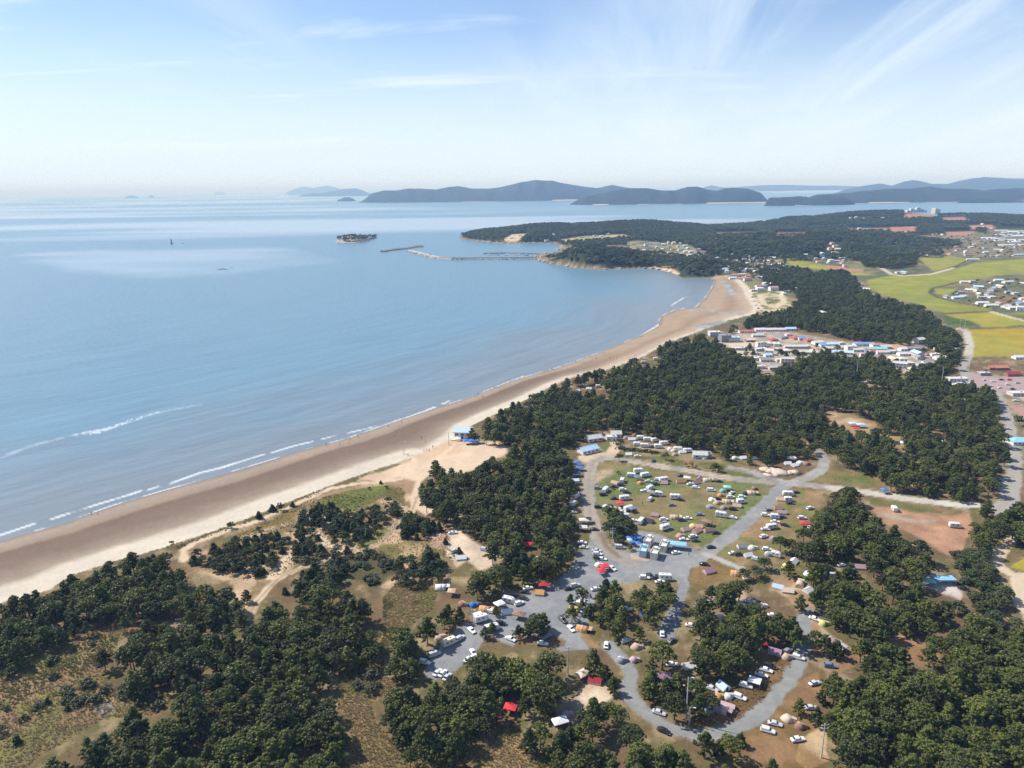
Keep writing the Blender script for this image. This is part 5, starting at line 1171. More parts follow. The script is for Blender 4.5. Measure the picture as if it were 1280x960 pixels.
# the pitches are packed: most tents and caravans have a car, a small tent or an awning close by
_rq = random.Random(11)
for k, c, px, py, rz, zone in list(CAMP):
    if zone in ('field', 'east', 'loop', 'lot', 'pines', 'row') and k in ('cv', 'mh', 'dt', 'tt', 'gt') and _rq.random() < .62:
        sc_ = (py - 233) / 400.0
        nk = _rq.choice(['sd', 'sv', 'dt', 'gt', 'cp', 'dt', 'sd']); nc_ = _rq.choice(['white', 'silver', 'dark', 'white', 'grey']) if nk in ('sd', 'sv') else _rq.choice(['beige', 'mauve', 'palegrey', 'tan', 'white', 'brown', 'grey'])
        ox, oy = _rq.choice([-1, 1]) * _rq.uniform(8, 11) * sc_, _rq.uniform(-6, 6) * sc_
        if all(abs(q[2] - px - ox) > 6.5 * sc_ or abs(q[3] - py - oy) > 4.5 * sc_ for q in CAMP): CAMP.append((nk, nc_, px + ox, py + oy, _rq.uniform(-40, 40), zone))
for k, c, px, py, rz, zone in CAMP:
    hgt = {'sd': .7, 'sv': .8, 'vn': .9, 'cv': 1.4, 'mh': 1.5, 'cb': 1.5, 'cp': 2.0, 'pa': 2.2}.get(k, 1.0)
    p = on_ground(px, py, hgt); items.append((k, c, p, rz, zone))
TWO = {'white': 'palegrey', 'mauve': 'pink', 'tan': 'beige', 'orange': 'tan', 'blue': 'blue', 'dark': 'grey', 'brown': 'tan', 'beige': 'tan', 'salmon': 'pink', 'lightblue': 'white', 'pink': 'mauve', 'purple': 'pink', 'yellow': 'tan'}
IP = np.array([[p[0], p[1]] for _, _, p, _, _ in items])
for i, (k, c, p, rz, zone) in enumerate(items):
    rnd = random.Random(i * 7 + 3)
    if rz is None: rz = rnd.uniform(-20, 40)
    rz = math.radians(rz); c2 = TWO.get(c, 'palegrey')
    if k in ('sd', 'sv', 'vn'): parts = car({'sd': 'sedan', 'sv': 'suv', 'vn': 'van'}[k], c)
    elif k == 'cv': parts = caravan(c, [4.6, 5.4, 6.0][i % 3])
    elif k == 'mh': parts = motorhome(c)
    elif k == 'dt': parts = dome(c, c2, [1.7, 2.0][i % 2])
    elif k == 'tt': parts = tunnel(c, c2)
    elif k == 'gt': parts = gable_tent(c, c2, [4.0, 4.8][i % 2], [1.5, 1.8][(i // 2) % 2])
    elif k == 'cp': parts = canopy(c, c, [1.6, 1.9, 2.3][i % 3], 1.6, 2.1, [.8, .5][i % 2]) if c not in ('skyblue', 'lightblue') else canopy(c, c, 4.0 if c == 'skyblue' else 2.6, 1.8, 2.4, .5)
    elif k == 'cb': parts = house(c, 'cream' if c == 'palegrey' else 'lightblue', 6.0, 2.8, 2.6, 'flat')
    else: parts = parasol(c)
    nm, d, cat = DESC[k]; lab = base_name(k, c)
    dd = np.hypot(IP[:, 0] - p[0], IP[:, 1] - p[1]); dd[i] = 1e9
    j = int(dd.argmin())
    if dd[j] < 9: lab += f' beside a {base_name(items[j][0], items[j][1])}'
    lab += ' ' + ZONES[zone][0]
    lab = lab.replace(' on poles', '').replace('sport utility car', 'tall car')
    spawn(nm, parts, (p[0], p[1], p[2] + .01), rz, lab, cat, f'{cat}s {ZONES[zone][1]}', .77 if k not in ('cb', 'pa', 'cp') else .85)
    rad = {'cv': 4.2, 'mh': 4.6, 'cb': 4.5}.get(k, 3.2)
    dv = -p[:2] / np.hypot(p[0], p[1])
    if zone in ('forest', 'pines'): CLEAR += [(p[0], p[1], 2.5), (p[0] + dv[0] * 4.0, p[1] + dv[1] * 4.0, 2.0)]
    else: CLEAR += [(p[0], p[1], rad), (p[0] + dv[0] * 5, p[1] + dv[1] * 5, 3.2)]
# ================================================================== BUILDINGS: px, py, length, width, storeys, roof kind, roof colour, wall colour, heading
TOWN = []
def T_(zone, s):
    for it in s.strip().split(';'):
        a = it.split()
        if len(a) >= 8: TOWN.append((zone, float(a[0]), float(a[1]), float(a[2]), float(a[3]), int(a[4]), a[5], a[6], a[7], float(a[8]) if len(a) > 8 else 0.0))
HUES.update({'roofgrey': (.22, .23, .25), 'rust': (.42, .16, .10), 'roofblue': (.14, .25, .44), 'offwhite': (.52, .50, .47), 'roofred': (.42, .12, .09), 'roofteal': (.25, .50, .50), 'sandstone': (.60, .50, .38), 'glassy': (.35, .55, .60)})
SAY.update({'roofgrey': 'grey', 'rust': 'rust-red', 'roofblue': 'blue', 'offwhite': 'off-white', 'roofred': 'red', 'roofteal': 'teal', 'glassy': 'pale teal', 'sandstone': 'sand-coloured'})
T_('shops', '''893 414 14 12 2 flat offwhite offwhite 0; 906 418 12 12 3 flat roofgrey roofgrey 5; 917 421 14 9 2 flat glassy palegrey 0; 933 413 20 8 1 gable roofred white 0; 950 411 14 8 1 gable palegrey white 0; 963 411 16 8 1 gable offwhite white 0; 976 411 12 7 1 gable offwhite white 0; 988 410 14 7 1 gable lightblue white 0;
 947 418 14 6 1 gable offwhite cream 0; 966 423 10 9 1 hip roofred salmon 20; 977 420 13 11 1 hip roofgrey palegrey 30; 986 417 8 8 1 hip salmon white 0; 994 421 11 9 1 hip roofred salmon 20; 1002 422 9 8 1 gable roofblue white 0; 1011 424 10 8 1 hip roofred salmon 15; 994 432 26 7 1 gable offwhite sandstone -4; 1000 439 20 7 1 gable offwhite palegrey -4; 983 437 8 8 1 hip palegrey sandstone 0;
 957 448 13 9 1 gable roofgrey white 0; 951 457 9 7 1 flat offwhite white 0; 966 458 10 6 1 gable offwhite sandstone 10; 925 434 14 10 1 flat offwhite offwhite 0; 938 424 12 6 1 gable sandstone brown 0''')
T_('strip', '''1022 427 12 9 1 gable offwhite white 10; 1030 430 10 8 1 hip roofblue white 0; 1040 429 12 8 1 gable lightblue white 0; 1036 434 12 7 1 gable offwhite cream 0; 1050 433 14 7 1 gable offwhite cream 0; 1064 432 12 9 2 flat offwhite white 0; 1074 429 12 9 1 hip roofblue white 0; 1084 429 16 8 1 gable roofblue white -3; 1072 436 12 7 1 gable offwhite white 0; 1096 435 22 7 1 gable roofteal white -4; 1092 438 10 6 1 gable roofred white 0; 1103 439 14 6 1 gable offwhite white 0; 1117 438 12 8 1 flat offwhite palegrey 0; 1130 441 13 8 1 gable offwhite white 0; 1128 447 9 8 1 hip offwhite white 0; 1136 452 10 8 1 hip offwhite palegrey 0; 1145 434 22 8 1 gable roofgrey palegrey -3; 1149 423 12 9 2 gable offwhite white 20;
 1163 452 15 10 1 gable roofgrey palegrey -10; 1175 446 12 9 1 gable offwhite white 0; 1168 442 9 7 1 flat offwhite white 0; 1177.5 407 12 9 2 gable mauve white 25; 1162 410 14 8 1 hip mauve sandstone 0; 1194 436 9 7 1 gable roofgrey white 0; 1196 472 18 8 2 flat palegrey palegrey 0; 1190 480 20 7 1 flat offwhite white 0; 1205 478 12 8 1 flat offwhite lightblue 0; 1173 435 8 7 1 flat offwhite white 0; 1250 458 14 9 1 gable rust brown 0; 1266 466 14 7 1 gable maroon brown 0; 1230 465 10 6 1 flat palegrey grey 0; 1274 445 12 8 1 gable offwhite white 0; 1275 549 16 10 1 hip skyblue white 0; 1272 490 14 9 1 flat offwhite offwhite 0; 1242 458 12 7 1 gable rust brown 0''')
T_('bay', ''' 898 326 10 8 1 flat offwhite white; 905 330 14 8 1 gable offwhite white; 912 323 12 8 1 flat palegrey offwhite; 920 326 12 8 2 flat offwhite white; 926 332 14 9 1 flat roofgrey offwhite; 935 329 14 9 1 gable offwhite white; 944 322 12 8 1 gable roofblue white; 950 330 16 10 1 flat offwhite offwhite; 958 326 12 8 1 gable offwhite white; 966 322 12 8 1 gable palegrey white; 940 336 10 7 1 flat palegrey white; 930 339 11 7 1 flat offwhite white; 921 336 10 7 1 gable offwhite white; 974 334 12 8 1 flat roofgrey white; 967 338 16 8 1 gable offwhite white; 983 336 12 7 1 gable offwhite white; 952 344 12 8 1 flat offwhite white; 960 341 10 8 1 gable palegrey white; 915 318 10 7 1 gable offwhite white;
 950 360 12 9 2 hip palegrey white; 967 359 14 10 2 gable mauve white; 956 357 10 8 1 gable roofgrey white; 942 362 14 8 1 flat offwhite palegrey; 1028 390 14 10 2 hip offwhite white; 1022 392 10 8 1 gable lightblue white; 996 361 14 7 1 gable offwhite white; 1083 361 10 8 1 gable offwhite white; 1075 355 9 7 1 flat offwhite white''')
T_('cove', '''786 310 11 8 1 gable offwhite cream; 792 311 12 8 1 gable salmon cream; 797 308 10 8 2 flat offwhite white; 804 308 11 8 1 gable roofgrey white; 808 305 12 9 3 flat offwhite white; 814 304 10 8 2 gable roofgrey white; 823 304 11 9 3 flat offwhite white; 829 305 10 8 2 gable palegrey white; 836 303 12 8 2 gable offwhite sandstone; 842 303 10 8 2 gable sandstone cream; 850 312 12 8 1 gable roofblue white; 857 314 10 8 1 gable palegrey white; 864 314 13 8 1 gable offwhite white; 870 316 12 8 1 gable offwhite white; 877 318 12 8 1 flat palegrey white; 860 310 10 8 1 gable offwhite white; 830 318 11 7 1 gable offwhite cream; 838 321 12 7 1 gable sandstone cream; 845 316 11 7 1 flat offwhite white; 815 320 12 7 1 gable offwhite white; 826 314 10 7 1 gable offwhite white; 884 321 12 7 1 flat offwhite white;
 744 294 14 9 1 flat offwhite white; 752 295 12 8 1 gable offwhite white; 760 292 18 10 1 gable roofteal white; 765 298 14 8 1 gable lightblue white; 775 296 12 8 1 gable offwhite cream; 727 296 12 8 1 flat offwhite white; 691 293 12 9 2 gable sandstone cream; 683 300 12 9 2 flat offwhite white; 650 294 11 8 1 gable offwhite white; 640 297 14 8 1 gable offwhite cream''')
T_('inland', '''1011 283 18 9 1 gable offwhite white; 1025 282 12 9 2 flat offwhite white; 1042 285 16 9 1 gable offwhite white; 1058 284 12 8 1 flat offwhite white; 1075 285 12 12 3 flat sandstone cream; 1084 286 20 8 1 gable roofgrey white; 1040 303 10 8 2 hip rust cream; 1044 307 12 8 2 gable rust cream; 1037 310 10 8 2 gable rust cream; 1047 311 12 8 1 gable sandstone cream; 1043 315 12 8 1 gable rust cream; 1027 316 18 8 1 gable lightblue white; 1050 317 12 7 1 gable offwhite white; 1013 321 12 8 1 gable offwhite white; 1020 323 12 8 1 gable palegrey white; 1030 323 12 8 1 gable lightblue white; 1036 328 12 8 1 gable offwhite white; 1046 326 14 8 1 gable mauve white; 1053 328 11 8 1 gable rust cream; 1074 305 14 8 1 gable offwhite white; 1063 294 9 8 1 flat offwhite white; 1070 317 10 7 1 gable offwhite white;
 1105 329 12 8 1 gable lightblue white; 1115 331 10 8 1 gable palegrey white; 1131 340 18 9 1 gable turquoise white; 1122 340 8 7 1 flat offwhite white; 1101 331 10 7 1 gable offwhite white; 1155 317 20 8 1 gable offwhite white; 1162 318 14 7 1 gable offwhite cream; 1187 317 14 7 1 gable rust cream; 1208 314 12 9 2 gable offwhite white; 1216 324 26 6 1 gable offwhite white; 1232 315 12 7 1 gable lightblue white; 1246 312 12 7 1 gable offwhite white; 1272 318 26 8 1 gable lightblue white; 1270 308 14 8 1 gable roofgrey white; 1168 292 12 8 1 gable lightblue white; 1178 293 12 7 1 gable offwhite white; 1230 284 16 8 1 gable offwhite white; 1240 285 12 7 1 flat offwhite white; 1210 275 12 7 1 gable offwhite white; 1200 276 10 7 1 flat offwhite white; 1175 275 14 7 1 gable offwhite white; 1228 280 14 7 1 gable sandstone white; 1103 272 12 8 1 gable offwhite white; 1063 272 10 8 1 gable sandstone cream; 1070 271 9 8 2 gable offwhite white; 1080 273 12 8 1 gable sandstone cream''')
T_('farm', '''1196 371 18 9 1 gable lightblue white 10; 1203 370 10 8 1 gable offwhite white; 1223 358 14 9 1 gable lightblue palegrey -30; 1212 362 12 7 1 gable offwhite white -40; 1240 360 12 9 2 gable glassy palegrey 40; 1228 378 16 8 1 gable offwhite white -5; 1238 381 14 8 1 gable offwhite white -5; 1258 382 12 8 1 gable offwhite white; 1266 384 14 8 1 gable palegrey white; 1275 379 14 8 1 gable roofblue white; 1248 350 14 8 1 gable lightblue white; 1260 352 18 8 1 gable offwhite white; 1205 352 12 7 1 gable offwhite cream; 1215 351 10 7 1 flat offwhite white; 1240 352 10 7 1 flat mauve cream; 1184 370 8 7 1 gable roofgrey white''')
T_('camphouse', '735 560 13 7 1 gable lightblue white 30; 742 546 11 6 1 gable offwhite palegrey 20; 764 545 7 6 1 flat offwhite palegrey 0; 875 567 9 5 1 gable offwhite lightblue -8; 884 567 5 4 1 flat palegrey grey 0; 770 541 7 5 1 gable offwhite white 0')
_q = random.Random(5)
def more_houses(zone, poly, n, far=False):
    poly = np.array(poly, float); lo, hi = poly.min(0), poly.max(0); k = 0
    for _ in range(n * 30):
        if k >= n: break
        px, py = _q.uniform(lo[0], hi[0]), _q.uniform(lo[1], hi[1])
        if not inside(np.array([[px, py]]), poly)[0]: continue
        if any(abs(t[1] - px) < (7 if far else 9) and abs(t[2] - py) < (2.6 if far else 5) for t in TOWN): continue
        TOWN.append((zone, px, py, _q.choice([8, 9, 10, 12, 14]), _q.choice([6, 7, 8]), _q.choice([1, 1, 1, 2]), _q.choice(['gable', 'gable', 'flat', 'hip']), _q.choice(['offwhite', 'palegrey', 'roofgrey', 'lightblue', 'sandstone', 'offwhite', 'mauve', 'rust']), _q.choice(['white', 'cream', 'offwhite', 'palegrey']), _q.choice([-8, 5, 12, 80, 95, -25]))); k += 1
more_houses('shops', [(925, 425), (1015, 428), (1020, 440), (965, 455), (945, 450)], 14)
more_houses('strip', [(1020, 424), (1100, 430), (1150, 438), (1180, 450), (1140, 462), (1110, 445), (1030, 438)], 22)
more_houses('bay', [(895, 322), (962, 318), (990, 334), (960, 348), (915, 348)], 26, True)
more_houses('bay', [(938, 352), (985, 352), (985, 366), (945, 366)], 7, True)
more_houses('cove', [(783, 305), (840, 300), (888, 316), (870, 322), (800, 318)], 20, True)
more_houses('inland', [(1005, 318), (1060, 322), (1060, 332), (1020, 328)], 8, True)
more_houses('inland', [(1180, 297), (1280, 300), (1280, 322), (1200, 320)], 14, True)
more_houses('farm', [(1190, 366), (1230, 352), (1285, 348), (1285, 386), (1235, 384)], 14, True)
TZ = {'shops': 'among the shops', 'strip': 'in the village strip', 'bay': 'behind the far beach', 'cove': 'on the wooded headland', 'inland': 'among the far fields', 'farm': 'in the rice-field hamlet', 'camphouse': 'by the campsite entrance'}
TP = []
for z, px, py, L_, w_, st, kd, rc, wc, hd in TOWN:
    p = on_ground(px, py, 2.0 * st); TP.append(p)
TPa = np.array(TP)[:, :2]
for i, (z, px, py, L_, w_, st, kd, rc, wc, hd) in enumerate(TOWN):
    p = TP[i]; rnd = random.Random(i)
    if z in ('bay', 'cove', 'inland', 'farm') and hd == 0: hd = rnd.choice([-12, 8, 20, 75, 95, -30, 4])
    big = z in ('shops', 'strip', 'camphouse')
    parts = house(rc, wc, L_, w_, 2.8, kd, st, 1.4 if L_ > 16 else 1.7)
    if not big: parts = [q for q in parts if q[0] in ('wall', 'roof', 'door')] + [q[:3] for q in parts if q[0] == 'window'][:6]
    size = 'long' if L_ >= 16 else ('tall' if st >= 3 else ('two-storey' if st == 2 else ('small' if L_ <= 9 else '')))
    rt = {'gable': 'pitched', 'hip': 'hipped', 'flat': 'flat'}[kd]
    dd = np.hypot(TPa[:, 0] - p[0], TPa[:, 1] - p[1]); dd[i] = 1e9; j = int(dd.argmin())
    lab = f'{size} {say(wc)} house with {rt} {say(rc)} roof'.strip()
    if TOWN[j][7] != rc and dd[j] < 60: lab += f' next to a {say(TOWN[j][7])} one'
    lab += ' ' + TZ[z]
    if len(lab.split()) > 16: lab = lab.split(' next to a')[0] + ' ' + TZ[z]
    spawn('house', parts, (p[0], p[1], p[2] - .15), math.radians(hd), lab, 'house', 'houses ' + TZ[z], .68 if z in ('shops', 'strip') else .76)
    CLEAR += [(p[0], p[1], L_ * .45 + 2.2)]
    if big:
        dv = -p[:2] / np.hypot(p[0], p[1]); CLEAR.append((p[0] + dv[0] * 11, p[1] + dv[1] * 11, L_ * .25 + 2)) if i % 3 else None

# greenhouses
for i, (px, py) in enumerate([(1252, 288), (1262, 290), (1272, 289), (1281, 291), (1255, 293), (1266, 295), (1276, 294), (1245, 298), (1256, 300), (1270, 302), (1280, 300), (1262, 306), (1235, 297)]):
    p = on_ground(px, py, 1.5)
    spawn('greenhouse', greenhouse(34 + 8 * (i % 3), 8), (p[0], p[1], p[2] - .1), math.radians(4), 'long white film greenhouse tunnel among the far fields', 'greenhouse', 'film greenhouses')

# resort on the far ridge: stepped white block and a tower
def resort():
    p = on_ground(1146, 263, 6); base = p
    o = link('resort_building', None, None, (p[0], p[1], p[2] - 3)); tag(o, 'long white stepped resort hotel on the crest of the far ridge', 'hotel')
    W_ = wallm('offwhite'); x = -48
    for k, (w, h) in enumerate([(16, 12), (14, 20), (14, 15), (18, 24), (16, 17), (14, 12)]):
        link('wing', MB().box(x, x + w - .2, -8 + (k % 2) * 1.2, 8, 0, h).me('wing', W_), o)
        link('roof_cap', MB().box(x + 2, x + w - 2, -4, 5, h, h + 2.2).me('roof_cap', wallm('white')), o)
        for f in range(int(h // 4)):
            link('window_band', MB().box(x + 1.5, x + w - 1.7, -8.12 + (k % 2) * 1.2, -7.9 + (k % 2) * 1.2, f * 4 + 1.4, f * 4 + 2.8).me('window_band', GLASS), o)
        x += w
    p = on_ground(1170, 264, 8)
    o = link('resort_tower', None, None, (p[0], p[1], p[2] - 3)); o.rotation_euler.z = .5; tag(o, 'sand-coloured tower block beside the white resort hotel', 'hotel')
    for k, (x0, x1, y0, y1, h) in enumerate([(-20, 0, -9, 9, 26), (0.1, 20, -7, 11, 22)]):
        link('wing', MB().box(x0, x1, y0, y1, 0, h).me('wing', wallm('sandstone')), o)
        link('parapet', MB().box(x0 + .5, x1 - .5, y0 + .5, y1 - .5, h, h + 1.4).me('parapet', wallm('cream')), o)
        for f in range(5): link('window_band', MB().box(x0 + 2, x1 - 2, y0 - .12, y0 + .1, f * 4 + 1.5, f * 4 + 3).me('window_band', GLASS), o)
resort()

# watch hut at the edge of the sandy plaza
def watch_hut():
    p = on_ground(579, 545, 1); o = link('watch_hut', None, None, tuple(p)); o.scale = (.85, .85, .85); o.rotation_euler.z = math.radians(-8); tag(o, 'white lifeguard hut with light blue roof at the end of the pine forest', 'hut')
    link('wall', MB().box(-5, 5, -3.4, 3.4, 0, 4.6).me('wall', wallm('white')), o)
    link('roof', MB().add([(-6, -4.4, 4.6), (6, -4.4, 4.6), (6, 4.4, 4.6), (-6, 4.4, 4.6), (-6, -4.4, 5.0), (6, -4.4, 5.0), (6, 4.4, 6.0), (-6, 4.4, 6.0)], [(0, 3, 2, 1), (4, 5, 6, 7), (0, 1, 5, 4), (1, 2, 6, 5), (2, 3, 7, 6), (3, 0, 4, 7)]).me('roof', plain('light_blue_roof', (.38, .48, .60), .5)), o)
    for x in (-3.4, 0, 3.4): link('window', MB().box(x - 1.1, x + 1.1, -3.46, -3.38, 2.6, 3.9).me('window', GLASS), o)
    link('deck', MB().box(-6.5, 6.5, -6.2, -3.45, .1, .5).me('deck', wallm('sandstone')), o); link('door', MB().box(-.6, .6, -3.46, -3.38, .5, 2.4).me('door', wallm('blue')), o)
    CLEAR.append((p[0], p[1], 9)); CLEAR.append((p[0] - 3, p[1] - 9, 8))
watch_hut()
for i, (px, py, c) in enumerate([(583, 552, 'blue'), (590, 552, 'blue'), (596, 551, 'slate'), (572, 548, 'white')]):
    p = on_ground(px, py, 2); spawn('canopy_shelter', canopy(c, c, 1.6, 1.6), tuple(p), .2, f'{say(c)} canopy shelter pitched beside the lifeguard hut on the plaza', 'canopy', 'canopies by the lifeguard hut'); CLEAR.append((p[0], p[1] - 3, 5))

# ---- poles
def pole(px, py, h, label, arms=True, wood=CONC, lean=0.0):
    p = on_ground(px, py); o = link('utility_pole', None, None, tuple(p)); o.rotation_euler = (0, lean, random.uniform(-.5, .5)); tag(o, label, 'pole', None)
    link('shaft', MB().tube((0, 0, -.3), (0, 0, h), .19, .11, 10).me('shaft', wood), o)
    if arms:
        for z in (h - .5, h - 1.4): 
            link('crossarm', MB().box(-1.0, 1.0, -.06, .06, z - .06, z + .06).me('crossarm', STEEL), o)
            for x in (-.85, .85): link('insulator', MB().tube((x, 0, z + .06), (x, 0, z + .3), .06, .04, 6).me('insulator', wallm('white')), o)
    else:
        link('lamp_arm', MB().tube((0, 0, h - .15), (1.1, 0, h + .1), .05, k=6).me('lamp_arm', STEEL), o); link('lamp_head', MB().box(.7, 1.4, -.14, .14, h + .05, h + .2).me('lamp_head', wallm('palegrey')), o)
    CLEAR.append((p[0], p[1], 2.2)); CLEAR.append((p[0], p[1] - 6, 2.6))
pole(857.5, 900, 12.5, 'tall pale concrete lamp post on a sandy mound by the loop road', False)
pole(861.5, 905, 5.0, 'short pale post beside the tall concrete lamp post', False)
pole(1026.5, 947, 9.5, 'leaning concrete post at the edge of the sandy track', True)
pole(736, 772, 8.5, 'concrete utility pole behind the yellow tent by the car park', True)
pole(710, 843, 9.0, 'concrete utility pole with double crossarm among pines south of the car park', True)
pole(765.5, 682, 7.5, 'grey pole beside the leafy trees at the field corner', True)
pole(590, 778, 4.5, 'thin post beside the motorhome with cream awning', False)
pole(1070, 474, 14, 'pale concrete utility pole rising from the pines by the sandy clearing', True)
pole(1210.5, 466, 14, 'concrete utility pole by the village car park entrance', True)
pole(1199, 413, 11, 'concrete utility pole at the corner of the golden rice field', True)
pole(1205, 414, 9, 'shorter utility pole at the corner of the golden rice field', True)
pole(1177, 478, 11, 'utility pole beside the flat-roofed village building', True)
pole(867, 422, 9, 'slim pole standing at the top of the far beach', False)
pole(793, 456, 8, 'slim lamp pole by the pale picnic clearing on the beach', False)
pole(505, 568, 7, 'slim pole on the pale sand below the grassy strip', False)
pole(561, 556, 7, 'slim pole on the sand plaza beside the lifeguard hut', False)

# ---- bicycle by the tents
def bicycle(px, py, rz, label):
    p = on_ground(px, py); o = link('bicycle', None, None, (p[0], p[1], p[2] + .34), rz); tag(o, label, 'bicycle', 'bicycles on the turf')
    for x in (-.52, .52):
        m = MB(); 
        for k in range(12):
            a, b = 2 * math.pi * k / 12, 2 * math.pi * (k + 1) / 12; m.tube((x + .33 * math.cos(a), 0, .33 * math.sin(a)), (x + .33 * math.cos(b), 0, .33 * math.sin(b)), .025, k=5)
        link('wheel', m.me('wheel', TYRE), o)
    link('frame', MB().tube((-.52, 0, 0), (-.15, 0, .45), .025, k=5).tube((-.15, 0, .45), (.38, 0, .5), .025, k=5).tube((.38, 0, .5), (0, 0, -.05), .025, k=5).tube((0, 0, -.05), (-.15, 0, .45), .025, k=5).tube((.52, 0, 0), (.36, 0, .62), .025, k=5).me('frame', paint('red')), o)
    link('saddle', MB().box(-.28, -.05, -.06, .06, .55, .6).me('saddle', TYRE), o); link('handlebar', MB().tube((.35, -.28, .66), (.35, .28, .66), .02, k=5).me('handlebar', STEEL), o)
bicycle(919, 893, .4, 'bicycle standing on the turf beside the pink tunnel tent'); bicycle(923, 895, 1.2, 'bicycle standing on the turf beside the pink tunnel tent')

# ---- people on the beach: one continuous low-poly figure each
def figure(shirt, trousers, skin, stride, bend=0.0):
    """rings up each leg, the trunk and arms, welded by voxel-free shared vertices of one skinned skeleton"""
    me = bpy.data.meshes.new('body')
    s = stride
    J = [(0, 0, .93), (0, 0, 1.15), (0, 0, 1.38), (0, 0, 1.50), (0.02, 0, 1.66), (0, .10, .90), (s, .11, .48), (s * .7, .11, .06), (s * .7 + .14, .11, .03), (0, -.10, .90), (-s, -.11, .48), (-s * 1.5, -.11, .06), (-s * 1.5 + .14, -.11, .03), (0, .19, 1.38), (-s * .5, .25, 1.10), (-s * .2, .26, .86), (0, -.19, 1.38), (s * .5, -.25, 1.10), (s * .9, -.26, .88)]
    E = [(0, 1), (1, 2), (2, 3), (3, 4), (0, 5), (5, 6), (6, 7), (7, 8), (0, 9), (9, 10), (10, 11), (11, 12), (2, 13), (13, 14), (14, 15), (2, 16), (16, 17), (17, 18)]
    R_ = [.15, .14, .16, .065, .105, .10, .07, .05, .045, .10, .07, .05, .045, .075, .05, .04, .075, .05, .04]
    me.from_pydata(J, E, []); o = bpy.data.objects.new('figure_tmp', me); COL.objects.link(o)
    md = o.modifiers.new('skin', 'SKIN')
    for v, r in zip(me.skin_vertices[0].data, R_): v.radius = (r, r * .85 if r > .12 else r)
    me.skin_vertices[0].data[0].use_root = True
    o.modifiers.new('sub', 'SUBSURF').levels = 1
    dg = bpy.context.evaluated_depsgraph_get(); m2 = bpy.data.meshes.new_from_object(o.evaluated_get(dg)); bpy.data.objects.remove(o)
    m2.materials.clear()
    for m in (shirt, trousers, skin, plain('dark_hair', (.02, .016, .014), .8)): m2.materials.append(m)
    for p in m2.polygons:
        z = p.center.z; y = abs(p.center.y)
        p.material_index = (3 if z > 1.67 or (z > 1.58 and p.center.x < 0) else 2) if z > 1.47 else (0 if (z > .95 and y < .24) else (2 if (y > .22 and z > .8) else (1 if z > .1 else 3)))
        p.use_smooth = True
    m2.name = 'person'; return m2
SKIN = plain('skin', (.52, .34, .25), .6)
FIG = [figure(cloth(a), cloth(b), SKIN, st) for a, b, st in (('dark', 'black', .16), ('white', 'slate', .10), ('red', 'dark', .05), ('slate', 'tan', .18), ('grey', 'blue', .02))]
FW = ['dark top and black trousers', 'white top and blue-grey trousers', 'red top and dark trousers', 'blue-grey top and tan trousers', 'grey top and blue trousers']
PEOPLE = [(407.5, 554, 'wet'), (424.5, 553, 'wet'), (437, 547, 'wet'), (447, 543, 'wet'), (485, 530.5, 'wet'), (502, 525.5, 'wet'), (492.5, 543, 'dry'), (527, 547.5, 'dry'), (532, 551, 'dry'), (510, 570, 'dry'), (541, 559.5, 'dry'), (533, 563, 'dry'), (536.5, 563.5, 'dry'), (530, 564.5, 'dry'), (598, 490.5, 'wet'), (603.5, 494.5, 'wet'), (569.5, 502, 'wet'), (563.5, 498, 'wet'), (433.5, 639, 'wet'), (436, 551, 'wet'),
          (113.5, 639, 'wet'), (121.5, 639, 'wet'), (690, 459.5, 'wet'), (692.5, 461, 'wet'), (712.5, 451, 'wet'), (719.5, 450, 'wet'), (741, 447, 'wet'), (745, 447, 'wet'), (755, 440, 'wet'), (762, 447, 'dry'), (771, 447.5, 'dry'), (795, 445, 'dry'), (801, 419, 'wet'), (803, 420, 'wet'), (852, 403, 'dry'), (730, 452, 'wet'), (1193, 655, 'x'), (855, 761, 'lane'), (858, 768, 'lane'), (861, 694, 'lane'), (803, 631, 'grass'), (781, 636, 'grass')]
PT = {'wet': 'at the waterline of the wet beach', 'dry': 'on the dry sand of the beach', 'lane': 'on the gravel lane', 'grass': 'on the mown camping field'}
for i, (px, py, w) in enumerate(PEOPLE):
    if w not in PT or (px, py) == (433.5, 639): continue
    p = on_ground(px, py, .2); k = i % 5
    o = link('person', FIG[k], None, (p[0], p[1], p[2]), random.uniform(0, 6.28)); o.scale = (.95,) * 3
    tag(o, f'person in {FW[k]} walking {PT[w]}', 'person', 'people ' + PT[w])

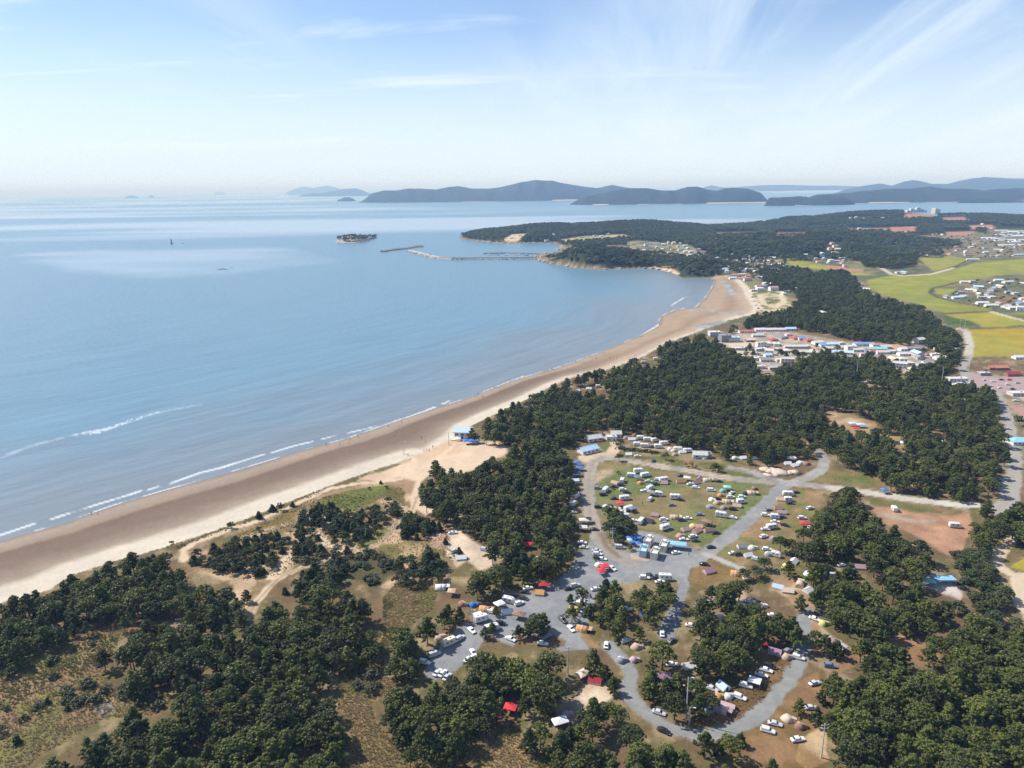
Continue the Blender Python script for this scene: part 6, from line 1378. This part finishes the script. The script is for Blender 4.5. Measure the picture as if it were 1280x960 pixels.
# ================================================================== HARBOUR, ISLET, BEACON
def mound(name, line, w, h, mat, top=None, n_rock=0, label=None, seed=0):
    """a rubble breakwater with sloping sides and a concrete crown; armour stones are parts"""
    P = at([p[0] for p in line], [p[1] for p in line], SEA_Z)[:, :2]; g = np.random.default_rng(seed)
    o = link(name, None, None, (P[0][0], P[0][1], SEA_Z)); tag(o, label, 'breakwater', 'harbour breakwaters')
    Q = rough_line(P, 8, 2.0) - P[0]; V = []; Fc = []
    T = np.gradient(Q, axis=0); T /= np.linalg.norm(T, axis=1)[:, None] + 1e-9; Nn = np.stack([-T[:, 1], T[:, 0]], 1)
    for q, n in zip(Q, Nn):
        for s, z in ((-1, -1.5), (-.45, h), (.45, h), (1, -1.5)):
            a = q + n * w / 2 * s * (1 + g.uniform(-.06, .06)); V.append((a[0], a[1], z))
    for i in range(len(Q) - 1):
        for j in range(3): a = i * 4 + j; Fc.append((a, a + 1, a + 5, a + 4))
    Fc += [(3, 2, 1, 0), tuple(range(len(V) - 4, len(V)))]
    link('core', MB().add(V, Fc).me('core', mat), o)
    V = []; Fc = []
    for q, n in zip(Q, Nn):
        for s, z in ((-.36, h - .1), (-.36, h + .5), (.30, h + .5), (.30, h + 1.5), (.40, h + 1.5), (.40, h - .1)): a = q + n * w / 2 * s; V.append((a[0], a[1], z))
    for i in range(len(Q) - 1):
        for j in range(5): a = i * 6 + j; Fc.append((a, a + 1, a + 7, a + 6))
    Fc += [tuple(range(6)), tuple(range(len(V) - 1, len(V) - 7, -1))]
    link('deck', MB().add(V, Fc).me('deck', plain('pier_concrete', (.46, .43, .39), .9)), o)
    st = cached('stone', lambda: mesh_np('stone', ICO_V * np.array([1.5, 1.2, .9]) * np.random.default_rng(5).uniform(.75, 1.2, (len(ICO_V), 1)), ICO_F, ROCK))
    for k in range(n_rock):
        i = g.integers(len(Q)); s = g.choice([-1, 1]) * g.uniform(.5, .98); a = Q[i] + Nn[i] * w / 2 * s + T[i] * g.uniform(-4, 4)
        r = link('stone', st, o, (a[0], a[1], h * (1 - abs(s)) * 1.5 + .1), g.uniform(0, 6)); r.scale = (g.uniform(.8, 1.5),) * 3
    return o
mound('breakwater', [(671, 323.5), (640, 324), (600, 324), (565, 324.5), (550, 323.5), (535, 320), (513, 314.5)], 17, 2.6, ROCK, n_rock=120, label='long angled concrete breakwater joined to the wooded knoll', seed=1)
mound('breakwater', [(478, 315), (490, 313), (505, 311.5), (520, 309), (529, 308.5)], 15, 2.6, ROCK, n_rock=60, label='short detached breakwater lying off the harbour mouth', seed=2)
mound('breakwater', [(675, 318), (655, 317.5), (630, 317), (605, 317.5)], 11, 1.2, ROCK, n_rock=50, label='low inner harbour jetty with stones and boats', seed=3)
def boat(px, py, rz, c, i):
    p = at(px, py, SEA_Z); o = link('fishing_boat', None, None, (p[0], p[1], SEA_Z), rz); tag(o, f'small {say(c)} fishing boat moored by the inner jetty', 'boat', 'boats by the inner jetty')
    hull = MB().loft([(-5, 1.3, -.3, 1.1, 1.5), (0, 1.6, -.4, 1.0, 1.8), (3, 1.2, -.3, 1.3, 1.5), (5.2, .15, .5, 1.8, .25)], .1).me('hull', paint(c)); link('hull', hull, o)
    link('cabin', MB().box(-2.8, -.4, -1, 1, 1.0, 3.0).me('cabin', paint('white')), o); link('window', MB().box(-.42, -.36, -.8, .8, 2.0, 2.7).me('window', GLASS), o); link('mast', MB().tube((-1.6, 0, 3), (-1.6, 0, 5.4), .07, k=6).me('mast', STEEL), o)
for i, (px, py, c) in enumerate([(612, 318.8, 'white'), (622, 319, 'lightblue'), (633, 319.3, 'white'), (646, 319.4, 'white'), (658, 319.6, 'slate'), (664, 320, 'white'), (628, 315.6, 'white')]): boat(px, py, random.uniform(-.3, .3) + math.pi * (i % 2), c, i)
for i, px in enumerate([556, 568, 580, 590, 602, 615, 628, 640, 650, 538, 530]):
    lp = np.array([[671, 323.5], [640, 324], [600, 324], [565, 324.5], [550, 323.5], [535, 320], [513, 314.5]])[::-1]
    py = np.interp(px, lp[:, 0], lp[:, 1]); p = at(px, py, SEA_Z)
    c = ['white', 'dark', 'silver', 'white', 'slate'][i % 5]
    spawn('parked_car', car('suv' if i % 2 else 'sedan', c), (p[0], p[1], SEA_Z + 3.11), .05, f'{say(c)} car standing on the long breakwater deck', 'car', 'cars on the breakwater')
def islet(name, outline, label, hgt, ntree, seed):
    P = at([p[0] for p in outline], [p[1] for p in outline], SEA_Z)[:, :2]; c = P.mean(0); g = np.random.default_rng(seed)
    o = link(name, None, None, (c[0], c[1], SEA_Z)); tag(o, label, 'islet', 'rocky islets')
    V = []; Fc = []; ring = rough_line(np.vstack([P, P[:1]]), 4, 3)[:-1] - c; n = len(ring)
    for k, (s, z) in enumerate(((1.06, -1.2), (.98, 1.2), (.86, 3.4), (.6, hgt * .8), (.3, hgt), (0.02, hgt))):
        for q in ring: V.append((q[0] * s, q[1] * s, z * (1 + (g.uniform(-.25, .25) if 0 < k < 4 else 0))))
    for k in range(5):
        for i in range(n): Fc.append((k * n + i, k * n + (i + 1) % n, (k + 1) * n + (i + 1) % n, (k + 1) * n + i))
    link('rock_base', mesh_np('rock_base', V, Fc, ROCK), o)
    for k in range(ntree):
        i = g.integers(n); s = math.sqrt(g.uniform(0, .80)); q = ring[i] * s
        tr = link('pine', FARP_EARLY[k % 3], o, (q[0], q[1], hgt * (1 - .55 * s) - 1), g.uniform(0, 6)); tr.scale = (g.uniform(.8, 1.2),) * 3
FARP_EARLY = [crown_mesh('islet_pine', 700 + i, FARW_M, R=4.0, Hc=6.0, lobes=6, clumps=5, cr=1.15, spray=6, z0=.5) for i in range(3)]
islet('islet', [(419, 302.5), (430, 303.8), (445, 303.5), (460, 302.5), (462, 300.5), (455, 299), (435, 299), (422, 300.5)], 'dark rocky islet topped with pines in the bay', 13, 120, 1)
islet('islet', [(457, 301), (464, 299.3), (471, 296.8), (470, 295.8), (460, 297.5), (455, 299.5)], 'smaller rock stack with few pines joined to the dark islet', 7, 16, 2)
def beacon():
    p = at(214.5, 305, SEA_Z); o = link('sea_beacon', None, None, (p[0], p[1], SEA_Z)); tag(o, 'slim dark sea beacon tower standing alone in open water', 'beacon')
    link('rock_base', MB().tube((0, 0, -1), (0, 0, 2.2), 4.5, 3.6, 10).me('rock_base', ROCK), o); link('tower', MB().tube((0, 0, 2.2), (0, 0, 12), 1.7, 1.2, 12).me('tower', plain('beacon_dark', (.06, .06, .06), .7)), o)
    link('gallery', MB().tube((0, 0, 12), (0, 0, 12.5), 2.0, k=12).me('gallery', STEEL), o); link('lantern', MB().tube((0, 0, 12.5), (0, 0, 15), .9, .7, 10).me('lantern', plain('beacon_yellow', (.5, .4, .05), .5)), o)
beacon()
rk = mesh_np('sea_rock', ICO_V * np.array([7, 3.5, 1.4]) * np.random.default_rng(9).uniform(.7, 1.2, (len(ICO_V), 1)), ICO_F, plain('wet_rock', (.10, .09, .085), .5))
for px, py, s in ((228, 304.5, .8), (277, 336.5, 1.1), (283, 337, .6), (289, 335, .5)):
    p = at(px, py, SEA_Z); o = link('sea_rock', rk, None, (p[0], p[1], SEA_Z), random.uniform(-.4, .4)); o.scale = (s, s, s); tag(o, 'low dark rock awash in open water near the beacon', 'rock', 'rocks awash')
bl = mesh_np('shore_boulder', ICO_V * np.array([2.2, 1.8, 1.5]) * np.random.default_rng(12).uniform(.7, 1.25, (len(ICO_V), 1)), ICO_F, plain('coast_boulder', (.36, .30, .25), .95, spread=.35, scale=.5))
for k in range(90):
    i = 26 + random.randrange(len(_sh) - 28); t = random.random(); q = _sh[i] * (1 - t) + _sh[i + 1] * t
    o = link('shore_boulder', bl, None, (q[0] + random.uniform(-4, 4), q[1] + random.uniform(-1, 6), SEA_Z + .3), random.uniform(0, 6)); s = random.uniform(.6, 1.9); o.scale = (s * 1.3, s, s); tag(o, 'pale brown boulder on the rocky shore below the wooded knoll', 'boulder', 'shore boulders')
# soil heaps by the lane junction
hp = mesh_np('soil_heap', ICO_V * np.array([4.4, 2.6, 1.1]) * np.random.default_rng(15).uniform(.85, 1.15, (len(ICO_V), 1)), ICO_F, plain('pink_soil', (.52, .40, .33), .95, spread=.3))
for i, (px, py, s) in enumerate([(957, 587, 1.1), (963, 589, 1.2), (969, 590, 1.2), (975, 590.5, 1.2), (981, 591, 1.1), (988, 591, 1.1), (994, 591, 1), (960, 594, .7), (968, 595, .6)]):
    p = on_ground(px, py); o = link('soil_heap', hp, None, (p[0], p[1], p[2] + .1), i * .8); o.scale = (s * random.uniform(.6, 1.2), s * random.uniform(.7, 1.3), s * random.uniform(.5, 1.1)); tag(o, 'pale pink heap of tipped soil beside the lane junction', 'soil heap', 'tipped soil heaps')
# hedge bars along the strip above the field
hm = crown_mesh('hedge_leaves', 800, PINE_D, R=2.6, Hc=1.3, lobes=8, clumps=5, cr=.45, spray=10, z0=0)
for i, (px, py) in enumerate([(775, 561), (780, 562), (786, 563), (792, 563), (799, 564), (806, 565), (813, 566), (820, 567), (776, 552), (772, 556)]):
    p = on_ground(px, py); o = link('hedge', hm, None, tuple(p), i * 1.3); o.scale = (1, .6, .8); tag(o, 'clipped dark hedge section in the strip above the camping field', 'hedge', 'hedge sections')
# ================================================================== PLACE THE TREES
def clear_of(pts):
    C = np.array(CLEAR) if CLEAR else np.zeros((0, 3)); out = []
    for p in pts:
        if len(C):
            d = np.hypot(C[:, 0] - p[0], C[:, 1] - p[1])
            if (d < C[:, 2]).any(): continue
        out.append(p)
    return out
TREE_PTS = clear_of(TREE_PTS)
# single trees and bushes read off the photograph: (px, py of the foot, size, set)
SINGLES = [(289, 662, .62, 'bushy'), (324, 649, .8, 'bushy'), (341, 641, .75, 'bushy'), (351, 640, .7, 'bushy'), (215, 682, .35, 'bushy'), (366, 635, .5, 'bushy'), (323, 665, .5, 'bushy'), (434, 692, .7, 'bushy'), (453, 682, .6, 'bushy'),
           (392, 706, .6, 'bushy'), (476, 605, .4, 'bushy'), (483, 612, .35, 'bushy'), (462, 613, .3, 'bushy'), (557, 680, .6, 'bushy'), (574, 692, .55, 'bushy'), (514, 704, .8, 'bushy'), (534, 700, .9, 'bushy'), (13, 846, .75, 'bushy'), (63, 832, .45, 'bushy'), (60, 880, .45, 'bushy'), (22, 930, .6, 'bushy'), (2, 918, .6, 'bushy'), (85, 888, .4, 'bushy'),
           (925, 932, .72, 'cone'), (898, 944, .9, 'cone'), (880, 948, .8, 'pine'), (912, 950, .8, 'pine'), (965, 962, .7, 'bushy'), (698, 962, .8, 'pine'), (766, 612, .3, 'bushy'), (774, 576, .7, 'leafy'), (832, 575, .7, 'leafy'), (894, 589, .8, 'leafy'), (899, 590, .6, 'leafy'), (773, 592, .28, 'leafy'), (864, 584, .7, 'gold'), (857, 583, .6, 'gold'), (888, 588, .65, 'gold'), (870, 586, .5, 'gold'),
           (648, 798, .62, 'pine'), (672, 790, .85, 'pine'), (668, 798, .9, 'pine'), (676, 796, .9, 'pine'), (660, 796, .75, 'pine'), (680, 786, .8, 'pine'), (606, 798, .6, 'pine'), (615, 792, .55, 'pine'), (713, 755, .6, 'pine'), (728, 757, .75, 'pine'), (727, 768, .7, 'pine'), (715, 778, .7, 'pine'), (737, 772, .75, 'pine'), (757, 745, .65, 'pine'), (788, 688, .5, 'leafy'), (745, 703, .5, 'leafy'),
           (620, 770, .5, 'pine'), (985, 720, .8, 'pine'), (1000, 764, .8, 'pine'), (988, 800, .9, 'pine'), (994, 812, .9, 'pine'), (1018, 812, .75, 'pine'), (1030, 818, .8, 'pine'), (1046, 822, .8, 'pine'), (1075, 828, .8, 'pine'), (1090, 826, .9, 'pine'), (1110, 832, .9, 'pine'), (1125, 836, .9, 'pine'), (1160, 834, .9, 'pine'), (1168, 826, .8, 'pine'), (987, 692, .7, 'pine'), (975, 690, .8, 'pine'), (1004, 680, .9, 'pine'), (945, 722, .9, 'leafy'), (930, 724, .8, 'leafy'), (955, 712, .9, 'leafy'),
           (870, 880, .9, 'pine'), (882, 890, .9, 'pine'), (872, 898, .9, 'pine'), (915, 852, .6, 'leafy'), (1160, 622, .8, 'pine'), (1200, 628, .8, 'pine'), (132, 838, .8, 'pine'), (26, 835, .6, 'pine')]
SETS = {'pine': PINES, 'bushy': BUSHY, 'leafy': LEAFY, 'shrub': SHRUB, 'cone': CONE, 'gold': GOLD}
WORDS = {'pine': ('pine_tree', 'dark green pine', 'pine tree'), 'bushy': ('young_pine', 'low bushy pine', 'pine tree'), 'leafy': ('leafy_tree', 'lighter green leafy tree', 'tree'),
         'shrub': ('shrub', 'low olive green shrub', 'shrub'), 'cone': ('young_conifer', 'small pointed young pine', 'pine tree'), 'gold': ('autumn_tree', 'small orange-yellow autumn tree', 'tree')}
def tree(kind, x, y, s, rz, label, group):
    nm, _, cat = WORDS[kind]; st = SETS[kind]; c, t = st[random.randrange(len(st))]
    o = link(nm, None, None, (x, y, ground_z(x, y)[0] - .05), rz); o.scale = (s, s, s * random.uniform(.88, 1.12))
    tag(o, label, cat, group)
    link('trunk', t, o); link('crown', c, o)
    return o
SINGLE_LABEL = {'bushy': 'low bushy dark pine standing by itself on open sand or grass', 'cone': 'small pointed young pine on bare ground outside the loop road',
                'pine': 'dark green pine standing loose beside the gravel or bare earth', 'leafy': 'lighter green leafy tree standing loose by the camping ground', 'gold': 'small orange-yellow autumn tree in the hedge strip above the camping field'}
for px, py, s, k in SINGLES:
    p = on_ground(px, py); lab = SINGLE_LABEL[k]
    dd = np.hypot(IP[:, 0] - p[0], IP[:, 1] - p[1]); j = int(dd.argmin())
    if dd[j] < 9 and k in ('pine', 'leafy', 'bushy'):
        lab = f'{WORDS[k][1]} standing loose beside a {base_name(items[j][0], items[j][1])} {ZONES[items[j][4]][0]}'.replace(' on poles', '').replace('sport utility', 'tall')
    if len(lab.split()) > 16: lab = lab.replace(' standing loose', '')
    tree(k, p[0], p[1], s, random.uniform(0, 6.28), lab, 'loose ' + {'bushy': 'low pines', 'cone': 'young pines', 'pine': 'pines', 'leafy': 'leafy trees', 'gold': 'autumn trees'}[k])
# nearest trees of each kind as individuals, everything farther as one forest mass
rest = []; count = {}
for p in sorted(TREE_PTS, key=lambda p: p[1]):
    x, y, s, rz, kind, gi = p
    px, py = proj(np.array([x, y, 4.0]))
    visible = -25 < px < 1305 and py < 985
    lim = {'pine': 270, 'bushy': 200, 'leafy': 160}[kind]
    if visible and count.get(kind, 0) < lim:
        count[kind] = count.get(kind, 0) + 1
        ph = GROVES[gi][5]
        dd = np.hypot(IP[:, 0] - x, IP[:, 1] - y); j = int(dd.argmin())
        sw = 'tall ' if s > 1.1 * GROVES[gi][3] else ('small ' if s < .82 * GROVES[gi][3] else '')
        lab = sw + WORDS[kind][1] + (f' beside a {base_name(items[j][0], items[j][1])}'.replace(' on poles', '').replace('sport utility', 'tall') if dd[j] < 6.5 else '')
        gp = f'{WORDS[kind][2]}s {ph}'
        if len((lab + ' ' + ph).split()) <= 16: lab += ' ' + ph
        else: gp = 'pines close beside tents or cars'
        tree(kind, x, y, s, rz, lab, gp)
    else: rest.append(p)

def instancer(name, pts, protos, label, cat, kind='stuff'):
    """pts: rows of x, y, z, scale, rotation, index into protos"""
    P = np.array(pts, np.float32)
    me = bpy.data.meshes.new(name); me.vertices.add(len(P)); me.vertices.foreach_set('co', P[:, :3].ravel())
    for k, col, ty in (('size', 3, 'FLOAT'), ('turn', 4, 'FLOAT'), ('pick', 5, 'INT')):
        a = me.attributes.new(k, ty, 'POINT'); a.data.foreach_set('value', P[:, col].astype(np.int32 if ty == 'INT' else np.float32))
    o = link(name, me); tag(o, label, cat, None, kind)
    pc = bpy.data.collections.new(name + '_prototypes')
    for i, meshes in enumerate(protos):
        V = []; 
        ob = bpy.data.objects.new(f'{name}_p{i:02d}', meshes); pc.objects.link(ob)
    ng = bpy.data.node_groups.new(name, 'GeometryNodeTree')
    ng.interface.new_socket('Geometry', in_out='INPUT', socket_type='NodeSocketGeometry')
    ng.interface.new_socket('Geometry', in_out='OUTPUT', socket_type='NodeSocketGeometry')
    N = ng.nodes; L = ng.links
    gi = N.new('NodeGroupInput'); go = N.new('NodeGroupOutput'); iop = N.new('GeometryNodeInstanceOnPoints'); ci = N.new('GeometryNodeCollectionInfo')
    ci.inputs['Collection'].default_value = pc; ci.inputs['Separate Children'].default_value = True; ci.inputs['Reset Children'].default_value = True
    def attr(nm, ty):
        n = N.new('GeometryNodeInputNamedAttribute'); n.data_type = ty; n.inputs['Name'].default_value = nm; return n.outputs['Attribute']
    m2p = N.new('GeometryNodeMeshToPoints')
    L.new(gi.outputs[0], m2p.inputs[0]); L.new(m2p.outputs[0], iop.inputs['Points']); L.new(ci.outputs[0], iop.inputs['Instance'])
    iop.inputs['Pick Instance'].default_value = True
    L.new(attr('pick', 'INT'), iop.inputs['Instance Index'])
    cb = N.new('ShaderNodeCombineXYZ'); L.new(attr('turn', 'FLOAT'), cb.inputs[2]); L.new(cb.outputs[0], iop.inputs['Rotation'])
    cs_ = N.new('ShaderNodeCombineXYZ'); s_ = attr('size', 'FLOAT')
    for i in range(3): L.new(s_, cs_.inputs[i])
    L.new(cs_.outputs[0], iop.inputs['Scale']); L.new(iop.outputs[0], go.inputs[0])
    md = o.modifiers.new('scatter', 'NODES'); md.node_group = ng
    return o
def joined(name, a, b):
    va = np.zeros(len(a.vertices) * 3, np.float32); a.vertices.foreach_get('co', va); vb = np.zeros(len(b.vertices) * 3, np.float32); b.vertices.foreach_get('co', vb)
    me = bpy.data.meshes.new(name)
    fa = [tuple(p.vertices) for p in a.polygons]; n = len(va) // 3
    fb = [tuple(v + n for v in p.vertices) for p in b.polygons]
    me.from_pydata(np.concatenate([va, vb]).reshape(-1, 3).tolist(), [], fa + fb)
    me.materials.append(a.materials[0]); me.materials.append(b.materials[0])
    me.polygons.foreach_set('material_index', np.array([0] * len(fa) + [1] * len(fb), np.int32)); me.update()
    return me
protoP = [joined('forest_pine', c, t) for c, t in PINES]; protoB = [joined('forest_young_pine', c, t) for c, t in BUSHY]; protoL = [joined('forest_leafy', c, t) for c, t in LEAFY]
off_ = {'pine': 0, 'bushy': len(protoP), 'leafy': len(protoP) + len(protoB)}; num_ = {'pine': len(protoP), 'bushy': len(protoB), 'leafy': len(protoL)}
X = np.array([p[0] for p in rest]); Y = np.array([p[1] for p in rest]); Z = ground_z(X, Y)
rows = [(p[0], p[1], z - .05, p[2], p[3], off_[p[4]] + random.randrange(num_[p[4]])) for p, z in zip(rest, Z)]
instancer('pine_forest', rows, protoP + protoB + protoL, 'dense pine forest stretching along the beach to the village', 'forest')

# far woods on the hills of the headland
FARP = [joined('far_pine', crown_mesh('far_pine_crown', 600 + i, FARW_M, R=3.6, Hc=5.0, lobes=6, clumps=4, cr=1.15, spray=6, z0=2.6), trunk_mesh('far_pine_trunk', 620 + i, 5, .2, 2)) for i in range(4)]
CLEARINGS = [[(780, 302), (800, 300), (862, 306), (888, 318), (862, 322), (830, 318), (800, 316), (785, 308)], [(698, 300), (725, 295), (782, 292), (792, 297), (740, 301), (705, 304)], [(625, 302), (638, 292), (662, 291), (648, 304)],
             [(968, 289), (1008, 289), (1008, 295), (970, 296)], [(1128, 265), (1170, 264), (1175, 273), (1128, 273)], [(1108, 283), (1150, 282), (1146, 292), (1112, 292)], [(1175, 270), (1208, 269), (1214, 277), (1178, 278)], [(1178, 288), (1220, 287), (1220, 296), (1182, 296)],
             [(890, 289), (945, 288), (948, 294), (895, 295)], [(1056, 272), (1085, 269), (1090, 274), (1060, 277)], [(1056, 283), (1112, 283), (1112, 289), (1060, 289)], [(1205, 280), (1250, 279), (1250, 287), (1210, 287)], [(1085, 274), (1108, 272), (1105, 276)], [(1028, 305), (1052, 300), (1056, 318), (1030, 320)], [(1008, 282), (1048, 281), (1048, 284), (1010, 285)], [(1230, 282), (1330, 284), (1330, 300), (1235, 300)]]
sp = 7.0
fx, fy = np.meshgrid(np.arange(-260, 2300, sp), np.arange(960, 2700, sp)); fx = (fx + RNG.uniform(-3, 3, fx.shape)).ravel(); fy = (fy + RNG.uniform(-3, 3, fy.shape)).ravel()
m = np.abs(fx / fy) < 0.84; fx, fy = fx[m], fy[m]
hz_ = hills(fx, fy); sl_ = sd_poly(np.stack([fx, fy], 1), LAND); gzf = ground_z(fx, fy)
m = (hz_ > 2.6 + 2.0 * (fbm(fx, fy, 60, 3, k=71) - .5)) & (sl_ > 9)
qx, qy = proj(np.stack([fx, fy, gzf + 1], 1)); q = np.stack([qx, qy], 1)
for c in CLEARINGS: m &= ~inside(q, c)
m &= RNG.random(len(fx)) > .06
for cx_, cy_, cr_ in [c for c in CLEAR if c[1] > 900]: m &= np.hypot(fx - cx_, fy - cy_) > cr_ + 2
rows = [(x, y, z - .2, RNG.uniform(.75, 1.25), RNG.uniform(0, 6.28), int(RNG.integers(4))) for x, y, z in zip(fx[m], fy[m], gzf[m])]
instancer('headland_wood', rows, FARP, 'far pine wood covering the hills of the headland', 'forest')

# shrubs and rank grass of the meadows and dunes
TUFT_M = foliage_mat('dry_grass', (0.26, 0.20, 0.11), (0.48, 0.39, 0.22), trans=.3)
TUFT_G = foliage_mat('green_grass', (0.14, 0.14, 0.055), (0.27, 0.26, 0.10), trans=.3)
def tuft(name, seed, mat, n=18, r=.26, h=.36):
    g = np.random.default_rng(seed); V = []; Fc = []
    for i in range(n):
        a = g.uniform(0, 6.28); b = np.array([math.cos(a), math.sin(a), 0]) * g.uniform(0, r * .6); t = np.array([-math.sin(a), math.cos(a), 0]) * r * .22
        tip = b + np.array([math.cos(a) * g.uniform(.1, .7) * r, math.sin(a) * g.uniform(.1, .7) * r, h * g.uniform(.5, 1.1)])
        k = len(V); V += [b - t, b + t, tip + t * .3, tip - t * .3]; Fc.append((k, k + 1, k + 2, k + 3))
    return mesh_np(name, V, Fc, mat)
TUFTS = [tuft('dry_tuft', 1, TUFT_M), tuft('dry_tuft', 2, TUFT_M, 14, .34, .26), tuft('green_tuft', 3, TUFT_G), tuft('green_tuft', 4, TUFT_G, 22, .34, .4)]
def fill(poly, n, zoff=0):
    W_ = at([p[0] for p in poly], [p[1] for p in poly], 0)[:, :2]; lo, hi = W_.min(0), W_.max(0)
    P = RNG.uniform(lo, hi, (int(n * 3), 2)); P = P[inside(P, W_)]; return P[:n]
MEADOWS = [([(0, 833), (60, 815), (100, 795), (150, 778), (166, 790), (146, 806), (135, 835), (131, 851), (155, 862), (195, 860), (217, 871), (196, 893), (130, 899), (90, 922), (45, 948), (0, 1000), (-60, 1000), (-60, 850)], 5200, .35),
           ([(478, 748), (492, 733), (530, 726), (547, 738), (542, 760), (515, 780), (492, 790), (480, 815), (479, 846), (500, 848), (525, 838), (532, 845), (500, 857), (463, 878), (470, 902), (496, 932), (500, 980), (420, 980), (442, 940), (436, 905), (422, 885), (424, 840), (470, 826), (480, 790)], 4200, .15),
           ([(495, 980), (500, 955), (590, 935), (620, 905), (642, 898), (660, 935), (705, 960), (710, 980)], 1600, .2),
           ([(262, 690), (320, 658), (400, 622), (505, 610), (506, 640), (560, 660), (572, 700), (500, 722), (430, 700), (380, 700), (345, 722)], 2600, .3),
           ([(205, 688), (283, 660), (356, 631), (400, 613.5), (404, 617), (357, 636), (318, 651), (285, 664), (225, 688)], 500, .5),
           ([(880, 866), (985, 815), (996, 825), (940, 890), (890, 912), (862, 895)], 260, .3), ([(1188, 690), (1240, 700), (1290, 800), (1230, 790)], 700, .7)]
rows = []
for poly, n, gshare in MEADOWS:
    P = fill(poly, int(n * 1.4))
    zz = ground_z(P[:, 0], P[:, 1]); gr = fbm(P[:, 0], P[:, 1], 11, 3, k=12)
    for (x, y), z, g_ in zip(P, zz, gr):
        rows.append((x, y, z, RNG.uniform(.5, 1.25), RNG.uniform(0, 6.28), int((2 if g_ > .66 - gshare * .3 else 0) + RNG.integers(2))))
cand = np.where((gy < 330) & (np.abs(gx / gy) < .8) & ((cls == 0) | (cls == 5)) & (sd_land > 30))[0]
w_ = (gy[cand] ** 2); cand = RNG.choice(cand, 15000, p=w_ / w_.sum())
for i in cand:
    rows.append((gx[i] + RNG.uniform(-.4, .4), gy[i] + RNG.uniform(-.5, .5), gz[i] - .02, RNG.uniform(.35, .8), RNG.uniform(0, 6.28), int((2 if cov[i, 1] > cov[i, 0] * .97 else 0) + RNG.integers(2))))
instancer('meadow_grass', rows, TUFTS, 'rank dry and green grass of the meadows and dunes', 'grass')
SHRUB_ZONES = [([(415, 692), (475, 690), (505, 712), (470, 735), (440, 728)], 34), ([(365, 735), (395, 715), (430, 730), (410, 745)], 10), ([(70, 860), (120, 850), (135, 870), (100, 890), (70, 885)], 8), ([(0, 840), (60, 820), (130, 800), (120, 860), (0, 940)], 9), ([(230, 770), (300, 775), (290, 790), (225, 790)], 8), ([(1188, 690), (1225, 700), (1262, 750), (1240, 770), (1205, 745)], 40), ([(360, 700), (400, 690), (430, 692), (400, 712)], 8), ([(130, 862), (190, 862), (200, 885), (150, 890)], 12), ([(460, 835), (480, 840), (470, 870), (430, 870)], 6)]
SHRUB_PH = ['above the brown meadow', 'below the sand track', 'in the middle of the far meadow grass', 'in the tussocky green-brown meadow', 'behind the coastal grove', 'beside the pale farm track', 'on the dunes by the sand track', 'round the bare grey patch', 'by the bright green meadow strip']
for zi, (poly, n) in enumerate(SHRUB_ZONES):
    for x, y in fill(poly, n):
        s = random.uniform(.5, 1.2); sw = 'broad' if s > .98 else ('tiny' if s < .68 else 'low')
        tree('shrub', x, y, s, random.uniform(0, 6.28), f'{sw} olive green shrub growing in rough grass {SHRUB_PH[zi]}', 'shrubs ' + SHRUB_PH[zi])
# ================================================================== HAZE
def haze():
    x0, x1, y0, y1, z0, z1 = -165000, 165000, -3000, 130000, -12.0, 345.0
    V = [(x, y, z) for z in (z0, z1) for y in (y0, y1) for x in (x0, x1)]
    Fq = [(0, 2, 3, 1), (4, 5, 7, 6), (0, 1, 5, 4), (2, 6, 7, 3), (0, 4, 6, 2), (1, 3, 7, 5)]
    m = bpy.data.materials.new('haze_air'); m.use_nodes = True; nt = m.node_tree; nt.nodes.clear()
    o = nt.nodes.new('ShaderNodeOutputMaterial'); p = nt.nodes.new('ShaderNodeVolumePrincipled')
    p.inputs['Color'].default_value = (0.36, 0.59, 1.0, 1); p.inputs['Density'].default_value = HAZE_D; p.inputs['Absorption Color'].default_value = (0.85, 0.92, 1, 1)
    p.inputs['Anisotropy'].default_value = 0.0
    nt.links.new(p.outputs[0], o.inputs['Volume'])
    tag(link('haze', mesh_np('haze', V, Fq, m)), kind='stuff')
HAZE_D = 9.5e-5
haze()
